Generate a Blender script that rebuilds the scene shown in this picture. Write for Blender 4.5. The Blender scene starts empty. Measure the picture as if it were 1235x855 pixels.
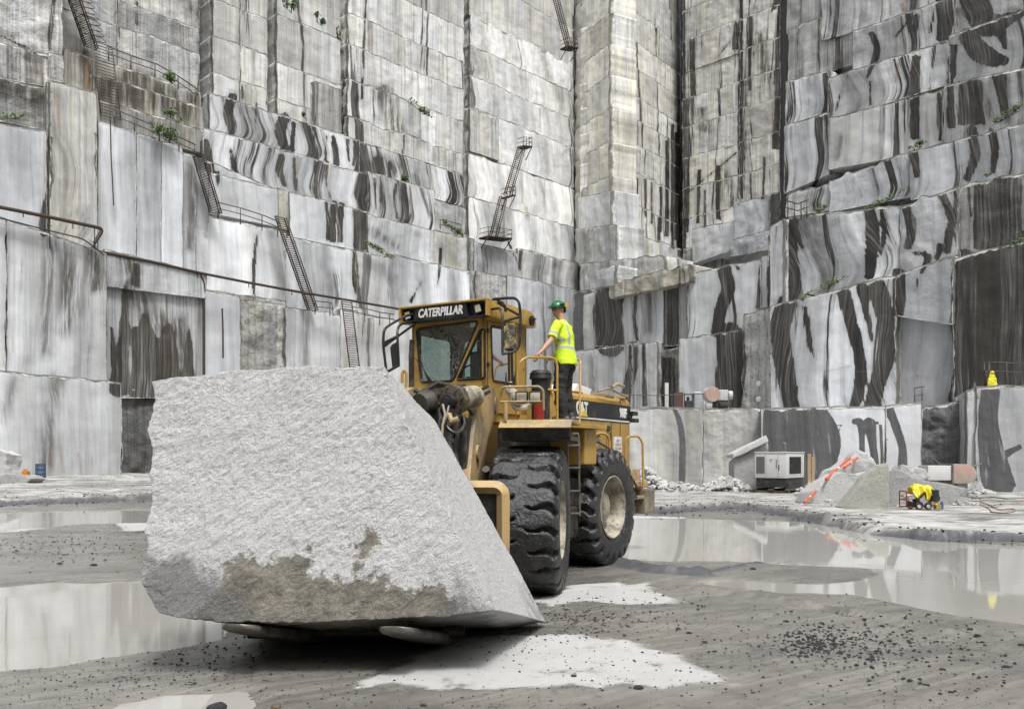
import bpy, bmesh, math, random
import numpy as np
from mathutils import Vector, Matrix
random.seed(7); np.random.seed(7)
SC = bpy.context.scene
COL = SC.collection
R = math.radians

# ------------------------------------------------------------------ camera, light, exposure
PXW, PXH, FPX, CXP, HOR, CH = 1235.0, 855.0, 1030.0, 617.5, 550.0, 1.85
cam_d = bpy.data.cameras.new('camera'); cam = bpy.data.objects.new('camera', cam_d); COL.objects.link(cam)
cam.location = (0, 0, CH); cam.rotation_euler = (R(90), 0, 0)
cam_d.sensor_width = 36; cam_d.lens = 36*FPX/PXW; cam_d.shift_y = (HOR-PXH/2)/PXW
cam_d.clip_end = 2000; cam_d.clip_start = 0.1
SC.camera = cam
W = bpy.data.worlds.new('World'); SC.world = W; W.use_nodes = True
wn = W.node_tree; bg = wn.nodes['Background']
sky = wn.nodes.new('ShaderNodeTexSky'); sky.sky_type = 'NISHITA'; sky.sun_disc = False
SUN_EL, SUN_AZ = 62, 160          # azimuth measured clockwise from +Y
sky.sun_elevation = R(SUN_EL); sky.sun_rotation = R(SUN_AZ); sky.air_density = 1.0; sky.dust_density = 6.0; sky.ozone_density = 1.0
hs = wn.nodes.new('ShaderNodeHueSaturation'); hs.inputs['Saturation'].default_value = 0.22
wn.links.new(sky.outputs[0], hs.inputs['Color']); wn.links.new(hs.outputs[0], bg.inputs['Color'])
bg.inputs['Strength'].default_value = 0.13
sd = bpy.data.lights.new('sun', 'SUN'); so = bpy.data.objects.new('sun', sd); COL.objects.link(so)
sd.energy = 2.2; sd.angle = R(12); sd.color = (1.0, 0.985, 0.965)
az = R(SUN_AZ); el = R(SUN_EL)
sv = Vector((math.sin(az)*math.cos(el), math.cos(az)*math.cos(el), math.sin(el)))
so.rotation_euler = sv.to_track_quat('Z', 'Y').to_euler()
SC.view_settings.view_transform = 'Standard'; SC.view_settings.look = 'None'
SC.view_settings.gamma = 1; SC.view_settings.exposure = 0.47
SC.render.engine = 'CYCLES'

# ------------------------------------------------------------------ helpers
def at(px, py, d):            # image pixel of the reference view at depth d -> world point
    return Vector(((px-CXP)/FPX*d, d, CH+(HOR-py)/FPX*d))
def gpt(px, py, z=0.0):       # pixel on a horizontal plane
    d = (CH-z)*FPX/(py-HOR); return ((px-CXP)/FPX*d, d)
def tag(o, label=None, cat=None, group=None, kind=None):
    if label: o['label'] = label
    if cat: o['category'] = cat
    if group: o['group'] = group
    if kind: o['kind'] = kind
    return o
def empty(name, loc=(0,0,0), rz=0.0):
    o = bpy.data.objects.new(name, None); COL.objects.link(o); o.location = loc; o.rotation_euler = (0,0,rz); o.empty_display_size = .2
    return o
def mesh_obj(name, verts, faces, mat, parent=None, smooth=False):
    me = bpy.data.meshes.new(name); me.from_pydata([tuple(v) for v in verts], [], [tuple(f) for f in faces]); me.update()
    if smooth: me.polygons.foreach_set('use_smooth', [True]*len(me.polygons))
    if mat is not None: me.materials.append(mat)
    o = bpy.data.objects.new(name, me); COL.objects.link(o)
    if parent: o.parent = parent
    return o
def link_bm(name, bm, mat, parent=None, smooth=False, recalc=True):
    if recalc: bmesh.ops.recalc_face_normals(bm, faces=bm.faces)
    me = bpy.data.meshes.new(name); bm.to_mesh(me); bm.free()
    if smooth: me.polygons.foreach_set('use_smooth', [True]*len(me.polygons))
    if isinstance(mat, (list, tuple)):
        for m in mat: me.materials.append(m)
    else: me.materials.append(mat)
    o = bpy.data.objects.new(name, me); COL.objects.link(o)
    if parent: o.parent = parent
    return o
def smooth_by_angle(o, deg=35):
    me = o.data
    me.polygons.foreach_set('use_smooth', [True]*len(me.polygons))
    bm = bmesh.new(); bm.from_mesh(me)
    for e in bm.edges:
        if len(e.link_faces) == 2 and e.calc_face_angle(0) > R(deg): e.smooth = False
    bm.to_mesh(me); bm.free()
    return o

class MB:
    """collects primitives into one mesh"""
    def __init__(s, M=None): s.bm = bmesh.new(); s.M = M or Matrix.Identity(4)
    def _t(s, vs, M=None):
        T = s.M @ (M if M is not None else Matrix.Identity(4))
        for v in vs: v.co = T @ v.co
    def box(s, x0, x1, y0, y1, z0, z1, bev=0.0, M=None, mi=0):
        b = bmesh.new(); bmesh.ops.create_cube(b, size=1)
        for v in b.verts: v.co = Vector(((x0+x1)/2+v.co.x*(x1-x0), (y0+y1)/2+v.co.y*(y1-y0), (z0+z1)/2+v.co.z*(z1-z0)))
        if bev > 0: bmesh.ops.bevel(b, geom=b.edges[:], offset=bev, segments=2, affect='EDGES', profile=.6)
        s._merge(b, M, mi)
    def _merge(s, b, M=None, mi=0):
        T = s.M @ (M if M is not None else Matrix.Identity(4))
        mp = {}
        for v in b.verts: mp[v] = s.bm.verts.new(T @ v.co)
        for f in b.faces:
            try:
                nf = s.bm.faces.new([mp[v] for v in f.verts]); nf.material_index = mi; nf.smooth = f.smooth
            except ValueError: pass
        b.free()
    def prism(s, pts, a0, a1, axis='x', bev=0.0, M=None, mi=0):
        """polygon pts in the two other axes, extruded along axis"""
        b = bmesh.new()
        def mk(p, a):
            if axis == 'x': return (a, p[0], p[1])
            if axis == 'y': return (p[0], a, p[1])
            return (p[0], p[1], a)
        A = [b.verts.new(mk(p, a0)) for p in pts]; B = [b.verts.new(mk(p, a1)) for p in pts]
        b.faces.new(A); b.faces.new(B[::-1]); n = len(pts)
        for i in range(n): b.faces.new([A[i], B[i], B[(i+1)%n], A[(i+1)%n]])
        bmesh.ops.recalc_face_normals(b, faces=b.faces)
        if bev > 0: bmesh.ops.bevel(b, geom=b.edges[:], offset=bev, segments=2, affect='EDGES', profile=.6)
        s._merge(b, M, mi)
    def cyl(s, p0, p1, r0, r1=None, seg=16, cap=True, mi=0, M=None, rings=1):
        r1 = r0 if r1 is None else r1
        p0 = Vector(p0); p1 = Vector(p1); d = p1-p0
        q = d.to_track_quat('Z', 'Y').to_matrix()
        b = bmesh.new(); L = []
        for k in range(rings+1):
            t = k/rings; c = p0+d*t; r = r0+(r1-r0)*t
            L.append([b.verts.new(c + q @ Vector((r*math.cos(2*math.pi*i/seg), r*math.sin(2*math.pi*i/seg), 0))) for i in range(seg)])
        for k in range(rings):
            for i in range(seg):
                f = b.faces.new([L[k][i], L[k][(i+1)%seg], L[k+1][(i+1)%seg], L[k+1][i]]); f.smooth = True
        if cap: b.faces.new(L[0][::-1]); b.faces.new(L[-1])
        s._merge(b, M, mi)
    def tube(s, pts, r, seg=8, mi=0, M=None, closed=False, cap=True):
        pts = [Vector(p) for p in pts]; b = bmesh.new(); n = len(pts); L = []
        up = None
        for i, p in enumerate(pts):
            if closed: t = pts[(i+1)%n]-pts[i-1]
            else: t = pts[min(i+1, n-1)]-pts[max(i-1, 0)]
            t.normalize()
            if up is None:
                up = Vector((0,0,1)) if abs(t.z) < .9 else Vector((1,0,0))
            a = t.cross(up); 
            if a.length < 1e-5: a = t.cross(Vector((1,.3,0)))
            a.normalize(); c = a.cross(t).normalized(); up = c
            rr = r[i] if isinstance(r, (list, tuple)) else r
            L.append([b.verts.new(p + a*rr*math.cos(2*math.pi*k/seg) + c*rr*math.sin(2*math.pi*k/seg)) for k in range(seg)])
        m = n if closed else n-1
        for i in range(m):
            for k in range(seg):
                f = b.faces.new([L[i][k], L[i][(k+1)%seg], L[(i+1)%n][(k+1)%seg], L[(i+1)%n][k]]); f.smooth = True
        if cap and not closed: b.faces.new(L[0][::-1]); b.faces.new(L[-1])
        s._merge(b, M, mi)
    def lathe(s, prof, seg=48, M=None, mi=0):
        """prof: (radius, axial) revolved about local X axis"""
        b = bmesh.new(); L = []
        for r, a in prof:
            L.append([b.verts.new((a, r*math.cos(2*math.pi*k/seg), r*math.sin(2*math.pi*k/seg))) for k in range(seg)])
        for i in range(len(prof)-1):
            for k in range(seg):
                f = b.faces.new([L[i][k], L[i][(k+1)%seg], L[i+1][(k+1)%seg], L[i+1][k]]); f.smooth = True
        s._merge(b, M, mi)
    def build(s, name, mat, parent=None, smooth=None):
        bmesh.ops.recalc_face_normals(s.bm, faces=s.bm.faces)
        o = link_bm(name, s.bm, mat, parent, recalc=False)
        if smooth: smooth_by_angle(o, smooth)
        return o
def bendpts(pts, r=0.08, n=5):
    """rounds the corners of a polyline"""
    pts = [Vector(p) for p in pts]; out = [pts[0]]
    for i in range(1, len(pts)-1):
        a, b, c = pts[i-1], pts[i], pts[i+1]
        ra = min(r, (a-b).length*.45, (c-b).length*.45)
        p = b+(a-b).normalized()*ra; q = b+(c-b).normalized()*ra
        for k in range(n+1):
            t = k/n; out.append((1-t)**2*p + 2*t*(1-t)*b + t*t*q)
    out.append(pts[-1]); return out

# vectorised noise
_P = np.random.RandomState(3).rand(64, 64, 64).astype(np.float32)
def vnoise(x, y, z=0.0):
    x = np.asarray(x, float); y = np.asarray(y, float); z = np.zeros_like(x)+z
    xi = np.floor(x).astype(int); yi = np.floor(y).astype(int); zi = np.floor(z).astype(int)
    fx = x-xi; fy = y-yi; fz = z-zi
    fx = fx*fx*(3-2*fx); fy = fy*fy*(3-2*fy); fz = fz*fz*(3-2*fz)
    g = lambda a, b, c: _P[(xi+a) & 63, (yi+b) & 63, (zi+c) & 63]
    r = 0
    for a in (0, 1):
        for b in (0, 1):
            for c in (0, 1):
                r = r + g(a, b, c)*(fx if a else 1-fx)*(fy if b else 1-fy)*(fz if c else 1-fz)
    return r*2-1
def fbm(x, y, z=0.0, oct=4, gain=.5):
    s = 0; a = 1; f = 1; t = 0
    for i in range(oct):
        s = s + a*vnoise(x*f+i*17.3, y*f+i*9.1, np.asarray(z)*f+i*3.7); t += a; a *= gain; f *= 2.03
    return s/t
def sdf_poly(X, Y, P):
    """signed distance, positive inside"""
    X = np.asarray(X, float); Y = np.asarray(Y, float)
    d = np.full(X.shape, 1e9); ins = np.zeros(X.shape, bool); n = len(P)
    for i in range(n):
        ax, ay = P[i]; bx, by = P[(i+1) % n]
        ex, ey = bx-ax, by-ay; L = ex*ex+ey*ey+1e-12
        t = np.clip(((X-ax)*ex+(Y-ay)*ey)/L, 0, 1)
        d = np.minimum(d, np.hypot(X-ax-t*ex, Y-ay-t*ey))
        c = ((ay > Y) != (by > Y)) & (X < (bx-ax)*(Y-ay)/(by-ay+1e-12)+ax)
        ins ^= c
    return np.where(ins, d, -d)
def dist_line(X, Y, P, Wd):
    """half width minus distance to a polyline with a width at every point"""
    X = np.asarray(X, float); Y = np.asarray(Y, float); d = np.full(X.shape, -1e9)
    if not isinstance(Wd, (list, tuple)): Wd = [Wd]*len(P)
    for i in range(len(P)-1):
        ax, ay = P[i]; bx, by = P[i+1]; ex, ey = bx-ax, by-ay; L = ex*ex+ey*ey+1e-12
        t0 = ((X-ax)*ex+(Y-ay)*ey)/L; t = np.clip(t0, 0, 1)
        w = Wd[i]+(Wd[i+1]-Wd[i])*t
        v = w/2-np.hypot(X-ax-t*ex, Y-ay-t*ey)
        if i == 0: v = np.where(t0 < 0, np.minimum(v, t0*math.sqrt(L)), v)
        if i == len(P)-2: v = np.where(t0 > 1, np.minimum(v, (1-t0)*math.sqrt(L)), v)
        d = np.maximum(d, v)
    return d
def sstep(a, b, x):
    t = np.clip((x-a)/(b-a), 0, 1); return t*t*(3-2*t)

# ------------------------------------------------------------------ material helpers
class NT:
    def __init__(s, name):
        s.m = bpy.data.materials.new(name); s.m.use_nodes = True; s.t = s.m.node_tree; s.n = s.t.nodes; s.n.clear()
        s.out = s.n.new('ShaderNodeOutputMaterial'); s.b = s.n.new('ShaderNodeBsdfPrincipled'); s.L(s.b.outputs[0], s.out.inputs[0])
    def L(s, a, b): s.t.links.new(a, b)
    def put(s, sock, v):
        if hasattr(v, 'is_linked') or isinstance(v, bpy.types.NodeSocket): s.L(v, sock)
        else:
            if sock.type == 'RGBA' and not hasattr(v, '__len__'): v = (v, v, v, 1)
            elif sock.type == 'RGBA' and len(v) == 3: v = (*v, 1)
            elif sock.type == 'VECTOR' and not hasattr(v, '__len__'): v = (v, v, v)
            sock.default_value = v
    def math(s, op, a, b=0.0, c=0.0, clamp=False):
        n = s.n.new('ShaderNodeMath'); n.operation = op; n.use_clamp = clamp
        s.put(n.inputs[0], a); s.put(n.inputs[1], b); s.put(n.inputs[2], c); return n.outputs[0]
    def vm(s, op, a, b=(0,0,0)):
        n = s.n.new('ShaderNodeVectorMath'); n.operation = op; s.put(n.inputs[0], a); s.put(n.inputs[1], b); return n.outputs[0]
    def mix(s, f, a, b, mode='MIX'):
        n = s.n.new('ShaderNodeMix'); n.data_type = 'RGBA'; n.blend_type = mode
        s.put(n.inputs[0], f); s.put(n.inputs[6], a); s.put(n.inputs[7], b); return n.outputs[2]
    def comb(s, x, y, z):
        n = s.n.new('ShaderNodeCombineXYZ'); s.put(n.inputs[0], x); s.put(n.inputs[1], y); s.put(n.inputs[2], z); return n.outputs[0]
    def sep(s, v):
        n = s.n.new('ShaderNodeSeparateXYZ'); s.put(n.inputs[0], v); return n.outputs
    def noise(s, vec=None, scale=1.0, detail=4.0, rough=.5, dist=0.0, col=False):
        n = s.n.new('ShaderNodeTexNoise'); n.inputs['Scale'].default_value = scale
        n.inputs['Detail'].default_value = detail; n.inputs['Roughness'].default_value = rough; n.inputs['Distortion'].default_value = dist
        if vec is not None: s.put(n.inputs['Vector'], vec)
        return n.outputs['Color'] if col else n.outputs['Fac']
    def vor(s, vec=None, scale=1.0, feat='F1', out='Distance'):
        n = s.n.new('ShaderNodeTexVoronoi'); n.inputs['Scale'].default_value = scale; n.feature = feat
        if vec is not None: s.put(n.inputs['Vector'], vec)
        return n.outputs[out]
    def ramp(s, f, a, b, smooth=True):
        n = s.n.new('ShaderNodeMapRange'); n.interpolation_type = 'SMOOTHSTEP' if smooth else 'LINEAR'
        s.put(n.inputs[0], f); s.put(n.inputs[1], a); s.put(n.inputs[2], b); return n.outputs[0]
    def attr(s, name, out='Fac'):
        n = s.n.new('ShaderNodeAttribute'); n.attribute_name = name; return n.outputs[out]
    def obj(s):
        return s.n.new('ShaderNodeTexCoord').outputs['Object']
    def geo(s, o='Position'): return s.n.new('ShaderNodeNewGeometry').outputs[o]
    def bump(s, h, strength=.5, dist=.02, prev=None):
        n = s.n.new('ShaderNodeBump'); n.inputs['Strength'].default_value = strength; n.inputs['Distance'].default_value = dist
        s.put(n.inputs['Height'], h)
        if prev is not None: s.L(prev, n.inputs['Normal'])
        return n.outputs[0]
    def fin(s, color=None, rough=None, metal=None, normal=None, spec=None):
        if color is not None: s.put(s.b.inputs['Base Color'], color)
        if rough is not None: s.put(s.b.inputs['Roughness'], rough)
        if metal is not None: s.put(s.b.inputs['Metallic'], metal)
        if spec is not None: s.put(s.b.inputs['Specular IOR Level'], spec)
        if normal is not None: s.L(normal, s.b.inputs['Normal'])
        return s.m
def weathered(name, col, dirt=(.2,.17,.13), amount=.4, rough=.5, scale=3.0, metal=0.0, rust=None, bump=.15):
    """painted / coated surface with dirt patches, scratches and colour drift"""
    t = NT(name); p = t.obj()
    n1 = t.noise(p, scale, 6, .65); n2 = t.noise(p, scale*7, 5, .7); n3 = t.noise(t.vm('MULTIPLY', p, (14, 14, 1.6)), scale*.6, 5, .6)
    c = t.mix(t.math('MULTIPLY', n2, .5), col, tuple(v*.72 for v in col))
    f = t.ramp(t.math('ADD', n1, t.math('MULTIPLY', t.math('SUBTRACT', n2, .5), .5)), .62-amount*.35, .8-amount*.3)
    c = t.mix(t.math('MULTIPLY', f, min(1, amount*1.6)), c, dirt)
    f3 = t.ramp(n3, .58, .72)
    c = t.mix(t.math('MULTIPLY', f3, amount*.6), c, tuple(v*.55 for v in dirt))
    if rust:
        f2 = t.ramp(t.noise(p, scale*2.3, 8, .75), .60, .66)
        c = t.mix(t.math('MULTIPLY', f2, .85), c, rust)
    rg = t.math('ADD', rough, t.math('MULTIPLY', t.math('SUBTRACT', n1, .5), .35))
    return t.fin(c, rg, metal, t.bump(t.math('ADD', n2, n1), bump, .01))
# ------------------------------------------------------------------ quarried rock faces
def rock_material():
    t = NT('quarried_granite')
    wc = t.attr('wc', 'Vector'); sd_ = t.attr('seed', 'Vector')
    A = t.n.new('ShaderNodeAttribute'); A.attribute_name = 'prm'; B = t.n.new('ShaderNodeAttribute'); B.attribute_name = 'prmb'
    sa = t.sep(A.outputs['Color']); tone, warm, streak = sa[0], sa[1], sa[2]; swirl = A.outputs['Alpha']
    sb = t.sep(B.outputs['Color']); dark, rough, drill = sb[0], sb[1], sb[2]; bow = B.outputs['Alpha']
    u, v, vn = t.sep(wc)
    sx, sy, sz = t.sep(sd_)
    def vec(fu, fv, uu=u, off=0.0): return t.comb(t.math('ADD', t.math('MULTIPLY', uu, fu), t.math('ADD', sx, off)), t.math('ADD', t.math('MULTIPLY', v, fv), sy), sz)
    big = t.noise(vec(.13, .055), 1, 3, .5); med = t.noise(vec(.45, .11), 1, 3, .5)
    vc = t.math('SUBTRACT', vn, .5)
    arc = t.math('MULTIPLY', t.math('MULTIPLY', vc, vc), t.math('MULTIPLY', bow, 3.6))
    arc = t.math('ADD', arc, t.math('MULTIPLY', t.math('SINE', t.math('MULTIPLY', vn, 5.2)), t.math('MULTIPLY', bow, .35)))
    dis = t.math('ADD', t.math('MULTIPLY', t.math('SUBTRACT', big, .5), 5.0), t.math('MULTIPLY', t.math('SUBTRACT', med, .5), 1.2))
    u2 = t.math('ADD', u, t.math('ADD', arc, t.math('MULTIPLY', dis, swirl)))
    # soft grey flow banding
    f1 = t.noise(vec(.75, .02, u2), 1, 6, .6, .3); f2 = t.noise(vec(3.4, .04, u2, 9.0), 1, 5, .62, .25)
    f0 = t.noise(vec(.22, .03, u2, 19.0), 1, 3, .5, .2); f3 = t.noise(vec(1.0, .6, u2, 44.0), 1, 7, .7)
    fb = t.math('ADD', t.math('MULTIPLY', t.math('SUBTRACT', f1, .5), 1.1), t.math('MULTIPLY', t.math('SUBTRACT', f2, .5), .22))
    fb = t.math('ADD', fb, t.math('ADD', t.math('MULTIPLY', t.math('SUBTRACT', f0, .52), 1.7), t.math('MULTIPLY', t.math('SUBTRACT', f3, .5), .45)))
    g = t.math('MULTIPLY', t.math('MULTIPLY', tone, 1.0), t.math('ADD', 1.0, t.math('MULTIPLY', fb, t.math('ADD', .48, t.math('MULTIPLY', swirl, 1.4)))))
    g = t.math('MULTIPLY', g, t.math('ADD', .88, t.math('MULTIPLY', t.noise(vec(.35, .3, u, 21.0), 1, 5, .6), .24)))
    ln = t.noise(vec(2.1, .03, u2, 27.0), 1, 7, .68, .35)
    lnf = t.math('MULTIPLY', t.ramp(ln, .56, .70), t.math('MULTIPLY', t.ramp(t.noise(vec(.5, .35, u, 77.0), 1, 4, .6), .42, .62), t.math('ADD', .25, t.math('MULTIPLY', swirl, .9))))
    g = t.math('MULTIPLY', g, t.math('SUBTRACT', 1.0, t.math('MULTIPLY', lnf, .55)))
    fs = t.ramp(t.noise(vec(4.2, .05, u, 64.0), 1, 6, .78), .44, .70)
    g = t.math('MULTIPLY', g, t.math('SUBTRACT', 1.0, t.math('MULTIPLY', t.math('MULTIPLY', fs, t.math('ADD', .14, streak)), .62)))
    g = t.math('MAXIMUM', g, .03)
    grey = t.comb(t.math('MULTIPLY', g, .925), t.math('MULTIPLY', g, .955), t.math('MULTIPLY', g, 1.0))
    wrm = t.comb(t.math('MULTIPLY', g, 1.02), t.math('MULTIPLY', g, .965), t.math('MULTIPLY', g, .79))
    wf = t.math('MULTIPLY', warm, t.math('ADD', .45, t.ramp(t.noise(vec(.9, .1, u, 33.0), 1, 4, .6), .35, .65)), clamp=True)
    c = t.mix(wf, grey, wrm)
    # rock's own dark bands: flow lines that carry on from block to block
    G = t.attr('glob', 'Vector'); gu, gz_, gk = t.sep(G)
    gw = t.noise(t.comb(t.math('MULTIPLY', gu, .10), t.math('MULTIPLY', gz_, .05), gk), 1, 3, .5)
    gv = t.math('ADD', gu, t.math('ADD', t.math('MULTIPLY', arc, .8), t.math('MULTIPLY', t.math('SUBTRACT', gw, .5), 3.0)))
    def gl_(fu, fv, off, det=4, ro=.6): return t.noise(t.comb(t.math('ADD', t.math('MULTIPLY', gv, fu), off), t.math('MULTIPLY', gz_, fv), gk), 1, det, ro)
    b1 = gl_(.42, .012, 5.0, 7, .68); b2 = gl_(1.1, .03, 31.0, 5, .62)
    brk = t.math('MULTIPLY', t.math('SUBTRACT', t.noise(vec(1.4, .35, u, 13.0), 1, 6, .65), .5), .10)
    bsum = t.math('ADD', t.math('ADD', b1, t.math('MULTIPLY', t.math('SUBTRACT', b2, .5), .5)), brk)
    th = t.math('SUBTRACT', .655, t.math('MULTIPLY', dark, .36))
    bf = t.ramp(bsum, th, t.math('ADD', th, .025))
    halo = t.ramp(bsum, t.math('SUBTRACT', th, .06), th)
    c = t.mix(t.math('MULTIPLY', t.math('MULTIPLY', halo, t.ramp(dark, 0.0, .3)), .5), c, (.16, .158, .152))
    wob = t.math('MULTIPLY', t.math('SUBTRACT', t.noise(vec(1.6, .45, u, 3.0), 1, 6, .62), .5), .55)
    wob2 = t.math('MULTIPLY', t.math('SUBTRACT', t.noise(vec(7.0, .30, u2, 14.0), 1, 4, .6), .5), .42)
    bm_ = t.math('ADD', t.attr('band'), t.math('ADD', wob, wob2))
    bf2 = t.ramp(bm_, -.04, .05)
    hl2 = t.ramp(bm_, -.45, .05)
    c = t.mix(t.math('MULTIPLY', hl2, .28), c, (.15, .145, .135))
    fine = t.noise(vec(8.0, .16, u2, 71.0), 1, 6, .7)
    gt = t.math('ADD', .026, t.math('MULTIPLY', t.math('MULTIPLY', t.ramp(fine, .36, .80), t.ramp(t.noise(vec(.9, .10, u2, 51.0), 1, 4, .6), .32, .62)), .24))
    graph = t.comb(t.math('MULTIPLY', gt, 1.0), t.math('MULTIPLY', gt, .95), t.math('MULTIPLY', gt, .89))
    bb = t.math('MAXIMUM', t.math('MULTIPLY', bf, t.ramp(dark, 0.0, .15)), bf2)
    holes = t.ramp(t.noise(vec(3.4, .10, u2, 80.0), 1, 5, .65), .63, .68)
    bb = t.math('MULTIPLY', bb, t.math('SUBTRACT', 1.0, t.math('MULTIPLY', holes, .6)))
    c = t.mix(bb, c, graph)
    # slate grey bands painted by nature (lighter than the graphite ones)
    sl = t.ramp(t.math('ADD', t.attr('slate'), t.math('MULTIPLY', wob, .5)), -.02, .05)
    slt = t.math('ADD', .088, t.math('MULTIPLY', t.math('SUBTRACT', t.noise(vec(2.6, .2, u2, 15.0), 1, 6, .65), .5), .16))
    slt = t.math('ADD', slt, t.math('MULTIPLY', t.ramp(t.noise(vec(4.0, .35, u2, 95.0), 1, 4, .6), .60, .68), .13))
    c = t.mix(sl, c, t.comb(t.math('MULTIPLY', slt, .98), slt, t.math('MULTIPLY', slt, 1.05)))
    # water run-off streaks starting at the ledge above
    s1 = t.noise(vec(1.9, .05, u, 4.0), 1, 6, .72); s2 = t.noise(vec(.5, .03, u, 8.0), 1, 2, .5)
    sr = t.ramp(t.math('ADD', s1, t.math('MULTIPLY', t.math('SUBTRACT', s2, .5), .5)), .50, .66)
    fade = t.math('SUBTRACT', 1.1, t.math('MULTIPLY', vn, .55))
    sf = t.math('MULTIPLY', t.math('MULTIPLY', sr, streak), fade, clamp=True)
    c = t.mix(t.math('MULTIPLY', sf, .8), c, (.055, .05, .04))
    s3 = t.ramp(t.noise(vec(1.1, .02, u, 12.0), 1, 5, .7), .57, .70)
    c = t.mix(t.math('MULTIPLY', t.math('MULTIPLY', s3, warm), .75, clamp=True), c, (.23, .18, .09))
    # rust
    oc = t.ramp(t.math('ADD', t.attr('ochre'), t.math('MULTIPLY', wob, .35)), -.15, .25)
    c = t.mix(t.math('MULTIPLY', oc, .75), c, (.23, .125, .045))
    # soft dirt marks
    st = t.attr('stain'); stn = t.math('MULTIPLY', t.ramp(st, -.8, .6), t.ramp(t.noise(vec(2.2, .18, u2, 40.0), 1, 6, .7), .36, .58))
    c = t.mix(t.math('MULTIPLY', stn, .9), c, (.05, .042, .032))
    # broken pale rim and crumbly lines
    ed = t.attr('edge')
    en = t.noise(vec(1.3, 1.3, u, 60.0), 1, 6, .7)
    ef = t.ramp(t.math('SUBTRACT', t.math('ADD', en, .12), t.math('MULTIPLY', ed, 1.3)), .36, .46)
    c = t.mix(t.math('MULTIPLY', ef, .85), c, t.mix(warm, (.66, .66, .63), (.58, .57, .48)))
    gp = t.ramp(t.math('ADD', ed, t.math('MULTIPLY', t.math('SUBTRACT', t.noise(vec(1.1, .4, u, 66.0), 1, 5, .65), .5), .35)), .06, .16)
    c = t.mix(t.math('MULTIPLY', t.math('SUBTRACT', 1.0, gp), .8), c, (.045, .042, .036))  # dark line along the rim: shade of the gap put into the colour
    dk = t.ramp(t.noise(vec(2.3, 2.0, u, 90.0), 1, 6, .75), .60, .68)
    c = t.mix(t.math('MULTIPLY', t.math('MULTIPLY', dk, t.math('SUBTRACT', 1.0, t.ramp(ed, .1, .8))), .75), c, (.04, .038, .03))
    # saw arcs and scratches
    pz = t.noise(vec(.9, 7.0, u, 120.0), 1, 3, .6)
    c = t.mix(t.math('MULTIPLY', t.ramp(pz, .62, .8), .12), c, (.35, .30, .2))
    sp = t.noise(vec(16, 16, u), 1, 3, .7)
    c = t.mix(.3, c, t.mix(sp, (.25, .25, .25), (.75, .75, .75)), 'OVERLAY')
    # drilled faces: rows of half round drill holes
    w = t.math('SINE', t.math('MULTIPLY', u, 9.5))
    pit = t.ramp(t.noise(vec(4.5, 3.0, u, 150.0), 1, 5, .75), .56, .64)
    c = t.mix(t.math('MULTIPLY', t.math('MULTIPLY', pit, drill), .8), c, (.07, .07, .06))
    c = t.mix(t.math('MULTIPLY', t.math('MULTIPLY', t.ramp(w, .3, 1), drill), .35), c, (.13, .13, .12))
    rn = t.noise(vec(2.4, 2.4, u), 1, 8, .68); rv = t.vor(vec(1.3, 1.0, u), 1)
    h = t.math('ADD', t.math('MULTIPLY', rn, t.math('ADD', .01, t.math('MULTIPLY', rough, .9))), t.math('MULTIPLY', rv, t.math('MULTIPLY', rough, .35)))
    h = t.math('ADD', h, t.math('MULTIPLY', w, t.math('MULTIPLY', drill, -.18)))
    h = t.math('ADD', h, t.math('MULTIPLY', t.math('MULTIPLY', ef, 1.0), .12))
    nb = t.bump(h, 1.0, .28)
    rg = t.math('SUBTRACT', .72, t.math('MULTIPLY', t.math('MAXIMUM', bb, sf), .3))
    return t.fin(c, rg, 0, nb, .35)
ROCK = rock_material()

class Plane:
    """vertical plane through the ground points (x0,y0)-(x1,y1); its normal looks at the quarry floor"""
    def __init__(s, a, b):
        s.a = Vector(a); s.d = (Vector(b)-Vector(a)).normalized(); n = Vector((s.d.y, -s.d.x))
        if n.dot(-s.a) < 0: n = -n
        s.n = n
    def hit(s, px, o=0.0):
        k = (px-CXP)/FPX; a = s.a+s.n*o
        y = (a.dot(s.n))/(k*s.n.x+s.n.y)
        return Vector((k*y, y))
def pw(px, d): return ((px-CXP)/FPX*d, d)
_L0 = Vector(pw(73, 65))
PL = {'L': Plane(_L0, _L0+Vector((.7, .714))),
      'F': Plane(pw(733, 103), Vector(pw(733, 103))+Vector((.62, .78))),
      'B': Plane(pw(693, 108), pw(735, 101)),
      'Q': Plane(pw(822, 116), pw(822, 116)+np.array((.72, -.69))),
      'U': Plane(pw(945, 76), pw(1235, 60)),
      'T': Plane(pw(930, 64), pw(1235, 51)),
      'M': Plane(pw(700, 86), pw(930, 68)),
      'G': Plane(pw(735, 55), pw(1112, 50)),
      'H': Plane(pw(1165, 47), pw(1300, 45)),
      'A': Plane(pw(0, 59), Vector(pw(0, 59))+Vector((.7, .714)))}

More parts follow.
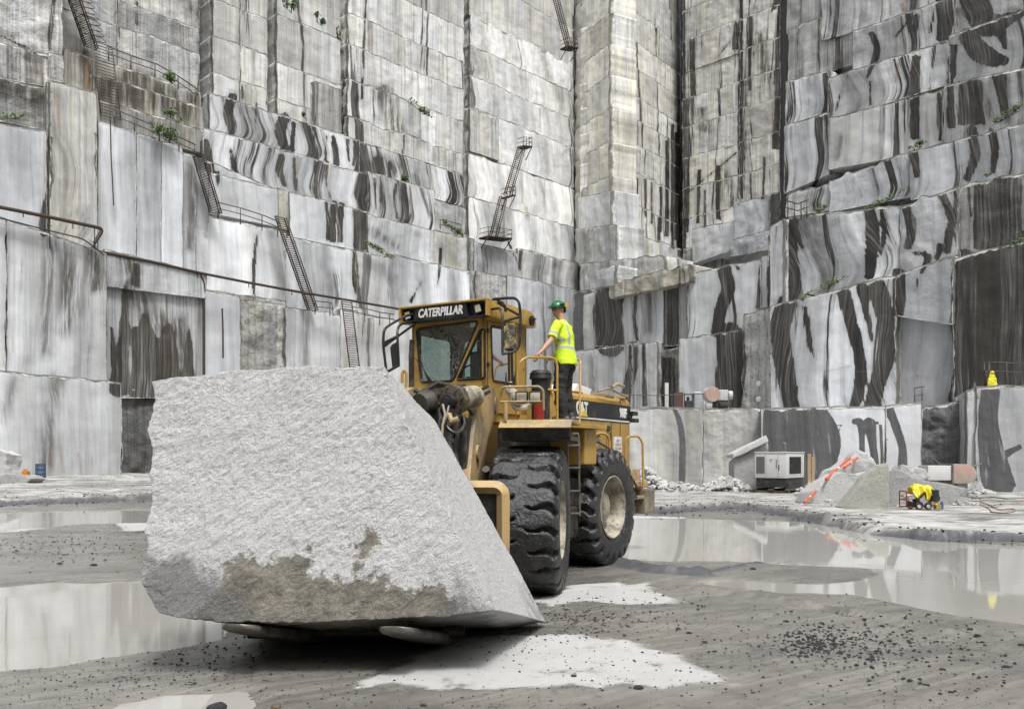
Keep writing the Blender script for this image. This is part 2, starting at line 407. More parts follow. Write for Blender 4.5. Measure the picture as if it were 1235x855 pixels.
# marks traced on the faces: polylines in the reference view with their width there
BANDS, STAIN, OCHRE, SLATE = {}, {}, {}, {}
def bnd(D, sec, *items):
    for P, w in items:
        n = len(P); ws = list(w) if isinstance(w, (list, tuple)) else [w]*n
        if n > 2:
            Q = [Vector((*P[i], ws[i])) for i in range(n)]; out = []
            for i in range(n-1):
                p0, p1, p2, p3 = Q[max(i-1, 0)], Q[i], Q[i+1], Q[min(i+2, n-1)]
                for k in range(6):
                    t = k/6; out.append(.5*((2*p1)+(p2-p0)*t+(2*p0-5*p1+4*p2-p3)*t*t+(3*p1-p0-3*p2+p3)*t**3))
            out.append(Q[-1]); P = [(q.x, q.y) for q in out]; ws = [q.z for q in out]
        D.setdefault(sec, []).append((P, ws))
bnd(BANDS, 'L',
 ([(245,0),(246,60),(243,115)],12), ([(328,0),(327,70),(325,130)],8), ([(414,0),(414,60),(413,150)],5),
 ([(140,0),(143,40),(142,70)],3),([(377,130),(378,158)],6),
 ([(281,116),(275,135),(281,163)],[11,12,8]), ([(343,142),(338,160),(345,182)],[15,15,9]), ([(354,148),(352,183)],6),
 ([(381,156),(378,172),(381,190)],4), ([(394,164),(392,195)],3), ([(402,165),(404,180),(406,200)],[5,9,8]), ([(419,168),(421,195)],4), ([(429,175),(427,200)],5),
 ([(310,125),(308,150),(313,170)],2),([(247,172),(249,190),(256,210)],[12,16,8]), ([(279,180),(281,205)],4), ([(340,188),(337,205),(344,226)],[9,9,5]), ([(355,190),(357,231)],4),
 ([(380,193),(382,235)],4), ([(396,196),(393,215),(398,240)],3), ([(438,208),(433,230),(438,252)],[10,12,10]), ([(434,252),(435,301)],17),
 ([(394,242),(396,290)],5), ([(403,243),(401,292)],8), ([(412,245),(410,292)],7), ([(452,215),(454,255)],3), ([(460,220),(459,255)],2),([(478,222),(475,240),(479,264)],3),([(489,225),(490,265)],3),
 ([(310,283),(306,320),(307,362)],[2,5,3]), ([(428,303),(429,340),(436,372)],[5,8,5]), ([(262,207),(263,225)],[8,3]),([(66,262),(60,285)],[8,6]),
 ([(532,300),(528,345)],[4,2]), ([(565,290),(566,330)],3),([(612,290),(625,318)],[2,2]),([(628,302),(626,326)],4), ([(487,160),(485,200)],1.5),([(441,0),(436,120)],3),([(455,190),(455,210)],14),([(470,195),(470,215)],6),
 ([(508,340),(495,365)],[2,4]), ([(165,2),(164,30)],3),([(292,105),(293,120)],3),
 ([(563,30),(562,200)],2),([(692,20),(694,300)],3),([(700,110),(699,300)],2))
bnd(BANDS, 'A',
 ([(61,165),(60,215),(52,270),(54,282)],[4,8,9,10]), ([(135,395),(138,440),(150,450)],[6,10,10]), ([(165,395),(168,470)],[16,18]), ([(188,408),(186,470)],[16,12]), ([(152,345),(155,400)],3), ([(150,345),(149,400),(143,475)],[3,14,26]), ([(174,378),(176,420),(176,478)],[6,30,40]), ([(204,392),(200,430),(200,478)],[10,30,44]), ([(228,395),(227,478)],[4,22]),
 ([(65,0),(60,45),(60,62)],6),([(116,160),(117,275)],2),([(8,275),(6,440)],2), ([(165,318),(163,345)],10), ([(0,43),(60,72)],3))
bnd(STAIN, 'A',
 ([(62,285),(60,330),(57,360),(54,425)],[12,16,10,8]), ([(75,290),(85,360),(78,400)],[10,30,10]), ([(110,290),(118,350)],[16,26]), ([(70,455),(60,500),(55,560)],[12,10,14]), ([(100,255),(103,285)],[8,20]), ([(20,455),(0,510)],[4,4]),
 ([(15,45),(20,85)],14), ([(45,55),(45,90)],10), ([(0,100),(60,125)],22), ([(150,340),(200,400)],[20,30]), ([(210,385),(215,450)],[24,30]),([(150,300),(160,330)],20),([(150,255),(155,285)],[6,24]))
bnd(STAIN, 'L',
 ([(120,105),(240,130)],[30,34]), ([(110,75),(118,110)],14), ([(150,90),(240,135)],24), ([(452,190),(478,208)],18), ([(235,200),(228,300)],[14,8]),
 ([(370,360),(368,440)],4), ([(405,330),(408,370)],10), ([(500,210),(520,260)],8),([(440,270),(480,300)],6),([(220,0),(240,20)],12),([(460,105),(480,160)],[22,16]),([(100,60),(110,100)],22))
bnd(OCHRE, 'A', ([(69,105),(70,140),(72,165)],[2,4,1]), ([(54,160),(53,240)],2),([(122,150),(121,190)],2),([(14,395),(16,425)],2),([(60,545),(62,570)],3),([(95,545),(98,572)],3),([(110,550),(112,570)],2),([(72,535),(76,570)],3))
bnd(OCHRE, 'L', ([(104,62),(106,112)],10), ([(288,0),(287,100)],2), ([(320,20),(319,65)],2), ([(356,188),(354,215)],2),
 ([(430,300),(428,340)],2), ([(629,205),(630,245)],2), ([(609,245),(606,290)],2.5), ([(657,215),(656,250)],1.5), ([(635,250),(636,262)],3), ([(396,196),(392,215)],2),([(587,15),(588,40)],2),([(651,130),(652,160)],2))
bnd(BANDS, 'F', ([(757,210),(757,250)],3),([(762,212),(762,256)],2.5),([(768,214),(768,262)],3),([(778,216),(779,262)],3),([(786,218),(786,270)],2),([(797,222),(797,280)],3),([(805,170),(804,285)],5),([(811,150),(811,300)],4),([(816,160),(815,290)],5),([(819,-40),(820,310)],6),
 ([(733,270),(736,300)],3), ([(795,262),(794,290)],4))
bnd(BANDS, 'Q', ([(823,-40),(825,305)],6), ([(894,-20),(893,100),(893,240)],[5,6,7]), ([(887,25),(888,60)],[2,10]), ([(905,20),(904,110)],[4,3]), ([(945,0),(940,120),(935,180)],[14,12,9]), ([(866,200),(866,265)],6),
 ([(843,205),(842,270)],4), ([(850,230),(850,275)],3), ([(922,190),(920,240)],3), ([(830,170),(829,280)],4),([(938,0),(930,15)],[10,2]),([(827,235),(890,183)],1.5),([(865,70),(890,38)],1))
bnd(STAIN, 'Q', ([(845,130),(850,160)],10), ([(870,210),(885,250)],16), ([(915,40),(925,100)],12))
bnd(BANDS, 'U', ([(1137,-20),(1140,20),(1137,48)],[20,20,16]), ([(1106,18),(1102,48)],[9,4]), ([(1128,55),(1120,110)],4), ([(1105,68),(1103,120),(1103,168)],[10,12,12]),
 ([(1172,-10),(1190,30),(1235,15)],[36,30,6]), ([(1150,55),(1148,95)],10), ([(1165,42),(1185,66),(1214,74)],[20,26,10]), ([(1205,30),(1212,60)],[16,6]),([(1146,95),(1148,155)],[8,12]), ([(1170,98),(1172,150)],[30,34]), ([(1205,90),(1212,140)],[18,8]),
 ([(1171,155),(1176,185),(1166,218)],[12,13,10]), ([(1195,155),(1200,180),(1196,210)],[6,8,6]), ([(1101,183),(1106,215)],[12,7]),([(1134,170),(1132,112)],[6,6]),
 ([(1050,40),(1058,62),(1045,95)],[8,10,4]), ([(1080,45),(1100,20)],3), ([(1022,90),(1005,140)],2),([(1050,98),(1049,128)],3), ([(1130,0),(1122,40)],2),([(998,100),(1003,140)],2))
bnd(STAIN, 'U', ([(1180,130),(1220,140)],[30,16]), ([(1155,10),(1150,30)],16), ([(1035,60),(1000,95)],[4,4]), ([(1015,165),(1012,190)],[5,5]))
bnd(OCHRE, 'U', ([(1073,0),(1075,20)],4), ([(1087,5),(1090,14)],6), ([(1084,75),(1080,100)],3), ([(1024,150),(1023,170)],1.5))
bnd(BANDS, 'T', ([(953,258),(954,310),(962,362)],[20,18,14]), ([(1048,250),(1053,290),(1048,335)],[14,17,12]), ([(1062,248),(1066,285),(1060,310)],[6,7,5]), ([(1090,240),(1099,275),(1095,300)],[12,12,10]), ([(1132,228),(1146,262),(1142,305)],[10,11,10]), ([(1152,225),(1154,300)],4),
 ([(1203,215),(1203,300)],[58,58]), ([(1168,222),(1170,262)],3),([(1100,305),(1120,310),(1110,330)],[2,8,4]),([(1135,295),(1130,315)],8),
 ([(951,364),(941,400),(946,440),(955,492)],[26,26,24,20]), ([(972,370),(976,410),(982,432)],[6,8,3]), ([(1017,350),(1027,390),(1037,430),(1037,465),(1030,492)],[16,15,15,15,14]),
 ([(1058,345),(1069,390),(1068,430),(1058,465),(1051,492)],[24,22,22,20,20]), ([(1040,345),(1045,375),(1052,412)],[16,8,4]), ([(1085,325),(1083,380)],[16,14]), ([(1107,335),(1104,352)],[5,2]),
 ([(1165,310),(1166,380),(1168,430),(1153,486)],[34,40,34,20]), ([(1205,290),(1205,480)],[52,56]), ([(1230,280),(1232,470)],26), ([(1192,300),(1188,470)],20),([(935,380),(936,470)],2),([(960,465),(962,492)],[6,8]),([(955,262),(968,300)],6))
bnd(STAIN, 'T', ([(965,270),(1000,350)],[3,4]),([(1080,400),(1082,480)],6),([(1180,310),(1195,470)],14))
bnd(OCHRE, 'T', ([(1000,447),(1026,441)],1),([(1003,460),(1015,458)],1),([(1104,453),(1122,455)],1),([(1102,446),(1108,458)],1),([(1103,291),(1128,290)],1))
bnd(BANDS, 'M', ([(738,348),(733,380),(737,418)],[34,36,34]), ([(769,335),(765,380),(769,412)],[3,5,4]), ([(811,328),(812,416)],15), ([(869,318),(878,345),(869,375),(864,402)],[15,17,15,15]), ([(885,318),(890,325)],4), ([(917,318),(914,372)],[3,4]), ([(938,300),(937,365)],3), ([(881,330),(880,350)],2),
 ([(764,415),(763,440),(752,490)],[12,13,12]), ([(776,415),(778,490)],[4,7]), ([(805,432),(806,490)],20), ([(880,402),(882,440),(878,488)],[34,36,34]),([(757,300),(757,340)],2),([(735,280),(737,310)],3),([(700,160),(702,240)],4))
bnd(STAIN, 'M', ([(785,340),(782,400)],[8,6]), ([(716,430),(716,470)],[5,3]))
bnd(SLATE, 'G', ([(960,488),(958,540),(966,590)],[76,76,64]), ([(990,490),(1004,530),(1000,570)],[10,22,10]), ([(1005,545),(1014,512)],[4,2]), ([(1030,508),(1038,512),(1040,545),(1044,590)],[8,10,6,6]), ([(1048,510),(1052,530),(1056,560),(1058,600)],[18,12,9,8]), ([(1062,512),(1064,560)],[5,5]),
 ([(1068,486),(1080,512),(1089,545),(1086,590)],[12,12,11,16]), ([(812,490),(822,520),(823,585)],[5,8,9]),([(1035,511),(1060,510)],4),([(1008,513),(1016,513)],2))
bnd(SLATE, 'H', ([(1195,470),(1192,520),(1205,590)],[24,26,44]), ([(1212,548),(1232,538)],[10,6]))

GA = {}
def panel(sec, pl, o, xl, xr, yt, yb, tone=.5, warm=.1, streak=.2, swirl=.3, dark=0., rough=.15, drill=0., bow=.3, T=4.0, chip=.25, bulge=0., res=None, seed=None, mk=None, lean=0.0, zabs=None):
    P = PL[pl]; a = P.hit(xl, o); b = P.hit(xr, o)
    def zz(y, h): return CH+(HOR-y)/FPX*h.y
    def pair(y):
        if isinstance(y, tuple): return zz(y[0], a), zz(y[1], b)
        z = zz(y, a); return z, z
    if zabs: zt0 = zt1 = zabs[1]; zb0 = zb1 = zabs[0]
    else: zt0, zt1 = pair(yt); zb0, zb1 = pair(yb)
    wdt = (b-a).length; hgt = max(zt0-zb0, zt1-zb1)
    rs = res or max(.18, wdt/150, hgt/110)
    nu = max(4, int(wdt/rs)); nv = max(4, int(hgt/rs))
    s = np.linspace(0, 1, nu+1); q = np.linspace(0, 1, nv+1)
    S, Q = np.meshgrid(s, q)                      # Q from the top down
    sd_ = seed if seed is not None else random.uniform(0, 90)
    rgh = rough+.12
    ztop = zt0+(zt1-zt0)*S; zbot = zb0+(zb1-zb0)*S
    U = S*wdt
    # chipped rim
    cj = fbm(U*1.2+sd_, sd_, 0, 4)*chip*.55 + fbm(U*.25+sd_, sd_+5, 0, 2)*chip*.3
    Z = ztop+(zbot-ztop)*Q + cj*(1-Q)**3
    side = fbm((Z)*.9+sd_, 3.3+sd_, 0, 3)*chip*.5
    Ux = U + side*(np.clip(1-S*wdt/1.2, 0, 1)-0*S) - side*np.clip(1-(1-S)*wdt/1.2, 0, 1)
    disp = fbm(U*.9+sd_, Z*.9, sd_, 4)*rgh*.34 + fbm(U*.17+sd_, Z*.17, 4, 2)*.07
    disp = disp + bulge*np.sin(np.pi*S)*np.sin(np.pi*Q) + lean*(Q-.5)
    if drill: disp = disp + .07*drill*np.sin(Ux*9.5)
    dist_top = (1-Q)*0 + Q*(ztop-zbot); 
    disp = disp - .10*np.exp(-dist_top/.12)*(.2+1.6*np.abs(fbm(U*1.7, 9+sd_, 0, 3)))
    disp = disp - .04*np.exp(-np.minimum(U, wdt-U)/.1)
    X = a.x+P.d.x*0 + (b-a).normalized().x*Ux + P.n.x*disp; Y = a.y+(b-a).normalized().y*Ux+P.n.y*disp
    pos = np.stack([X, Y, Z], -1)
    Y_ = Y; Y = np.where(np.abs(Y) < 1, 1, Y)
    px = CXP+FPX*X/Y; py = HOR-FPX*(Z-CH)/Y; mpp = Y/FPX*1.15
    g = GA.setdefault(sec, dict(v=[], f=[], wc=[], glob=[], seed=[], prm=[], prmb=[], band=[], stain=[], ochre=[], slate=[], edge=[], n=0))
    n0 = g['n']; N = pos.reshape(-1, 3); g['v'].append(N); ids = np.arange((nu+1)*(nv+1)).reshape(nv+1, nu+1)+n0
    g['f'].append(np.stack([ids[:-1, :-1], ids[1:, :-1], ids[1:, 1:], ids[:-1, 1:]], -1).reshape(-1, 4))
    cnt = N.shape[0]
    zt = max(zt0, zt1)
    g['wc'].append(np.stack([Ux, (zt-Z), Q], -1).reshape(-1, 3))
    mark = mk or pl
    gul = Ux + (a.dot(P.d)) + 0*Z
    g['glob'].append(np.stack([gul, Z, np.full(Z.shape, float(sum(map(ord, pl))*.37 % 9))], -1).reshape(-1, 3))
    for key, D in (('band', BANDS), ('stain', STAIN), ('ochre', OCHRE), ('slate', SLATE)):
        F = np.full(X.shape, -3.0)
        for Pn, wn_ in D.get(mark, []): F = np.maximum(F, dist_line(px, py, Pn, wn_)*mpp)
        g[key].append(np.clip(F, -3, 3).reshape(-1))
    g['edge'].append(np.minimum(dist_top, np.minimum(np.minimum(U, wdt-U)*2.5, (1-Q)*(ztop-zbot)*1.6+.15)).reshape(-1))
    # rim: sides, top and bottom go back by T
    rim = [ids[0, :], ids[:, -1], ids[-1, ::-1], ids[::-1, 0]]
    loop = np.concatenate([r[:-1] for r in rim]) - n0
    fr = N[loop]; back = fr.copy(); back[:, 0] -= P.n.x*T; back[:, 1] -= P.n.y*T
    m = len(loop); vv = np.concatenate([fr, back]); b0 = n0+cnt
    g['v'].append(vv); k = np.arange(m); k2 = (k+1) % m
    g['f'].append(np.stack([b0+k, b0+k2, b0+m+k2, b0+m+k], -1))
    wcl = g['wc'][-1][loop]; wb = wcl.copy(); wb[:, 0] += T
    gl0 = g['glob'][-1][loop]; gl1 = gl0.copy(); gl1[:, 0] += T; g['glob'].append(np.concatenate([gl0, gl1]))
    g['wc'].append(np.concatenate([wcl, wb]))
    for key in ('band', 'stain', 'ochre', 'slate'):
        x = g[key][-1][loop]; g[key].append(np.concatenate([x, np.minimum(x, -.5)*0-3]))
    g['edge'].append(np.concatenate([g['edge'][-1][loop], np.full(m, 1.0)]))
    tot = cnt+2*m
    g['seed'].append(np.tile([sd_, sd_*1.7 % 50, sd_*.37 % 20], (tot, 1)))
    g['prm'].append(np.tile([tone, warm, streak, swirl], (tot, 1))); g['prmb'].append(np.tile([dark, rough, drill, bow], (tot, 1)))
    g['n'] += tot
def flush_rock(sec, name, label):
    g = GA[sec]; V = np.concatenate(g['v']); F = np.concatenate(g['f'])
    me = bpy.data.meshes.new(name)
    me.vertices.add(len(V)); me.vertices.foreach_set('co', V.astype(np.float32).ravel())
    me.loops.add(F.size); me.loops.foreach_set('vertex_index', F.astype(np.int32).ravel())
    me.polygons.add(len(F)); me.polygons.foreach_set('loop_start', np.arange(0, F.size, 4, dtype=np.int32)); me.polygons.foreach_set('loop_total', np.full(len(F), 4, np.int32))
    me.polygons.foreach_set('use_smooth', np.ones(len(F), bool))
    me.update(calc_edges=True); me.validate()
    for k in ('wc', 'seed', 'glob'):
        a = me.attributes.new(k, 'FLOAT_VECTOR', 'POINT'); a.data.foreach_set('vector', np.concatenate(g[k]).astype(np.float32).ravel())
    for k in ('prm', 'prmb'):
        a = me.attributes.new(k, 'FLOAT_COLOR', 'POINT'); a.data.foreach_set('color', np.concatenate(g[k]).astype(np.float32).ravel())
    for k in ('band', 'stain', 'ochre', 'slate', 'edge'):
        a = me.attributes.new(k, 'FLOAT', 'POINT'); a.data.foreach_set('value', np.concatenate(g[k]).astype(np.float32))
    me.materials.append(ROCK)
    o = bpy.data.objects.new(name, me); COL.objects.link(o); tag(o, label, kind='structure')
    return o

def lifts(sec, pl, o, xl, xr, ys, step=.25, splits=(), gap=1.0, **kw):
    """stacked lifts; ys are the ledge heights read at xl, highest first"""
    P = PL[pl]; a = P.hit(xl, o)
    xs = [xl]+list(splits)+[xr]
    for i in range(len(ys)-1):
        n = len(ys)-2-i; oo = o-step*n+random.uniform(-.12, .12)
        zt = CH+(HOR-ys[i])/FPX*a.y; zb = CH+(HOR-ys[i+1])/FPX*a.y
        for j in range(len(xs)-1):
            o2 = oo+random.uniform(-.15, .15)*(1 if len(xs) > 2 else 0)
            aj = P.hit(xs[j], o2)
            k = dict(kw)
            for q in ('tone', 'streak', 'warm', 'swirl', 'dark'):
                if q in k: k[q] = max(0, k[q]*random.uniform(.85, 1.18))
            yt = HOR-(zt-CH)*FPX/aj.y; yb = HOR-(zb-.15-CH)*FPX/aj.y
            panel(sec, pl, o2, xs[j]-(.4 if j else 0), xs[j+1], yt, yb, **k)

# --- backing rock coloured dark, so gaps between panels read as shaded
for s_, p_, x0_, x1_, y0_ in (('left', 'L', -260, 700, -320), ('far', 'B', 693, 735, -320), ('far', 'F', 732, 824, -320), ('far', 'Q', 820, 1010, -320), ('right', 'U', 940, 1600, -420)):
    panel(s_, p_, -4.2, x0_, x1_, (y0_, y0_), (HOR-2, HOR-2), tone=.08, streak=.6, rough=.4, T=3, res=2.0)
panel('right', 'T', -1.2, 925, 1600, (282, 140), (592, 592), tone=.08, dark=.20, streak=.6, rough=.4, T=12, res=1.5)
panel('middle', 'M', -1.5, 690, 932, (352, 315), (HOR+20, HOR+20), tone=.12, rough=.4, T=14, res=1.5)

# --- left wall, high part
lifts('left', 'L', -.6, 72, 241, [-330, -260, -200, -150, -90, -30, 5, 56], tone=.42, warm=.35, streak=.75, swirl=.1, rough=.5, bow=0, splits=(142,))
panel('left', 'L', .3, 76, 243, 58, 102, tone=.36, warm=.8, dark=.10, streak=.8, swirl=.05, rough=.25, bow=0)
panel('left', 'L', .9, 112, 246, 88, 122, tone=.40, warm=.8, dark=.10, streak=1.4, swirl=.05, rough=.25, bow=0)
panel('left', 'L', 1.3, 110, 246, 117, 150, tone=.30, warm=.6, dark=.10, streak=.9, swirl=.05, rough=.28, bow=0)
lifts('left', 'L', -.8, 257, 323, [-200, -140, -60, -8, 40, 86, 115], tone=.56, warm=.35, streak=.42, dark=.12, swirl=.05, rough=.2, bow=0, splits=(290,))
lifts('left', 'L', -.8, 334, 411, [-200, -150, -90, -45, 12, 73, 118, 152], tone=.56, warm=.38, streak=.42, dark=.12, swirl=.05, rough=.22, bow=0)
panel('left', 'L', -.2, 380, 412, 97, 170, tone=.38, warm=.4, dark=.10, streak=1.0, swirl=.05, rough=.3, bow=0)
lifts('left', 'L', -.2, 420, 560, [-210, -150, -95, -42, 8, 48, 92, 140, 165], tone=.58, warm=.35, streak=.55, dark=.14, swirl=.05, rough=.28, bow=0, chip=.45)
lifts('left', 'L', -1.2, 566, 693, [-240, -190, -130, -80, -35, 16], tone=.54, warm=.45, streak=.4, swirl=.05, rough=.28, bow=0)
lifts('left', 'L', -.5, 567, 693, [8, 50, 88, 128, 182], tone=.62, warm=.3, streak=.22, swirl=.5, dark=.12, rough=.25, bow=.9, chip=.4)
panel('left', 'L', -.3, 567, 602, 130, 182, tone=.50, warm=.5, streak=.5, swirl=.05, rough=.28, bow=0, drill=.3)
lifts('left', 'L', .1, 565, 694, [182, 236, 288], tone=.59, warm=.3, streak=.15, swirl=.7, dark=.08, rough=.1, bow=1.1, chip=.35)
# banded tiers
panel('left', 'L', .3, 433, 560, 170, 214, tone=.50, warm=.15, streak=.35, swirl=.6, dark=.4, rough=.15, bow=.9)
panel('left', 'L', .35, 253, 434, 111, 157, tone=.62, warm=.1, streak=.05, swirl=.35, dark=.3, rough=.08, bow=.9)
panel('left', 'L', .5, 243, 445, 152, 206, tone=.60, warm=.08, streak=.08, swirl=.4, dark=.3, rough=.08, bow=-.8)
panel('left', 'L', .6, 444, 524, 206, 262, tone=.60, warm=.2, streak=.1, swirl=.5, dark=.36, rough=.1, bow=.9)
panel('left', 'L', .45, 524, 562, 240, 285, tone=.45, warm=.3, dark=.10, streak=.4, swirl=.1, rough=.4, bow=0)
panel('left', 'L', .7, 224, 334, (183, 228), (252, 262), tone=.58, warm=.05, dark=.10, streak=.15, swirl=.4, rough=.1, bow=.5)
panel('left', 'L', .8, 252, 336, 207, 256, tone=.60, warm=.08, dark=.10, streak=.15, swirl=.35, rough=.1, bow=.4)
panel('left', 'L', .55, 334, 350, 226, 275, tone=.36, warm=.5, dark=.10, streak=.5, swirl=.1, rough=.3, bow=0)
panel('left', 'L', .8, 349, 427, 231, 285, tone=.60, warm=.05, dark=.10, streak=.08, swirl=.3, rough=.1, bow=.4)
panel('left', 'L', .5, 426, 445, 250, 303, tone=.30, warm=.5, dark=.10, streak=.6, swirl=.1, rough=.2, bow=0)
panel('left', 'L', .75, 444, 524, 258, 306, tone=.55, warm=.1, dark=.10, streak=.3, swirl=.6, rough=.2, bow=-.7)
panel('left', 'L', .7, 523, 565, 277, 322, tone=.52, warm=.6, dark=.10, streak=.3, swirl=.1, rough=.3, bow=0)
# white panels under them
panel('left', 'L', 1.6, 226, 345, 254, 350, tone=.56, warm=.15, dark=.10, streak=.12, swirl=.55, rough=.08, bow=.6)
panel('left', 'L', 1.5, 344, 430, 284, 372, tone=.56, warm=.06, dark=.10, streak=.10, swirl=.5, rough=.08, bow=.6)
panel('left', 'L', 1.4, 430, 470, 302, 380, tone=.52, warm=.2, dark=.10, streak=.3, swirl=.4, rough=.15, bow=-.6)
panel('left', 'L', 1.45, 469, 567, 306, 400, tone=.56, warm=.05, dark=.10, streak=.15, swirl=.7, rough=.08, bow=.9)
panel('left', 'L', 1.0, 566, 573, 286, 372, tone=.35, warm=.4, dark=.10, streak=.9, swirl=.1, rough=.4, bow=0)
panel('left', 'L', 1.2, 572, 626, 292, 330, tone=.50, warm=.15, dark=.10, streak=.4, swirl=.4, rough=.2, bow=.5)
panel('left', 'L', 1.3, 625, 698, 299, 342, tone=.54, warm=.3, dark=.10, streak=.2, swirl=.7, rough=.2, bow=-.8)
panel('left', 'L', 1.5, 574, 613, 326, 400, tone=.44, warm=.4, streak=.2, swirl=.1, rough=.6, drill=1, bow=0)
panel('left', 'L', 1.7, 612, 700, 331, 470, tone=.54, warm=.05, dark=.10, streak=.12, swirl=.6, rough=.08, bow=.6)
panel('left', 'L', 1.6, 556, 705, 398, 560, tone=.52, warm=.05, dark=.10, streak=.12, swirl=.4, rough=.08, bow=.4)
# bottom row behind the block
panel('left', 'L', 2.9, 246, 290, 350, 560, tone=.54, warm=.03, dark=.10, streak=.12, swirl=.3, rough=.08, bow=.3)
panel('left', 'L', 2.2, 289, 347, 360, 560, tone=.46, warm=.5, streak=.15, swirl=.1, rough=.9, drill=1, bow=0)
panel('left', 'L', 2.8, 345, 411, 370, 560, tone=.52, warm=.1, dark=.10, streak=.25, swirl=.3, rough=.1, bow=.3)
panel('left', 'L', 2.7, 410, 432, 372, 560, tone=.55, warm=.4, dark=.10, streak=.1, swirl=.1, rough=.1, bow=.1)
panel('left', 'L', 2.6, 431, 560, 379, 560, tone=.58, warm=.25, dark=.10, streak=.12, swirl=.2, rough=.1, bow=.2)
panel('left', 'L', 1.9, 225, 345, 345, 372, tone=.45, warm=.25, dark=.10, streak=.35, swirl=.4, rough=.3, bow=.2)
# --- near left part
for a_ in ((0, -8, 60, 65, -30, 62, .55, .5, .9, .3), ):
    pass
panel('near left', 'A', -1.5, -260, 75, (-330, -260), (-190, -150), tone=.45, warm=.4, streak=.5, rough=.9, bow=0)
panel('near left', 'A', -1.5, -260, 75, (-200, -160), (-80, -40), tone=.45, warm=.4, streak=.5, rough=.9, bow=0)
panel('near left', 'A', -1.5, -260, 75, (-90, -50), (60, 75), tone=.62, warm=.35, streak=.55, swirl=.1, rough=1.0, bow=0, chip=.4)
panel('near left', 'A', -.8, -260, 62, (-10, 66), (50, 106), tone=.55, warm=.4, streak=1.2, swirl=.1, rough=.6, bow=0)
panel('near left', 'A', -.5, -260, 60, (30, 108), (100, 158), tone=.26, warm=.4, streak=.9, swirl=.1, rough=.9, bow=0)
panel('near left', 'A', -.7, 58, 78, (62, 68), (96, 100), tone=.45, warm=.4, streak=.9, rough=.8, bow=0)
panel('near left', 'A', .4, -260, 57, (110, 158), (262, 285), tone=.56, warm=.03, streak=.10, swirl=.5, rough=.06, bow=.4, chip=.12)
panel('near left', 'A', -.1, 56, 64, (100, 100), (285, 285), tone=.40, warm=.3, streak=.9, swirl=.2, rough=.3, bow=.3)
panel('near left', 'A', .35, 60, 118, (97, 112), (290, 305), tone=.52, warm=.45, streak=.35, swirl=.9, rough=.12, bow=1.2, chip=.12)
panel('near left', 'L', 2.6, 118, 165, 145, 330, tone=.58, warm=.04, streak=.12, swirl=.45, rough=.06, bow=.3, chip=.12)
panel('near left', 'L', 2.55, 164.5, 195, 160, 330, tone=.60, warm=.03, streak=.1, swirl=.4, rough=.06, bow=.3, chip=.12)
panel('near left', 'L', 2.6, 194.5, 221, 169, 345, tone=.60, warm=.03, streak=.1, swirl=.4, rough=.06, bow=.3, chip=.12)
panel('near left', 'L', 1.8, 220, 237, 183, 345, tone=.46, warm=.1, streak=.3, swirl=.4, rough=.12, bow=.3, chip=.12)
panel('near left', 'L', 1.6, 236, 252, (200, 215), 300, tone=.5, warm=.1, streak=.3, swirl=.4, rough=.12, bow=.3, chip=.12)
panel('near left', 'A', .9, 126, 250, (300, 330), (345, 360), tone=.46, warm=.1, streak=.5, swirl=.4, rough=.2, bow=.3)
panel('near left', 'A', 2.4, 8, 129, (264, 305), (462, 462), tone=.44, warm=.12, streak=.3, swirl=.6, rough=.08, bow=.4, chip=.15)
panel('near left', 'A', 2.5, -260, 7.5, (180, 264), (462, 462), tone=.52, warm=.1, streak=.2, swirl=.5, rough=.08, bow=.4)
panel('near left', 'A', .5, 128, 247, (330, 352), (480, 480), tone=.40, warm=.15, dark=.2, streak=.8, swirl=.3, rough=.12, bow=.2)
panel('near left', 'A', .3, 146, 220, (468, 468), (600, 600), tone=.14, warm=.3, streak=1.0, rough=.8, drill=.6, bow=0)
panel('near left', 'A', 4.4, -260, 147, (420, 461), (598, 598), tone=.50, warm=.12, streak=.18, swirl=.45, rough=.08, bow=.4, chip=.2, T=7)

# --- far corner
lifts('far', 'B', .0, 693, 734, [-300, -250, -200, -150, -100, -52, -8, 36, 74, 112, 151, 192, 232, 275, 322], tone=.64, warm=.6, streak=.30, rough=.28, bow=0, chip=.5)
lifts('far', 'F', .0, 733, 821, [-260, -215, -170, -125, -80, -38, 5, 42, 80, 112, 146, 186, 228, 268, 308, 350], tone=.60, warm=.5, streak=.42, swirl=.05, dark=.17, rough=.28, bow=0, chip=.4)
lifts('far', 'Q', .0, 823, 952, [-260, -205, -160, -118, -75, -35, 3, 42, 80, 116, 150, 188, 226, 262, 300, 345], tone=.60, warm=.5, streak=.42, swirl=.05, dark=.17, rough=.28, bow=0, chip=.45, splits=(892,))
panel('far', 'B', 1.0, 697, 736, (238, 229), (282, 275), tone=.58, warm=.2, streak=.15, swirl=.6, rough=.2, bow=.9)
panel('far', 'F', .9, 735, 796, 268, 312, tone=.55, warm=.5, streak=.2, swirl=.5, rough=.2, bow=.8)
panel('far', 'F', .7, 795, 823, 290, 345, tone=.50, warm=.15, streak=.1, swirl=.3, rough=.2, bow=.3)
panel('far', 'B', 1.6, 699, 742, (276, 270), (320, 318), tone=.52, warm=.3, streak=.3, swirl=.6, rough=.3, bow=.6)
panel('far', 'B', 2.4, 700, 775, (318, 310), (372, 360), tone=.55, warm=.25, streak=.3, swirl=.8, rough=.4, bow=.8)
panel('far', 'Q', 1.4, 824, 870, 300, 350, tone=.45, warm=.3, streak=.8, swirl=.2, rough=.4, bow=.1)
panel('far', 'Q', 3.0, 835, 888, (276, 266), (318, 300), tone=.58, warm=.1, streak=.1, swirl=.6, rough=.15, bow=.7)
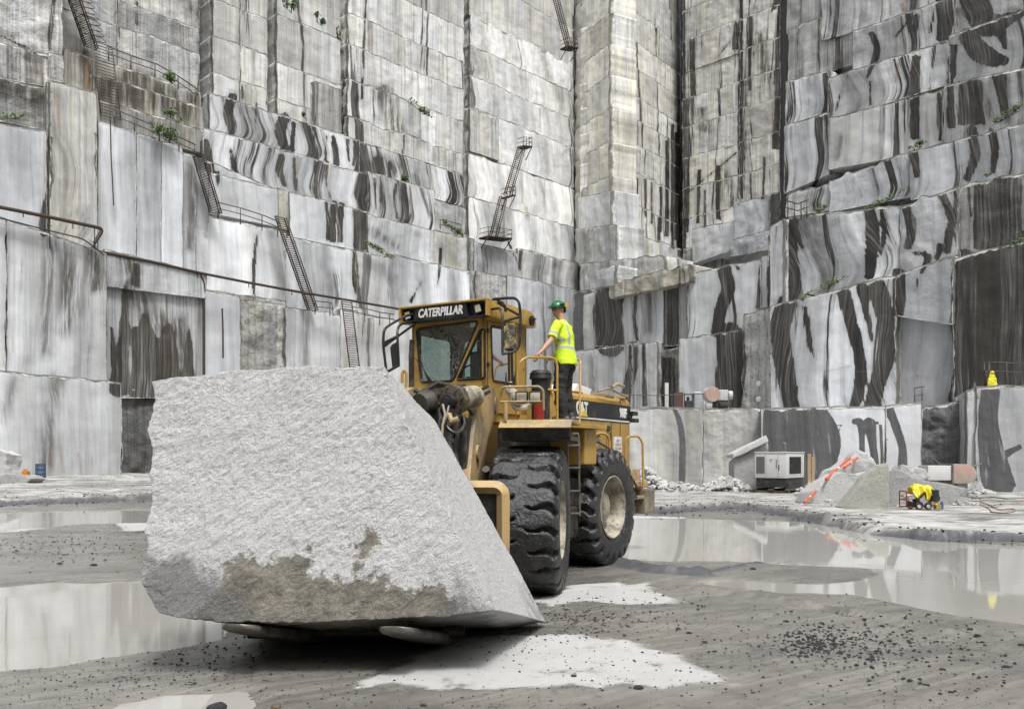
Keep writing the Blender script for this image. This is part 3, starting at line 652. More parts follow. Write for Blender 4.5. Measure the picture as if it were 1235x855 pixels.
panel('far', 'Q', 4.0, 885, 935, (247, 232), (290, 275), tone=.60, warm=.03, streak=.06, swirl=.6, rough=.2, bow=.7)
panel('far', 'Q', 4.6, 880, 932, (290, 275), (310, 300), tone=.50, warm=.05, streak=.1, swirl=.6, rough=.5, bow=.2)
panel('far', 'Q', 4.2, 928, 952, (235, 228), (300, 290), tone=.14, warm=.3, streak=.7, rough=.2, bow=0)

# --- right wall, high part
lifts('right', 'U', -1.2, 948, 1600, [-330, -280, -225, -165, -105, -50, -8, 40], tone=.50, warm=.25, dark=.22, streak=.35, swirl=.3, rough=.3, bow=.3, splits=(1060, 1165, 1300))
panel('right', 'U', -1.0, 950, 1028, (36, 2), (102, 78), tone=.50, warm=.3, dark=.27, streak=.45, swirl=.1, rough=.35, bow=0)
panel('right', 'U', -.9, 990, 1165, (-60, -120), (50, 0), tone=.54, warm=.15, dark=.27, streak=.2, swirl=.6, rough=.25, bow=.6)
panel('right', 'U', -.4, 1027, 1152, (38, -6), (100, 56), tone=.54, warm=.15, dark=.27, streak=.15, swirl=.6, rough=.2, bow=.6)
panel('right', 'U', -.3, 1151, 1600, (-4, -160), (44, -90), tone=.45, warm=.15, dark=.27, streak=.3, swirl=.5, rough=.3, bow=.6)
panel('right', 'U', .0, 947, 1000, (98, 84), (152, 134), tone=.58, warm=.02, dark=.27, streak=.08, swirl=.6, rough=.15, bow=.5)
panel('right', 'U', .5, 998, 1145, (94, 48), (146, 102), tone=.56, warm=.15, dark=.27, streak=.10, swirl=.7, rough=.15, bow=.8)
panel('right', 'U', .5, 1144, 1600, (42, -110), (104, 0), tone=.46, warm=.1, dark=.27, streak=.2, swirl=.5, rough=.15, bow=.6)
panel('right', 'U', .6, 945, 1000, (152, 134), (234, 210), tone=.57, warm=.02, dark=.27, streak=.06, swirl=.5, rough=.1, bow=.6)
panel('right', 'U', .8, 998, 1138, (143, 108), (205, 180), tone=.58, warm=.25, dark=.27, streak=.12, swirl=.25, rough=.12, bow=.2)
panel('right', 'U', 1.1, 1137, 1600, (104, 0), (182, 70), tone=.40, warm=.2, dark=.27, streak=.5, swirl=.4, rough=.15, bow=.4)
panel('right', 'U', 1.2, 946, 1097, (236, 194), (262, 240), tone=.58, warm=.15, dark=.27, streak=.15, swirl=.7, rough=.3, bow=-.7, chip=.6)
panel('right', 'U', 1.5, 1000, 1098, (216, 184), (256, 238), tone=.57, warm=.05, dark=.27, streak=.06, swirl=.6, rough=.2, bow=.7, chip=.5)
panel('right', 'U', 1.9, 1097, 1600, (182, 60), (242, 150), tone=.55, warm=.05, dark=.27, streak=.15, swirl=.5, rough=.12, bow=.6)
# right wall, middle tiers
panel('right', 'T', -.1, 943, 1085, (264, 246), (372, 338), tone=.58, warm=.06, dark=.20, streak=.08, swirl=1.0, rough=.15, bow=1.3, chip=.4, res=.16)
panel('right', 'T', .0, 1084, 1157, (247, 224), (342, 325), tone=.52, warm=.06, dark=.20, streak=.2, swirl=.7, rough=.3, bow=.8, chip=.5)
panel('right', 'T', -.1, 1156, 1600, (224, 130), (320, 240), tone=.40, warm=.35, dark=.20, streak=.7, swirl=.2, rough=.3, bow=.1)
panel('right', 'T', .7, 928, 944, (272, 264), (372, 368), tone=.55, warm=.03, dark=.20, streak=.15, swirl=.2, rough=.1, bow=0)
panel('right', 'T', 1.0, 929, 1081, (369, 331), (500, 496), tone=.50, warm=.06, dark=.20, streak=.08, swirl=.8, rough=.12, bow=-.9, chip=.35, res=.14)
panel('right', 'T', .3, 1080, 1150, (380, 370), (498, 496), tone=.50, warm=.05, dark=.20, streak=.06, swirl=.5, rough=.15, bow=-.5)
panel('right', 'T', 1.1, 1079, 1150, (331, 308), (381, 392), tone=.46, warm=.03, dark=.20, streak=.1, swirl=.5, rough=.2, bow=.2)
panel('right', 'T', .9, 1149, 1600, (311, 210), (560, 570), tone=.20, warm=.2, dark=.20, streak=.5, swirl=.4, rough=.15, bow=.3)
# --- middle benches
panel('middle', 'M', .0, 703, 718, (355, 350), (424, 420), tone=.46, warm=.4, dark=.14, streak=.3, rough=.3)
panel('middle', 'M', .2, 717, 800, (349, 334), (418, 414), tone=.56, warm=.06, dark=.14, streak=.1, swirl=.6, rough=.12, bow=.6, res=.2)
panel('middle', 'M', -.1, 799, 829, (332, 326), (418, 416), tone=.45, warm=.25, streak=.4, rough=.3, drill=.4)
panel('middle', 'M', .4, 828, 918, (330, 312), (408, 398), tone=.58, warm=.08, dark=.14, streak=.05, swirl=.5, rough=.08, bow=.7, res=.2)
panel('middle', 'M', .3, 917, 945, (310, 304), (376, 374), tone=.56, warm=.2, dark=.14, streak=.15, swirl=.4, rough=.1, bow=.3)
panel('middle', 'M', 1.0, 690, 763, (424, 414), (575, 575), tone=.56, warm=.15, dark=.14, streak=.05, swirl=.6, rough=.06, bow=.5, res=.2)
panel('middle', 'M', .8, 762, 792, (416, 412), (575, 575), tone=.50, warm=.15, dark=.14, streak=.5, swirl=.3, rough=.2)
panel('middle', 'M', .2, 790, 820, (424, 418), (575, 575), tone=.26, warm=.3, streak=.5, rough=.7, drill=1)
panel('middle', 'M', 1.3, 818, 898, (408, 398), (575, 575), tone=.56, warm=.1, dark=.14, streak=.05, swirl=.5, rough=.06, bow=.7, res=.2)
panel('middle', 'M', 3.2, 896, 931, (378, 372), (575, 575), tone=.62, warm=.3, streak=.1, rough=1.0, drill=1, chip=.5)
panel('middle', 'M', 1.2, 735, 830, (342, 318), (360, 340), tone=.42, warm=.9, dark=.14, streak=.3, rough=.9, bow=0, T=6, chip=.6, mk='x')
panel('middle', 'M', .9, 768, 800, (310, 308), (345, 340), tone=.5, warm=.5, dark=.14, streak=.3, rough=.5, chip=.5, mk='x')
panel('middle', 'M', 1.3, 722, 742, (323, 320), (346, 344), tone=.6, warm=.1, dark=.14, streak=.1, rough=.5, chip=.5, mk='x')
# --- lowest bench
panel('bench', 'G', .0, 690, 848, (491, 491), (606, 606), tone=.50, warm=.5, streak=.12, swirl=.35, rough=.12, bow=.3, res=.1, T=12)
panel('bench', 'G', -.4, 847, 919, (492, 492), (606, 606), tone=.46, warm=.35, streak=.15, swirl=.35, rough=.3, bow=.3, res=.1, T=12)
panel('bench', 'G', .5, 918, 1068, (492, 489), (608, 608), tone=.60, warm=.02, streak=.03, swirl=.10, rough=.02, bow=.3, res=.06, T=12, chip=.12)
panel('bench', 'G', .5, 1068, 1112, (488, 484), (608, 608), tone=.62, warm=.02, streak=.03, swirl=.08, rough=.02, bow=.3, res=.06, T=12, chip=.12)
panel('bench', 'G', -1.2, 1111, 1170, (492, 484), (608, 608), tone=.22, warm=.05, streak=.5, rough=1.0, drill=.5, chip=.4, res=.08, T=10)
panel('bench', 'H', .0, 1166, 1178, (468, 466), (612, 612), tone=.52, warm=.1, streak=.1, rough=.1, T=10, res=.06)
panel('bench', 'H', .15, 1177, 1600, (466, 440), (612, 612), tone=.44, warm=.05, streak=.08, swirl=.5, rough=.08, bow=.5, T=10, res=.08)

# --- the rest of the pit, behind and beside the camera
PL['K'] = Plane((-75, -48), (75, -48)); PL['K'].n = Vector((0, 1))
def far_wall(x0, y0, x1, y1, h, seed):
    a = Vector((x0, y0)); b = Vector((x1, y1)); d = (b-a); L = d.length; d.normalize(); n = Vector((-d.y, d.x))
    if n.dot(-a) < 0: n = -n
    P = Plane((x0, y0), (x1, y1)); P.n = n; P.d = d
    z = -1.0; k = 0; rs = random.Random(seed)
    while z < h:
        z1 = min(h, z+5.2); u = 0
        while u < L:
            u1 = min(L, u+rs.uniform(9, 18)); o = -.5*k+rs.uniform(-.3, .3)
            PA = a+d*u+n*o; PB = a+d*u1+n*o
            class _F:
                pass
            q = _F(); q.d = d; q.n = n; q.hit = (lambda t, oo, PA=PA, PB=PB: PA if t == 0 else PB)
            PL['_'] = q; ZC.append((z, z1)); panel('back', '_', 0, 0, 1, None, None, tone=.48, warm=rs.uniform(.1, .5), streak=rs.uniform(.2, .7), swirl=.2, rough=.3, bow=.2, res=1.2, T=5, zabs=(z, z1+.2)); u = u1
        z = z1; k += 1
ZC = []
far_wall(-62, -46, 70, -46, 40, 1); far_wall(-62, 52, -62, -46, 40, 2); far_wall(66, -46, 66, 40, 40, 3)
flush_rock('back', 'rock_face', 'stepped granite walls closing the quarry pit behind the viewpoint')
flush_rock('left', 'rock_face', 'long pale quarried granite wall with dark wavy bands and ladders, left of the far corner')
flush_rock('near left', 'rock_face', 'smooth sawn granite wall at the left with rail and dark wet recess')
flush_rock('far', 'rock_face', 'tall yellowish stepped granite walls meeting in the far corner')
flush_rock('right', 'rock_face', 'high granite wall with bold black and white swirling bands on the right')
flush_rock('middle', 'rock_face', 'two low tiers of banded granite blocks below the far corner')
flush_rock('bench', 'rock_face', 'lowest sawn granite bench with slate grey marks behind the generator')
# ------------------------------------------------------------------ ground, water
def GP(*pts): return [gpt(*p) for p in pts]
POOLS = {
 'a': GP((700,632),(762,624),(830,625),(900,627),(960,629),(1000,634),(1040,642),(1100,650),(1170,655),(1300,659),(1500,680),(1500,800),(1300,764),(1235,752),(1160,740),(1100,728),(1030,716),(940,713),(880,708),(848,701),(880,699),(930,702),(998,706),(1060,692),(1055,686),(960,682),(880,676),(800,677),(745,674),(700,660)),
 'b': GP((-120,712),(0,708),(60,703),(175,701),(230,712),(262,735),(275,756),(262,768),(190,783),(120,793),(60,803),(-120,815)),
 'c': GP((110,870),(150,848),(200,838),(285,836),(302,848),(280,870),(200,900)),
 'd': GP((-100,620),(0,618),(90,615),(240,612),(240,628),(100,632),(0,640),(-100,650)),
}
DRY = [GP((409,840),(455,815),(500,795),(560,768),(600,765),(700,768),(760,775),(805,790),(840,805),(860,813),(893,829),(850,828),(800,831),(760,826),(720,838),(690,828),(650,832),(600,836),(561,834),(520,836),(470,826),(440,836)),
       GP((640,726),(690,708),(730,704),(775,706),(790,712),(820,727),(790,732),(740,730),(700,727),(665,734)),
       GP((1060,628),(1150,630),(1235,634),(1400,640),(1400,652),(1235,648),(1150,645),(1080,640),(1050,636)),
       GP((-50,640),(30,636),(60,637),(30,641),(-50,646)), GP((140,632),(178,626),(182,640),(150,642)),
       GP((755,622),(830,624),(800,630),(755,632))]
STEP = GP((-400,634),(-100,616),(0,611),(60,609),(120,607),(190,604),(400,604),(640,612),(763,617),(800,619),(850,616),(890,612),(930,617),(975,626),(1010,636),(1050,645),(1100,648),(1140,653),(1170,651),(1235,653),(1330,658),(1500,668))
STEPL = STEP+[(400, 22), (400, 400), (-400, 400), (-400, 22)]
RIB = [(GP((740,679),(765,684),(795,690),(830,693),(850,692)), .30, .09), (GP((850,692),(905,682),(955,676)), .10, .035), (GP((1100,737),(1235,775),(1400,830)), .25, .02),
       (GP((740,700),(860,712),(960,727),(1100,752),(1235,788),(1400,850)), .14, .035), (GP((640,720),(740,706),(830,696)), .07, .015)]
def ground_h(X, Y):
    X = np.asarray(X, float); Y = np.asarray(Y, float)
    near = np.clip(1-np.abs(Y)/60, 0, 1)
    h = .018*fbm(X*.7, Y*.7, 0, 3)+.009*fbm(X*3.2, Y*3.2, 2, 4)+.018
    # wheel ruts left by earlier passes
    for Pr, wr in ((GP((640,712),(760,706),(900,722),(1060,748),(1235,800),(1500,880)), .16), (GP((700,760),(860,762),(1000,800),(1150,870)), .3), (GP((420,855),(600,850),(800,846),(1000,860)), .3)):
        q = dist_line(X, Y, Pr, wr*2); h = h - .010*sstep(0, wr, q) + .006*np.exp(-(q/.07)**2)
    wb = .5*fbm(X*.9, Y*.9, 5, 4)+.22*fbm(X*3.5, Y*3.5, 6, 3)
    s = sdf_poly(X, Y, STEPL)+wb*.9
    st = sstep(-.02, .10, s)*(1+.45*fbm(X*.8, Y*.8, 12, 3))
    edge = np.exp(-np.maximum(s, 0)/.8)
    rt = sstep(-3, 3, X); fall = 1-rt*(1-np.exp(-np.maximum(s, 0)/2.2))*.95
    h = h + st*(.17*fall+.04*fbm(X*1.3, Y*1.3, 9, 4)+.03*edge) - rt*.10*sstep(30, 42, Y)
    h = h + st*.03*fbm(X*.35, Y*.35, 3, 3)
    # left rear rises
    r = sstep(22, 62, Y)*sstep(-2, -16, X)
    h = h + r*.36 + sstep(70, 110, Y)*.0
    lo = np.full(X.shape, -9.0)
    for k, P in POOLS.items():
        q = sdf_poly(X, Y, P)+.13*fbm(X*1.6, Y*2.4, 7, 4)*np.clip(Y/9, .6, 2.2)
        lo = np.maximum(lo, q)
    w = sstep(-.25, .12, lo)
    h = h*(1-w)+(-.045)*w
    for P, wd, hh in RIB:
        q = dist_line(X, Y, P, wd*2)+.05*fbm(X*4, Y*4, 1, 3)
        h = h + hh*sstep(0, wd*.9, q)*(1+.5*fbm(X*6, Y*6, 3, 3))
    # heaved slab between the ledges on the right
    q = sdf_poly(X, Y, GP((975,624),(1000,622),(1060,627),(1130,631),(1100,645),(1010,634)))
    h = h + .06*sstep(-.2, .8, q)
    return h, s, lo
WATER_Z = -.012
def rows_():
    y = list(np.arange(-300, 0, 30.))+[0, 1.2, 2.2]
    v = 3.0
    while v < 62: y.append(v); v += max(.02, v*v/1905*.62)
    while v < 900: y.append(v); v *= 1.07
    return np.array(y)
yy = rows_()
uu = np.concatenate([-np.geomspace(60, .9, 26), np.linspace(-.82, .82, 470), np.geomspace(.9, 60, 26)])
Wd = np.maximum(np.abs(yy), 5.)
Wd = np.minimum(Wd, 90)
Yg = np.repeat(yy[:, None], len(uu), 1); Xg = uu[None, :]*Wd[:, None]
Hg, Sg, Lg = ground_h(Xg, Yg)
dry = np.full(Xg.shape, -9.)
for P in DRY: dry = np.maximum(dry, sdf_poly(Xg, Yg, P))
floorw = sstep(-.3, .6, Sg)
def ground_material():
    t = NT('wet_quarry_floor'); p = t.geo()
    wet = t.attr('wetness'); dryf = t.attr('dry'); back = t.attr('back'); edge = t.attr('ledge')
    x, y, z = t.sep(p)
    n1 = t.noise(p, .55, 5, .6); n2 = t.noise(p, 5, 7, .7); n3 = t.noise(p, 38, 5, .75)
    # wheel-wash streaks, drawn out along the haul track
    rx = t.math('ADD', t.math('MULTIPLY', x, .83), t.math('MULTIPLY', y, .55)); ry = t.math('SUBTRACT', t.math('MULTIPLY', y, .83), t.math('MULTIPLY', x, .55))
    sw = t.ramp(t.noise(t.comb(t.math('MULTIPLY', rx, .5), t.math('MULTIPLY', ry, 22), n1), 1, 4, .6), .52, .66)
    wv = t.noise(t.comb(t.math('MULTIPLY', rx, .7), t.math('MULTIPLY', ry, 7.5), t.math('MULTIPLY', n1, 1.0)), 1, 6, .68, .6)
    base = t.mix(n1, (.12, .114, .10), (.175, .168, .15))
    base = t.mix(t.ramp(wv, .35, .68), base, (.225, .218, .197))
    base = t.mix(t.math('MULTIPLY', t.ramp(n2, .5, .72), .6), base, (.065, .065, .064))
    base = t.mix(t.math('MULTIPLY', t.ramp(n3, .55, .72), .45), base, (.26, .255, .24))
    base = t.mix(t.math('MULTIPLY', t.math('MULTIPLY', sw, t.ramp(n1, .42, .6)), .5), base, (.27, .262, .24))
    base = t.mix(t.math('MULTIPLY', t.ramp(t.noise(t.vm('MULTIPLY', p, (.5, 1.1, 1)), 1, 5, .6), .46, .62), .42), base, (.07, .07, .068))
    # dried stone dust
    dn = t.math('ADD', dryf, t.math('MULTIPLY', t.math('SUBTRACT', t.noise(p, 2.2, 8, .72), .5), .75))
    df = t.ramp(dn, -.03, .07)
    df = t.math('MULTIPLY', df, t.ramp(t.noise(p, 1.7, 7, .75), .30, .46))
    dust = t.mix(n2, (.30,.30,.29), (.44,.44,.43))
    dust = t.mix(t.math('MULTIPLY', t.ramp(t.noise(p, 1.1, 4, .6), .35, .6), .35), dust, (.42, .42, .41))
    dust = t.mix(t.math('MULTIPLY', t.ramp(t.noise(p, 9, 6, .8), .55, .68), .7), dust, (.30, .30, .29))
    bn = t.noise(t.vm('MULTIPLY', p, (.28, .95, 1)), 1, 7, .72)
    bd = t.math('MULTIPLY', back, t.ramp(bn, .40, .54))
    c = t.mix(df, base, dust)
    bdust = t.mix(t.ramp(t.noise(t.vm('MULTIPLY', p, (.8, 2.6, 1)), 1, 7, .75), .42, .62), (.46,.455,.44), (.12,.118,.11))
    c = t.mix(bd, c, bdust)
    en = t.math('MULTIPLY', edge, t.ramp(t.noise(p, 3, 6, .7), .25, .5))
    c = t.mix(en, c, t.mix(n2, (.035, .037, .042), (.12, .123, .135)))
    rg = t.mix(t.math('MAXIMUM', df, bd), t.mix(t.ramp(n1, .4, .65), (.36,)*3, (.13,)*3), (.85,)*3)
    h = t.math('ADD', t.math('MULTIPLY', n3, .5), t.math('ADD', t.math('MULTIPLY', n2, .5), t.math('MULTIPLY', wv, .15)))
    return t.fin(c, rg, 0, t.bump(h, .55, .018), .5)
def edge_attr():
    e = np.exp(-((Sg+.22+.5*0)/.22)**2)*1.3 + .6*np.exp(-np.abs(Sg)/.3)  # dark ledge rock, with the undercut's shade put into the colour
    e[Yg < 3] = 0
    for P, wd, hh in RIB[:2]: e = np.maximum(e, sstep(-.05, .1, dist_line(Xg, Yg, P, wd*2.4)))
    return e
N = len(uu); Mrows = len(yy)
ids = np.arange(N*Mrows).reshape(Mrows, N)
F = np.stack([ids[:-1, :-1], ids[:-1, 1:], ids[1:, 1:], ids[1:, :-1]], -1).reshape(-1, 4)
V = np.stack([Xg, Yg, Hg], -1).reshape(-1, 3)
me = bpy.data.meshes.new('ground'); me.vertices.add(len(V)); me.vertices.foreach_set('co', V.astype(np.float32).ravel())
me.loops.add(F.size); me.loops.foreach_set('vertex_index', F.astype(np.int32).ravel())
me.polygons.add(len(F)); me.polygons.foreach_set('loop_start', np.arange(0, F.size, 4, dtype=np.int32)); me.polygons.foreach_set('loop_total', np.full(len(F), 4, np.int32))
me.polygons.foreach_set('use_smooth', np.ones(len(F), bool)); me.update(calc_edges=True)
for k, a_ in (('wetness', sstep(-.8, 0, Lg)), ('dry', np.clip(dry, -3, 3)), ('back', np.clip(floorw*sstep(-.05, .12, Sg), 0, 1)), ('ledge', edge_attr())):
    q = me.attributes.new(k, 'FLOAT', 'POINT'); q.data.foreach_set('value', a_.astype(np.float32).ravel())
me.materials.append(ground_material())
ground = bpy.data.objects.new('ground', me); COL.objects.link(ground); tag(ground, 'wet grey quarry floor with pale dust patches and low ledges', kind='structure')
def gz(x, y):
    return float(ground_h(np.array([x]), np.array([y]))[0][0])

def water_material():
    t = NT('milky_puddle_water'); p = t.geo()
    n = t.noise(p, .5, 5, .6); n2 = t.noise(t.vm('MULTIPLY', p, (1, 2.2, 1)), 2.2, 5, .6)
    c = t.mix(n, (.31, .306, .28), (.37, .365, .34))
    c = t.mix(t.math('MULTIPLY', t.ramp(n2, .5, .75), .3), c, (.27, .262, .235))
    t.b.inputs['IOR'].default_value = 1.40
    return t.fin(c, .035, 0, t.bump(t.noise(p, 1.3, 3, .5), .12, .01), .75)
WM = water_material()
keys = list(POOLS); CS = .22
for ki, k in enumerate(keys):
    P = POOLS[k]; x0, x1 = min(p_[0] for p_ in P)-1, max(p_[0] for p_ in P)+1; y0, y1 = min(p_[1] for p_ in P)-1, max(p_[1] for p_ in P)+1
    i0, i1, j0, j1 = int(x0/CS)-1, int(x1/CS)+1, int(y0/CS)-1, int(y1/CS)+1
    II, JJ = np.meshgrid(np.arange(i0, i1), np.arange(j0, j1)); cx_, cy_ = (II+.5)*CS, (JJ+.5)*CS
    S4 = np.stack([sdf_poly(cx_, cy_, POOLS[q_]) for q_ in keys])
    ok = (S4[ki] > -.55) & (S4.argmax(0) == ki) & (cy_ > 2.5)
    vid = {}; V, F_ = [], []
    for i, j in zip(II[ok].tolist(), JJ[ok].tolist()):
        f = []
        for a_, b_ in ((i, j), (i+1, j), (i+1, j+1), (i, j+1)):
            if (a_, b_) not in vid: vid[(a_, b_)] = len(V); V.append((a_*CS, b_*CS, WATER_Z))
            f.append(vid[(a_, b_)])
        F_.append(f)
    o = mesh_obj('water', V, F_, WM)
    tag(o, {'a': 'large still puddle mirroring the wall beside the loader', 'b': 'milky puddle to the left of the lifted granite block', 'c': 'small puddle in front at the lower left', 'd': 'thin far puddle below the left wall'}[k], kind='structure')
# ------------------------------------------------------------------ the lifted granite block
def granite_material():
    t = NT('rough_grey_granite'); p = t.obj()
    a = t.attr('dirt'); b = t.attr('dark_grey')
    n1 = t.noise(p, 1.2, 5, .6); n2 = t.noise(p, 14, 6, .7); n3 = t.noise(p, 70, 4, .75)
    x, y, z = t.sep(p)
    # split surface: short slanting ridges
    q = t.comb(t.math('ADD', t.math('MULTIPLY', x, .80), t.math('MULTIPLY', z, -.6)), y, t.math('ADD', t.math('MULTIPLY', z, .8), t.math('MULTIPLY', x, .6)))
    rd = t.noise(t.vm('MULTIPLY', q, (27, 25, 15)), 1, 5, .62, .0)
    rd2 = t.noise(t.vm('MULTIPLY', q, (13, 13, 7.5)), 1, 6, .7, .1)
    c = t.mix(n1, (.55, .55, .55), (.65, .65, .65))
    c = t.mix(t.math('MULTIPLY', t.ramp(rd, .45, .62), .30), c, (.70, .70, .70))
    c = t.mix(t.math('MULTIPLY', t.ramp(n3, .56, .70), .5), c, (.17, .17, .17))
    c = t.mix(t.math('MULTIPLY', t.ramp(n3, .42, .30), .4), c, (.62, .62, .62))
    dn = t.math('ADD', a, t.math('ADD', t.math('MULTIPLY', t.math('SUBTRACT', t.noise(p, 3.0, 9, .76), .5), .95), 0.0))
    mud = t.mix(t.ramp(t.noise(p, 5, 6, .7), .35, .65), (.13, .118, .09), (.27, .25, .20))
    c = t.mix(t.math('MULTIPLY', t.ramp(dn, -.02, .05), .92), c, mud)
    c = t.mix(t.math('MULTIPLY', t.ramp(t.noise(p, 6, 8, .8), .62, .70), .55), c, (.2, .2, .2))
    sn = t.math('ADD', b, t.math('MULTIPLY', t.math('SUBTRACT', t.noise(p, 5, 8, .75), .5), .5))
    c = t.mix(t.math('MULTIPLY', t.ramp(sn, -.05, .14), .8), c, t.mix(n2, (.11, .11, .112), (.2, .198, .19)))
    c = t.mix(t.math('MULTIPLY', t.ramp(t.noise(p, 2.6, 6, .7), .66, .72), .6), c, (.2, .18, .14))
    c = t.mix(t.math('MULTIPLY', t.ramp(rd, .46, .36), .30), c, (.28, .28, .28))
    h = t.math('ADD', t.math('MULTIPLY', rd, 1.2), t.math('ADD', t.math('MULTIPLY', rd2, 1.0), t.math('MULTIPLY', n3, .6)))
    return t.fin(c, .85, 0, t.bump(h, 1.0, .038), .3)
GRAN = granite_material()
def solve_front(px, py, d0=7.05, k=.23):
    d = d0
    for _ in range(30): z = CH+(HOR-py)/FPX*d; d = d0+k*(z-.5)
    return np.array(((px-CXP)/FPX*d, d, z))
def curve(pts, n):
    P = np.array([solve_front(*p) for p in pts]); L = np.r_[0, np.cumsum(np.linalg.norm(np.diff(P, axis=0), axis=1))]; L /= L[-1]
    return lambda t: np.stack([np.interp(t, L, P[:, i]) for i in range(3)], -1)
cl = curve([(192,739),(179,708),(175,692),(180,655),(177,632),(183,600),(181,570),(185,540),(181,510),(185,480),(184,461)], 1)
cr = curve([(593,734),(567,677),(532,603),(489,508),(462,443)], 1)
ct = curve([(184,461),(205,455),(243,454),(285,447),(350,446),(420,444),(462,443)], 1)
cb = curve([(192,739),(264,749),(330,750),(450,748),(541,744),(593,734)], 1)
def coons(u, v):
    u_ = u[..., None]; v_ = v[..., None]
    A = (1-u_)*cl(v)+u_*cr(v); B = (1-v_)*cb(u)+v_*ct(u)
    C = (1-u_)*(1-v_)*cl(np.zeros_like(v))+u_*(1-v_)*cr(np.zeros_like(v))+(1-u_)*v_*cl(np.ones_like(v))+u_*v_*cr(np.ones_like(v))
    return A+B-C
BK = np.array((.156, .965, -.235))
def bpos(u, v, w):
    P = coons(u, v)
    wd = 1.62+.5*(1-v)+.1*u
    P = P + (w*wd)[..., None]*BK
    P[..., 0] += .18*w*u*(1-.8*v**2)
    return P
nu_, nv_, nw_ = 340, 250, 130
verts, faces, cache = [], [], {}
Vs = []; Fs = []; off = 0
def patch(u, v, w, flip):
    global off
    P = bpos(u, v, w); n, m = u.shape
    Vs.append(P.reshape(-1, 3)); ids = np.arange(n*m).reshape(n, m)+off; off += n*m
    q = np.stack([ids[:-1, :-1], ids[:-1, 1:], ids[1:, 1:], ids[1:, :-1]], -1).reshape(-1, 4)
    Fs.append(q[:, ::-1] if flip else q)
su = np.linspace(0, 1, nu_); sv_ = np.linspace(0, 1, nv_); sw = np.linspace(0, 1, nw_)
U, V_ = np.meshgrid(su, sv_); patch(U, V_, U*0, False); patch(U, V_, U*0+1, True)
W_, V_ = np.meshgrid(sw, sv_); patch(W_*0+1, V_, W_, False); patch(W_*0, V_, W_, True)
U, W_ = np.meshgrid(su, sw); patch(U, W_*0+1, W_, False); patch(U, W_*0, W_, True)
BV = np.concatenate(Vs); BF = np.concatenate(Fs)
pxs = CXP+FPX*BV[:, 0]/BV[:, 1]; pys = HOR-FPX*(BV[:, 2]-CH)/BV[:, 1]
dirt = sdf_poly(pxs, pys, [(262,694),(300,673),(325,668),(375,674),(388,688),(430,694),(465,692),(480,700),(500,712),(530,706),(545,720),(560,800),(230,800),(232,738)])/140
dirt = np.maximum(dirt, dist_line(pxs, pys, [(445,650),(436,668),(420,700)], [7,4,10])/140)
dirt = np.maximum(dirt, dist_line(pxs, pys, [(375,672),(372,660)], 6)/140)
dark_grey = np.maximum(sdf_poly(pxs, pys, [(170,658),(225,668),(262,692),(300,712),(320,800),(170,800)]), sdf_poly(pxs, pys, [(552,692),(575,712),(600,740),(600,800),(505,800),(520,735)]))/140
dark_grey = np.maximum(dark_grey, dist_line(pxs, pys, [(200,800),(650,800)], 90)/140)  # darker grey along the whole underside
dark_grey = np.maximum(dark_grey, dist_line(pxs, pys, [(628,700),(645,740),(640,770)], [6,14,30])/140)
dark_grey = np.maximum(dark_grey, dist_line(pxs, pys, [(505,640),(525,700)], [6,10])/140-.03)
ctr = BV.mean(0)
dirv = BV-ctr; dirv /= np.linalg.norm(dirv, axis=1)[:, None]
x, y, z = BV.T
q1 = x*.8-z*.6; q2 = z*.8+x*.6
nse = .045*fbm(x*1.1, z*1.1+3, y*1.1, 3)+.021*fbm(q1*7, q2*3.5, y*6, 4)+.013*fbm(q1*20, q2*11, y*20, 3)
yw = y-7.05-.23*(z-.5)
rside = sstep(.12, .3, yw)*sstep(-1.3, -.9, x)
nse = nse*(1-.45*rside)
left = sstep(-2.75, -2.9, x)
nse = nse + left*.05*fbm(x*2, z*6, y*2, 4) + sstep(0, .1, dirt)*.02*fbm(x*12, z*12, y*9, 3)
BV = BV + dirv*nse[:, None]
bme = bpy.data.meshes.new('granite_block'); bme.vertices.add(len(BV)); bme.vertices.foreach_set('co', BV.astype(np.float32).ravel())
bme.loops.add(BF.size); bme.loops.foreach_set('vertex_index', BF.astype(np.int32).ravel())
bme.polygons.add(len(BF)); bme.polygons.foreach_set('loop_start', np.arange(0, BF.size, 4, dtype=np.int32)); bme.polygons.foreach_set('loop_total', np.full(len(BF), 4, np.int32))
bme.polygons.foreach_set('use_smooth', np.ones(len(BF), bool)); bme.update(calc_edges=True)
for k, a_ in (('dirt', dirt), ('dark_grey', dark_grey)):
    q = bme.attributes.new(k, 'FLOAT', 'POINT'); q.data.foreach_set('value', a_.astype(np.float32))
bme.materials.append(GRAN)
bb_ = bmesh.new(); bb_.from_mesh(bme); bmesh.ops.remove_doubles(bb_, verts=bb_.verts, dist=.0008); bmesh.ops.recalc_face_normals(bb_, faces=bb_.faces); bb_.to_mesh(bme); bb_.free()
blk = bpy.data.objects.new('granite_block', bme); COL.objects.link(blk)
tag(blk, 'huge rough pale granite block with muddy lower edge lifted on the loader forks', 'stone block')
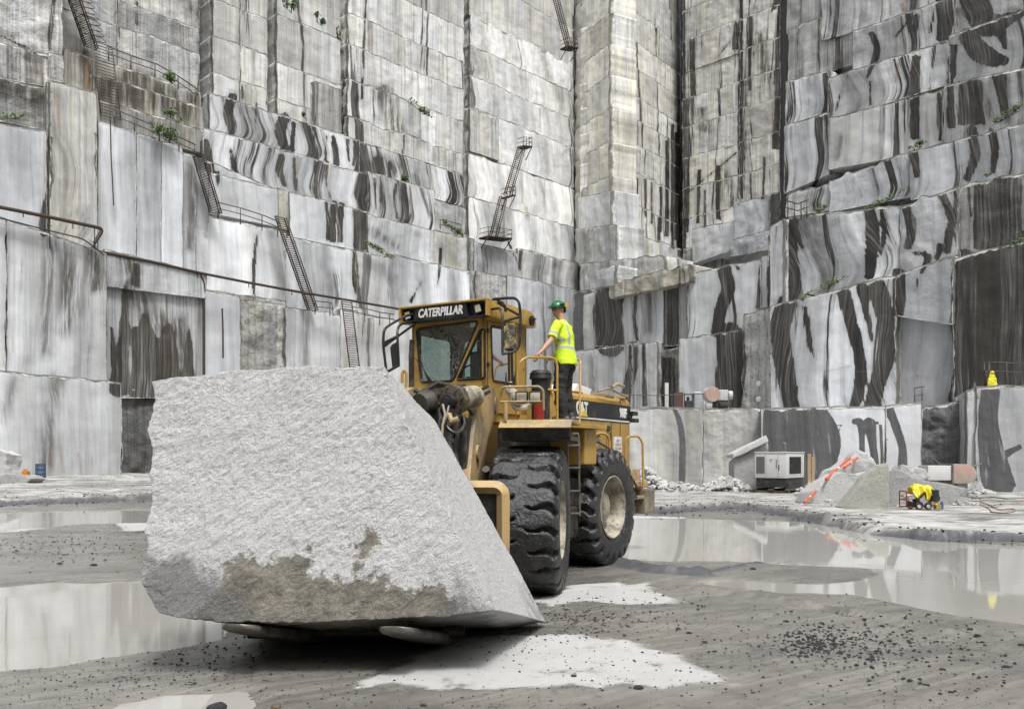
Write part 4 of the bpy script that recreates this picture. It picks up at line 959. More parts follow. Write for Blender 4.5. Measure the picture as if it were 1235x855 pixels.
# ------------------------------------------------------------------ wheel loader
YEL = weathered('worn_yellow_paint', (.43, .265, .06), (.16, .125, .07), .35, .45, 2.2, bump=.1, rust=(.10, .05, .025))
YEL2 = weathered('dusty_tan_paint', (.44, .31, .14), (.24, .20, .14), .6, .6, 2.5, bump=.2, rust=(.13, .075, .04))
BLK = weathered('black_paint', (.014, .014, .015), (.08, .075, .065), .35, .45, 4)
GRS = weathered('greasy_dark_metal', (.018, .016, .014), (.07, .058, .042), .6, .5, 6, bump=.5)
STL = weathered('worn_bare_steel', (.20, .19, .17), (.10, .085, .065), .6, .5, 5, metal=.4, bump=.3)
CRM = weathered('cream_rim_paint', (.40, .36, .28), (.13, .115, .09), .6, .6, 3, bump=.2)
GREYP = weathered('dusty_grey_plate', (.30, .29, .26), (.13, .11, .08), .6, .7, 2.5, bump=.3)
REDM = weathered('red_paint', (.22, .02, .015), (.08, .05, .04), .3, .4, 5)
WHT = weathered('white_lettering', (.72, .72, .70), (.3, .3, .28), .25, .5, 6)
LENS = weathered('lamp_lens', (.50, .47, .36), (.3, .27, .2), .4, .2, 8)
def rubber():
    t = NT('worn_tyre_rubber'); p = t.obj(); n = t.noise(p, 3, 7, .7); n2 = t.noise(p, 24, 5, .7)
    c = t.mix(t.ramp(n2, .35, .7), (.006, .006, .0065), (.016, .016, .018))
    c = t.mix(t.math('MULTIPLY', t.ramp(n, .5, .68), .5), c, (.045, .044, .044))
    h = t.math('ADD', t.math('MULTIPLY', n2, .8), t.math('MULTIPLY', n, 1.6))
    return t.fin(c, t.math('ADD', .10, t.math('MULTIPLY', n, .38)), 0, t.bump(h, .9, .02), .9)
RUB = rubber()
def glass_mat(name, tint, dust):
    t = NT(name); p = t.obj()
    n = t.noise(p, 30, 6, .8); n2 = t.noise(p, 1.2, 3, .6)
    t.b.inputs['Transmission Weight'].default_value = .0
    gl = t.n.new('ShaderNodeBsdfGlossy'); gl.inputs['Roughness'].default_value = .06
    tr = t.n.new('ShaderNodeBsdfTransparent'); tr.inputs[0].default_value = (*tint, 1)
    fr = t.n.new('ShaderNodeFresnel'); fr.inputs['IOR'].default_value = 1.5
    m1 = t.n.new('ShaderNodeMixShader'); t.L(fr.outputs[0], m1.inputs[0]); t.L(tr.outputs[0], m1.inputs[1]); t.L(gl.outputs[0], m1.inputs[2])
    df = t.n.new('ShaderNodeBsdfDiffuse'); df.inputs[0].default_value = (.33, .34, .35, 1)
    m2 = t.n.new('ShaderNodeMixShader'); f = t.math('MULTIPLY', t.ramp(n, .45, .62), dust)
    t.L(f, m2.inputs[0]); t.L(m1.outputs[0], m2.inputs[1]); t.L(df.outputs[0], m2.inputs[2]); t.L(m2.outputs[0], t.out.inputs[0])
    return t.m
GLS = glass_mat('cab_glass', (.55, .66, .62), .10); GLSD = glass_mat('dusty_windscreen', (.5, .6, .57), .55)

RA = R(150); RO = Vector((.25, 15.29, 0))
FO = Vector((-1.0, 11.76, 0)); FAng = R(171)
MR = Matrix.Translation(RO) @ Matrix.Rotation(RA, 4, 'Z')
MF = MR.inverted() @ (Matrix.Translation(FO) @ Matrix.Rotation(FAng, 4, 'Z'))     # front frame seen from the rear frame
MW = MR.inverted()                                                               # world -> rear frame
loader = empty('wheel_loader', RO, RA)
tag(loader, 'big muddy yellow articulated wheel loader lifting a granite block with a worker on its platform', 'wheel loader')
def wp(px, py, d): return MW @ at(px, py, d)
def text_mesh(name, s, size, M, mat, parent, ext=.004, sx=1.0, shear=0, bold=0):
    cu = bpy.data.curves.new(name, 'FONT'); cu.body = s; cu.size = size; cu.extrude = ext; cu.align_x = 'CENTER'; cu.align_y = 'CENTER'; cu.shear = shear; cu.offset = bold; cu.space_character = 1.02
    ob = bpy.data.objects.new('tmp', cu); COL.objects.link(ob)
    dg = bpy.context.evaluated_depsgraph_get(); me = bpy.data.meshes.new_from_object(ob.evaluated_get(dg))
    bpy.data.objects.remove(ob)
    me.transform(M @ Matrix.Diagonal((sx, 1, 1, 1))); me.name = name; me.materials.clear(); me.materials.append(mat)
    o = bpy.data.objects.new(name, me); COL.objects.link(o)
    if parent: o.parent = parent
    return o

# ---- wheels
def tyre_mesh(seed):
    Rr, hw, rr = 1.0, .46, .50
    prof = [(rr, -.36), (rr+.03, -.40), (.62, -.455), (.74, -.47), (.85, -.465), (.92, -.45), (.965, -.425), (.985, -.40)]
    tread = [(1.0-.012*(a/.4)**2, a) for a in np.linspace(-.385, .385, 40)]
    prof = prof+tread+[(r, -a) for r, a in prof[::-1]]
    prof = np.array(prof); n = 400
    ph = np.linspace(0, 2*np.pi, n, endpoint=False)
    Rg = np.repeat(prof[:, 0][:, None], n, 1); Ag = np.repeat(prof[:, 1][:, None], n, 1); Pg = np.repeat(ph[None, :], len(prof), 0)
    K = 22
    sgn = np.sign(Ag); aa = np.abs(Ag)
    jit = .10*vnoise(Pg*3.5*2, Ag*3, seed)
    fr = (Pg/(2*np.pi)*K + .9*np.clip(aa, 0, .5)*1.1 + np.where(sgn > 0, .5, 0) + .16*np.sin(aa*14) + jit)
    dd = np.abs(fr-np.round(fr))*2*np.pi/K
    wdt = .018+.045*sstep(.12, .45, aa)
    gr = 1-sstep(wdt*.75, wdt*1.15, dd)
    msk = sstep(.05, .12, aa+.04*vnoise(Pg*9, Ag*4, seed+3))
    dep = .095*gr*msk*sstep(.83, .90, Rg)
    blk_ = .022*fbm(Pg*9, Ag*8, seed, 4)*sstep(.9, .97, Rg)
    # shoulder lugs run a little way down the side wall
    sh = sstep(.42, .46, aa)*sstep(.86, .92, Rg)*.03*gr
    R2 = Rg-dep+blk_-sh
    A2 = Ag-sgn*dep*.5*sstep(.35, .45, aa) + sgn*.006*fbm(Pg*6, Rg*14, seed, 3)
    flat = 0
    X = A2; Y = R2*np.cos(Pg); Z = R2*np.sin(Pg)
    V = np.stack([X, Y, Z], -1).reshape(-1, 3); ids = np.arange(len(prof)*n).reshape(len(prof), n); nx = np.roll(ids, -1, 1)
    F = np.stack([ids[:-1], nx[:-1], nx[1:], ids[1:]], -1).reshape(-1, 4)
    return V, F
tyre_data = None
def wheel(M, out_sign):
    """wheel centred at M; out_sign is the local x direction of its outer face"""
    global tyre_data
    w = empty('wheel'); w.parent = loader; w.matrix_local = M
    if tyre_data is None:
        V, F = tyre_mesh(1.3)
        ty = mesh_obj('tyre', V, F, RUB, w, True); b = bmesh.new(); b.from_mesh(ty.data); bmesh.ops.recalc_face_normals(b, faces=b.faces); b.to_mesh(ty.data); b.free(); tyre_data = ty.data
    else:
        ty = bpy.data.objects.new('tyre', tyre_data); COL.objects.link(ty); ty.parent = w
        ty.rotation_euler = (random.uniform(0, 6), 0, 0)
    s = out_sign
    m = MB()
    m.lathe([(.50, s*.30), (.525, s*.40), (.535, s*.425), (.515, s*.43), (.49, s*.40), (.475, s*.33), (.46, s*.31), (.455, s*.27), (.44, s*.24), (.425, s*.10), (.36, s*.05)], 64)
    m.lathe([(.50, -s*.30), (.525, -s*.40), (.53, -s*.42), (.49, -s*.39), (.44, -s*.2), (.36, s*.04)], 64)
    m.build('rim', CRM, w, 50)
    m = MB()
    m.lathe([(.37, s*.04), (.375, s*.09), (.33, s*.10), (.32, s*.17), (.24, s*.22), (.235, s*.26), (.12, s*.28), (.001, s*.28)], 48)
    for k in range(24):
        a = k*2*math.pi/24; m.cyl((s*.09, .352*math.cos(a), .352*math.sin(a)), (s*.135, .352*math.cos(a), .352*math.sin(a)), .016, seg=6)
    for k in range(36):
        a = k*2*math.pi/36; m.box(s*.165-.012, s*.165+.03, -.012, .012, .285, .325, M=Matrix.Rotation(a, 4, 'X'))
    m.build('hub', CRM, w, 40)
    return w
for M_, y_ in ((MF, 0), (Matrix.Identity(4), 0)):
    for s in (-1, 1):
        wheel(M_ @ Matrix.Translation((s*1.27, y_, .99)), s)

# ---- rear body
def side(y, z, x=-.95): return (x, y, z)
m = MB()
m.prism([(-.95, 1.55), (-.95, 2.9), (-.88, 2.97), (.88, 2.97), (.95, 2.9), (.95, 1.55)], -2.55, .95, axis='y', bev=.012)
body = m.build('engine_hood', YEL, loader, 35)
m = MB(); m.box(-.80, .80, -2.3, 1.6, .75, 1.56, .02); m.box(-1.1, 1.1, -2.75, -2.15, .85, 1.6, .04); m.box(-.5, .5, .9, 2.1, .7, 1.5, .03)
m.build('rear_frame', YEL2, loader, 35)
m = MB(); m.box(-.962, -.948, -2.56, .30, 2.50, 2.84, .003); m.build('name_band', BLK, loader)
m = MB(); m.box(-.966, -.949, -2.54, -.08, 2.515, 2.54); m.build('band_stripe', WHT, loader)
SIDEM = lambda y, z, x=-.966: Matrix.Translation((x, y, z)) @ Matrix.Rotation(R(-90), 4, 'Z') @ Matrix.Rotation(R(90), 4, 'X')
text_mesh('lettering', 'CAT', .30, SIDEM(-.30, 2.685), WHT, loader, sx=.78, bold=.012)
text_mesh('lettering', '988F', .25, SIDEM(-2.18, 2.68), WHT, loader, sx=.72, bold=.008)
m = MB(); m.prism([(-.24, 2.555), (-.52, 2.555), (-.38, 2.70)], -.976, -.964, axis='x'); m.build('yellow_triangle', weathered('logo_yellow', (.62, .47, .05), (.3, .25, .1), .1), loader)
m = MB()        # side panel seams, door edges, opening shade as a dark flat plate
for y0, y1, z0, z1 in ((-.02, -.04, 1.6, 2.48), (-1.62, -1.64, 1.6, 2.48), (-1.40, -1.415, 1.75, 2.30), (-2.05, -2.065, 1.6, 2.95)):
    m.box(-.955, -.948, y1, y0, z0, z1)
m.box(-.957, -.94, -1.12, -.42, 1.72, 2.24, .01); m.box(-.975, -.95, -1.54, -1.40, 2.32, 2.42, .006); m.box(-.965, -.95, -1.60, -1.58, 1.9, 2.3)
m.build('panel_opening', GRS, loader)
m = MB(); m.box(-.963, -.955, -1.10, -.72, 1.74, 2.20, .004); m.build('inner_panel', YEL2, loader)
m = MB(); m.box(-.968, -.952, -2.10, -1.72, 1.92, 2.22, .004); sg = m.build('notice_plate', WHT, loader)
text_mesh('lettering', 'KEEP\nCLEAR OF\nMACHINE', .075, SIDEM(-1.91, 2.07, -.969), REDM, sg, ext=.001, sx=.9)
m = MB()
for k in range(9): m.box(-.80, .80, -2.60, -2.55, 1.75+k*.12, 1.80+k*.12)
m.build('radiator_grille', BLK, loader)
m = MB(); m.box(-.985, -.955, -2.62, -2.42, 2.60, 2.66, .01); m.box(-1.08, -.955, -2.72, -2.5, 2.52, 2.60, .01); m.box(-1.05, -.955, -2.74, -2.5, 2.66, 2.74, .01); m.build('tail_lamp', BLK, loader)
m = MB()
m.tube(bendpts([wp(721,472,15.6), wp(735,468,15.9), wp(745,474,16.3), wp(757,478,16.9)], .1), .02)
m.tube(bendpts([wp(738,467,15.7), wp(744,463,16.0), wp(752,466,16.4)], .05), .03); m.box(-.9, -.6, -1.9, -1.5, 2.97, 3.05, .02); m.box(-.93, -.8, -2.4, -2.2, 2.97, 3.03, .02)
m.build('hood_fittings', YEL2, loader, 40)
m = MB(); m.prism([(-.35, 2.975), (-1.1, 2.975), (-1.2, 3.10), (-.55, 3.16)], -.75, -.1, axis='x', bev=.02); cov = m.build('hood_cover', WHT, loader)
# rear fender skirt over the rear tyre, grab rails, steps and counterweight
m = MB()
m.box(-1.25, -.95, -2.75, -2.05, 1.25, 1.36, .01); m.box(-1.3, -.9, -2.85, -2.05, 1.02, 1.08, .01)
m.build('rear_step', YEL2, loader)
m = MB(); m.box(-1.33, -.2, -2.95, -2.45, .72, 1.20, .03); m.build('counterweight', weathered('dusty_counterweight', (.28, .25, .18), (.14, .12, .09), .7, .7, 2, rust=(.12,.07,.04)), loader)
for pts in ([(716,598,15.6),(717,526,15.6),(722,522,15.6),(731,523,15.65),(735,530,15.7),(736,602,15.7)], [(754,585,16.4),(754,532,16.4),(758,526,16.4),(770,526,16.6),(775,533,16.6),(776,590,16.6)]):
    m = MB(); m.tube(bendpts([wp(*p) for p in pts], .06), .024); m.build('grab_rail', YEL, loader, 40)
m = MB(); m.tube([wp(694,536,15.3), wp(700,533,15.3), wp(722,533,15.4), wp(745,548,15.8), wp(770,590,16.3)], .022); m.tube([wp(727,545,15.5), wp(768,600,16.2)], .022); m.build('ladder_rail', GRS, loader, 40)
m = MB(); m.tube([wp(696,536,15.2), wp(712,552,15.2)], .03); m.build('stripe_rod', weathered('stripe_yellow', (.5,.42,.06), (.1,.1,.08), .3), loader)

# ---- articulation, front frame, axles
m = MB(MF); m.box(-.45, .45, -1.6, .6, .62, 1.35, .03); m.box(-.55, -.40, -.6, .75, .9, 2.35, .03); m.box(.40, .55, -.6, .75, .9, 2.35, .03); m.box(-.4, .4, .2, .5, 1.2, 2.1, .03)
m.build('front_frame', GRS, loader, 35)
m = MB(MF); m.cyl((-1.15, 0, .99), (1.15, 0, .99), .22, seg=20); m.cyl((-.45, 0, .99), (.45, 0, .99), .36, seg=24); m.build('axle', GRS, loader, 40)
m = MB(); m.cyl((-1.15, 0, .99), (1.15, 0, .99), .22, seg=20); m.cyl((-.45, 0, .99), (.45, 0, .99), .36, seg=24); m.build('axle', GRS, loader, 40)
# lift arms
arm = [(-1.30, 2.58), (-1.22, 2.78), (-.95, 2.86), (-.45, 2.84), (.05, 2.72), (.32, 2.50), (.55, 2.15), (.72, 1.75), (.92, 1.30), (1.35, .80), (1.95, .50), (2.05, .30), (1.85, .18), (1.3, .32), (.75, .65), (.25, 1.15), (-.10, 1.62), (-.45, 2.10), (-.95, 2.38)]
for s in (-1, 1):
    m = MB(MF); x0 = s*.60; m.prism(arm, min(x0, x0-s*.11), max(x0, x0-s*.11), axis='x', bev=.012)
    m.cyl((s*.62, -1.05, 2.6), (s*.42, -1.05, 2.6), .13, seg=20); m.cyl((s*.63, .35, 1.9), (s*.45, .35, 1.9), .10, seg=20); m.cyl((s*.63, 1.9, .38), (s*.45, 1.9, .38), .13, seg=20)
    m.build('lift_arm', YEL2, loader, 35)
    m = MB(MF); m.cyl((s*.72, -.75, 1.0), (s*.72, .0, 1.45), .095, seg=16); m.cyl((s*.72, .0, 1.45), (s*.72, .36, 1.68), .05, seg=12); m.build('lift_cylinder', GRS, loader, 40)
m = MB(MF); m.prism([(.2, 2.3), (.55, 2.35), (1.0, 2.1), (1.25, 1.6), (1.35, 1.0), (1.2, .7), (.85, .8), (.7, 1.4), (.3, 1.9)], -.36, -.20, axis='x', bev=.02)
for y_, z_, r_ in ((.95, 1.85, .05), (1.08, 1.45, .045), (.8, 2.05, .03)): m.cyl((-.39, y_, z_), (-.35, y_, z_), r_, seg=14)
m.build('tilt_lever', GREYP, loader, 35)
m = MB(); a0 = wp(572,478,11.3); a1 = wp(545,482,10.6)
m.cyl(a0, a1, .145, seg=28); m.build('tilt_cylinder', CRM, loader, 35)
m = MB(); f0 = wp(549,482,10.72); f1 = wp(543,483,10.58); m.cyl(f0, f1, .205, seg=8); f2 = wp(540,484,10.5)
for k in range(8):
    ax = (f1-f0).normalized(); q = ax.to_track_quat('Z', 'Y').to_matrix(); pp = f1+q@Vector((.165*math.cos(k*math.pi/4+.2), .165*math.sin(k*math.pi/4+.2), 0)); m.cyl(pp, pp+ax*.03, .018, seg=6)
m.build('cylinder_flange', weathered('oily_flange', (.14, .12, .085), (.04, .034, .026), .6, .4, 6), loader, 35)
m = MB(); m.cyl(f1, wp(538,484,10.44), .10, .085, seg=20); m.cyl(wp(539,484,10.46), wp(536,484,10.38), .055, seg=16)
m.build('piston_gland', BLK, loader, 35)
m = MB(); d0 = wp(541,480,11.0); d1 = wp(506,488,10.6)
m.cyl(d0, d0.lerp(d1, .18), .19, seg=24); m.cyl(d0.lerp(d1, .18), d0.lerp(d1, .75), .155, seg=24, rings=3); m.cyl(d0.lerp(d1, .72), d1, .175, .14, seg=24)
m.tube([wp(515,470,10.8), wp(528,462,10.8), wp(545,466,10.9), wp(560,466,11.2)], .035); m.tube([wp(512,470,10.8), wp(505,474,10.7), wp(500,470,10.7)], .03)
m.build('winch_drum', GRS, loader, 40)
m = MB()
for pts in ([(541,490,10.4),(538,505,10.3),(535,520,10.3),(540,532,10.3)], [(534,505,10.4),(541,518,10.3),(549,523,10.3),(556,520,10.4),(561,512,10.5),(559,502,10.6)], [(552,523,10.3),(550,535,10.3),(549,548,10.3),(553,560,10.2)],
            [(530,494,10.5),(532,506,10.4),(528,520,10.2)], [(556,496,10.6),(563,490,10.8),(570,500,10.9)], [(565,468,11.1),(572,476,11.1),(580,470,11.3),(588,466,11.5)], [(570,470,11.2),(578,480,11.3),(590,472,11.5)]):
    P_ = [wp(*p) for p in pts]; m = MB(); m.tube(bendpts(P_, .1), .024); m.build('hydraulic_hose', BLK, loader, 40)
m = MB(); m.tube([wp(534,488,10.3), wp(537,500,10.2), wp(534,512,10.15), wp(533,525,10.1)], .016); m.tube([wp(541,500,10.35), wp(545,508,10.3), wp(553,505,10.3)], .04); m.build('loose_strap', YEL2, loader, 40)
m = MB(); m.cyl(wp(536,513,10.5), wp(552,509,10.6), .06, seg=12); m.cyl(wp(551,500,10.5), wp(551,520,10.5), .05, seg=12); m.box(-.1,.1,-.1,.1,-.1,.1, .02, M=Matrix.Translation(wp(540,502,10.6))); m.box(-.25,.1,-.2,.1,-.2,.15, .03, M=Matrix.Translation(wp(528,500,11.0))); m.build('valve_block', GRS, loader, 40)
# carriage with forks
m = MB(MF)
TW = [(-1.28, 1.46), (1.28, 1.46)]
m.tube(bendpts([(-.6, 1.95, 1.50), (-1.16, 1.95, 1.50), (-1.22, 1.95, 1.44), (-1.22, 1.95, .25), (-1.16, 1.95, .18), (.0, 1.95, .18), (1.24, 1.95, .18), (1.30, 1.95, .25), (1.30, 1.95, 1.44), (1.24, 1.95, 1.50), (.6, 1.95, 1.50), (-.6, 1.95, 1.50)], .06), .075, seg=4)
m.box(-1.15, 1.20, 1.92, 2.06, .1, .34, .02); m.box(-.75, -.5, 1.88, 2.05, .2, 1.5, .02); m.box(.5, .75, 1.88, 2.05, .2, 1.5, .02)
m.build('fork_carriage', YEL2, loader, 35)
m = MB(MF); m.box(-1.18, 1.25, 1.84, 1.88, .2, 1.45); m.build('carriage_dark_fill', GRS, loader)  # dark sheet across the open frame stands in for its shaded inside
FKM = weathered('worn_fork_steel', (.20, .19, .17), (.07, .062, .05), .6, .42, 4, metal=.5, bump=.5)
for tx, px_, py_ in ((0, 283, 748), (1, 475, 751)):
    P0 = at(px_, py_, 6.95); back = Vector((.156, .965, -.235)).normalized()
    Lx = 2.55; sidev = Vector((.988, -.156, 0)); up = sidev.cross(back).normalized()
    if up.z < 0: up = -up
    b = bmesh.new(); rings = []
    prof = [(0.0, .05, .008), (.02, .10, .018), (.07, .14, .026), (.18, .16, .034), (.45, .165, .042), (1.0, .17, .055), (1.7, .17, .07), (Lx, .17, .08)]
    for s_, hw_, ht_ in prof:
        c = P0 + back*s_ - up*(.055+.35*0)
        ring = []
        for k in range(20):
            a = 2*math.pi*k/20; ca, sa = math.cos(a), math.sin(a)
            ring.append(b.verts.new(MW @ (c + sidev*hw_*math.copysign(abs(ca)**.35, ca) + up*(ht_*math.copysign(abs(sa)**.5, sa)-(ht_-.03)))))
        rings.append(ring)
    for i in range(len(rings)-1):
        for k in range(20): b.faces.new([rings[i][k], rings[i][(k+1)%20], rings[i+1][(k+1)%20], rings[i+1][k]])
    b.faces.new(rings[0]); b.faces.new(rings[-1])
    o = link_bm('fork', b, FKM, loader, smooth=True); smooth_by_angle(o, 50)
m = MB(); q_ = [MW @ (at(300, 756, 8.2)), MW @ at(560, 756, 8.2)]
m.cyl(q_[0]-Vector((0,0,.05)), q_[1]-Vector((0,0,.05)), .06, seg=12); m.build('fork_cross_bar', GRS, loader, 40)

# ---- front fender, platform, lamps
m = MB(MF)
m.prism([(-.95, 2.33), (-.75, 2.36), (.35, 2.33), (.52, 2.25), (.56, 2.22), (.50, 2.21), (.34, 2.29), (-.95, 2.29)], -1.86, -.92, axis='x', bev=.006)
m.build('front_fender', YEL2, loader, 35)
m = MB(MF); m.box(-1.84, -.94, .34, .37, 2.10, 2.29); m.box(-1.84, -.94, -.9, .34, 2.06, 2.12); m.build('fender_skirt', GRS, loader)
m = MB(MF)
m.tube(bendpts([(-.93, .45, 2.62), (-.97, .5, 2.75), (-1.45, .5, 2.75), (-1.5, .5, 2.70), (-1.5, .45, 2.45)], .04), .016)
m.tube([(-.93, .45, 2.56), (-1.5, .45, 2.56)], .014); m.tube([(-1.0, .45, 2.55), (-1.0, .45, 2.33)], .03)
m.build('lamp_bracket', YEL2, loader, 40)
hx = [MF.inverted() @ wp(629,479,11.15), MF.inverted() @ wp(645.5,479,11.15)]
for c in hx:
    hm = MB(MF); hm.box(c.x-.085, c.x+.085, c.y-.07, c.y, c.z-.08, c.z+.08, .02); hl = hm.build('headlight', BLK, loader, 35)
    hm = MB(MF); hm.box(c.x-.068, c.x+.068, c.y-.01, c.y+.012, c.z-.064, c.z+.064, .02); hm.build('lens', LENS, hl, 35)
m = MB(); m.tube(bendpts([wp(617,473,11.6), wp(619,485,11.6), wp(622,492,11.6), wp(636,492,11.6), wp(640,480,11.7)], .1), .045); m.cyl(wp(615,470,11.8), wp(626,483,11.5), .07, seg=12); m.build('horn_pipe', CRM, loader, 40)
m = MB(); m.cyl(wp(650,506,12.0), wp(650,484,12.0), .075, seg=20); m.cyl(wp(650,484,12.0), wp(650,481,12.0), .06, .03, seg=16); m.build('fire_extinguisher', REDM, loader, 40)
m = MB(); m.cyl(wp(652,508,12.6), wp(652,456,12.6), .135, seg=24); m.cyl(wp(652,457,12.6), wp(652,451,12.6), .17, .155, seg=28); m.cyl(wp(652,451,12.6), wp(652,447,12.6), .165, .12, seg=28); m.build('air_cleaner', BLK, loader, 35)
# platform and its rails
m = MB(); m.box(-1.85, -.75, .62, 2.25, 2.28, 2.345, .008); m.build('platform', YEL, loader)
m = MB(); m.box(-1.72, -1.1, .75, 1.2, 1.72, 2.277, .02); m.build('tank_housing', YEL, loader)
m = MB(); m.box(-1.1, -.78, 1.0, 2.3, 1.5, 2.277, .02); m.build('platform_bracket', GRS, loader)  # dark metal so the space behind the lift arm reads as a shaded gap
rl = []
def rail(pts, r=.019, name='handrail', mat=None, bend=.07):
    m = MB(); m.tube(bendpts([wp(*p) for p in pts], bend), r); return m.build(name, mat or YEL, loader, 40)
rail([(624,500,12.2),(624,447,12.2),(627,436,12.2),(635,431,12.25),(660,431,12.65),(669,432,12.7),(672,440,12.7),(672,518,12.7)], bend=.12)
rail([(664,448,12.6),(664,512,12.6)]); rail([(655,469,12.5),(672,471,12.6)])
rail([(667,476,12.6),(664,476,12.6)])
rail([(689,510,13.9),(689,434,13.9),(693,432,13.9),(700,435,13.6),(699,515,13.3)], bend=.05)
rail([(689,472,13.9),(702,474,13.5)]); rail([(690,433,13.9),(683,431,14.2),(676,433,14.4)])
# boarding ladder
m = MB()
for pts in ([(681,523,12.3),(684,528,12.3),(686,620,12.5)], [(697,523,12.9),(698,535,12.9),(699,622,13.0)]): m.tube([wp(*p) for p in pts], .02)
for y_ in (537, 564, 592, 619): m.tube([wp(685,y_,12.4), wp(699,y_,12.95)], .016)
m.tube([wp(690,523,12.7), wp(697,523,12.9)], .02)
m.build('boarding_ladder', STL, loader, 40)
m = MB(); m.box(-1.5, -1.0, .95, 1.5, .55, 1.05, .04); m.box(-1.45, -1.1, .8, 1.6, 1.05, 1.5, .03); m.build('fuel_tank', GRS, loader)

# ---- cab
CX0, CX1, CY0, CY1, CZ0, CZ1 = -.82, .50, 1.46, 2.72, 2.50, 3.93
def wpt(px, py, axis, val):
    """rear frame point seen at a pixel on a cab plane"""
    o = MW @ Vector((0, 0, CH)); d = (MW @ at(px, py, 10))-o
    i = 'xy'.index(axis); t = (val-o[i])/d[i]; return o+d*t
def frame_panel(name, plane, val, outer, holes, thick, mat, parent):
    """flat sheet with openings, pixels read on the plane"""
    axis = plane
    def P2(p):
        v = wpt(p[0], p[1], axis, val); return (v.y, v.z) if axis == 'x' else (v.x, v.z)
    b = bmesh.new(); edges = []
    def ring(pts):
        vs = [b.verts.new((p[0], p[1], 0)) for p in pts]
        for i in range(len(vs)): edges.append(b.edges.new((vs[i], vs[(i+1)%len(vs)])))
    ring(outer)
    for h in holes: ring(h)
    bmesh.ops.triangle_fill(b, use_beauty=True, use_dissolve=False, edges=edges)
    r = bmesh.ops.extrude_face_region(b, geom=b.faces[:])
    for e in r['geom']:
        if isinstance(e, bmesh.types.BMVert): e.co.z = thick
    for v in b.verts:
        a, c, t = v.co
        v.co = (val+t, a, c) if axis == 'x' else (a, val-t, c)
    return link_bm(name, b, mat, parent)
def px2(axis, val, pts):
    out = []
    for p in pts:
        v = wpt(p[0], p[1], axis, val); out.append((v.y, v.z) if axis == 'x' else (v.x, v.z))
    return out
def roundpoly(pts, r=.06, n=4):
    out = []
    N_ = len(pts)
    for i in range(N_):
        a, b, c = Vector(pts[i-1]), Vector(pts[i]), Vector(pts[(i+1)%N_])
        ra = min(r, (a-b).length*.4, (c-b).length*.4); p = b+(a-b).normalized()*ra; q = b+(c-b).normalized()*ra
        for k in range(n+1):
            t = k/n; v = (1-t)**2*p+2*t*(1-t)*b+t*t*q; out.append((v.x, v.y))
    return out
def scalepoly(pts, d):
    c = Vector((sum(p[0] for p in pts)/len(pts), sum(p[1] for p in pts)/len(pts))); out = []
    for p in pts:
        v = Vector(p)-c; out.append(tuple(c+v*(1-d/max(v.length, .01))))
    return out
ws = roundpoly(px2('y', CY1, [(502,397),(577,387),(547,459),(508,461)]), .07)
tri = roundpoly(px2('y', CY1, [(579,398),(584.3,397),(584.8,456),(551,458)]), .05)
fo = [(CX0, CZ0), (CX1, CZ0), (CX1, CZ1), (CX0, CZ1)]
cabf = frame_panel('cab_front', 'y', CY1, fo, [ws, tri], .05, YEL, loader)
dw = roundpoly(px2('x', CX0, [(592,393),(617,397),(618,463),(594,459)]), .06)
so_ = [(CY0, CZ0), (CY1, CZ0), (CY1, CZ1), (CY0, CZ1)]
cabs = frame_panel('cab_side', 'x', CX0, so_, [dw], .05, YEL, loader)
oth = roundpoly([(1.65, 2.85), (2.55, 2.85), (2.55, 3.75), (1.65, 3.75)], .08)
cabo = frame_panel('cab_side', 'x', CX1-.05, so_, [oth], .05, YEL, loader)
bw = roundpoly([(-.6, 3.0), (.35, 3.0), (.35, 3.75), (-.6, 3.75)], .08)
cabb = frame_panel('cab_back', 'y', CY0+.05, fo, [bw], .05, YEL, loader)
m = MB(); m.box(CX0+.05, CX1-.05, CY0+.05, CY1-.05, CZ0, CZ0+.06); m.build('cab_floor', GRS, loader)
m = MB(); m.box(CX0+.03, CX1+.05, CY0-.05, CY1+.02, 2.36, 2.5, .01); m.box(CX0-.0, CX0+.35, CY0-.02, CY0+.2, 1.55, 2.6, .02); m.build('cab_base', YEL, loader)
def gasket(poly, axis, val, parent, r=.017):
    g = MB(); P3 = [((val, a, c) if axis == 'x' else (a, val, c)) for a, c in poly]; g.tube(P3, r, closed=True, seg=6); return g.build('window_seal', BLK, parent, 60)
def pane(name, poly, axis, val, mat, parent):
    b = bmesh.new(); vs = [b.verts.new((val, a, c) if axis == 'x' else (a, val, c)) for a, c in poly]; b.faces.new(vs); return link_bm(name, b, mat, parent)
gasket(ws, 'y', CY1, cabf); gasket(tri, 'y', CY1, cabf); gasket(dw, 'x', CX0, cabs); gasket(oth, 'x', CX1, cabo)
pane('windscreen', ws, 'y', CY1-.03, GLSD, loader); pane('quarter_window', tri, 'y', CY1-.03, GLS, loader)
pane('door_window', dw, 'x', CX0+.03, GLS, loader); pane('side_window', oth, 'x', CX1-.03, GLS, loader); pane('rear_window', bw, 'y', CY0+.03, GLS, loader)
m = MB()   # door outline, hinges, lower grille
dy0 = px2('x', CX0, [(588,470)])[0][0]; dy1 = px2('x', CX0, [(622,470)])[0][0]
m.box(CX0-.006, CX0, dy0-.006, dy0+.006, CZ0+.02, CZ1-.08); m.box(CX0-.006, CX0, dy1-.006, dy1+.006, CZ0+.02, CZ1-.08); m.box(CX0-.006, CX0, dy1, dy0, CZ1-.09, CZ1-.078)
m.box(CX0+.05, CX0+.7, CY1-.002, CY1+.006, 2.60, 2.615)
for z_ in (2.75, 3.2, 3.7): m.box(CX0-.02, CX0, dy0-.03, dy0+.03, z_-.03, z_+.03, .005)
m.build('door_seam', BLK, loader)
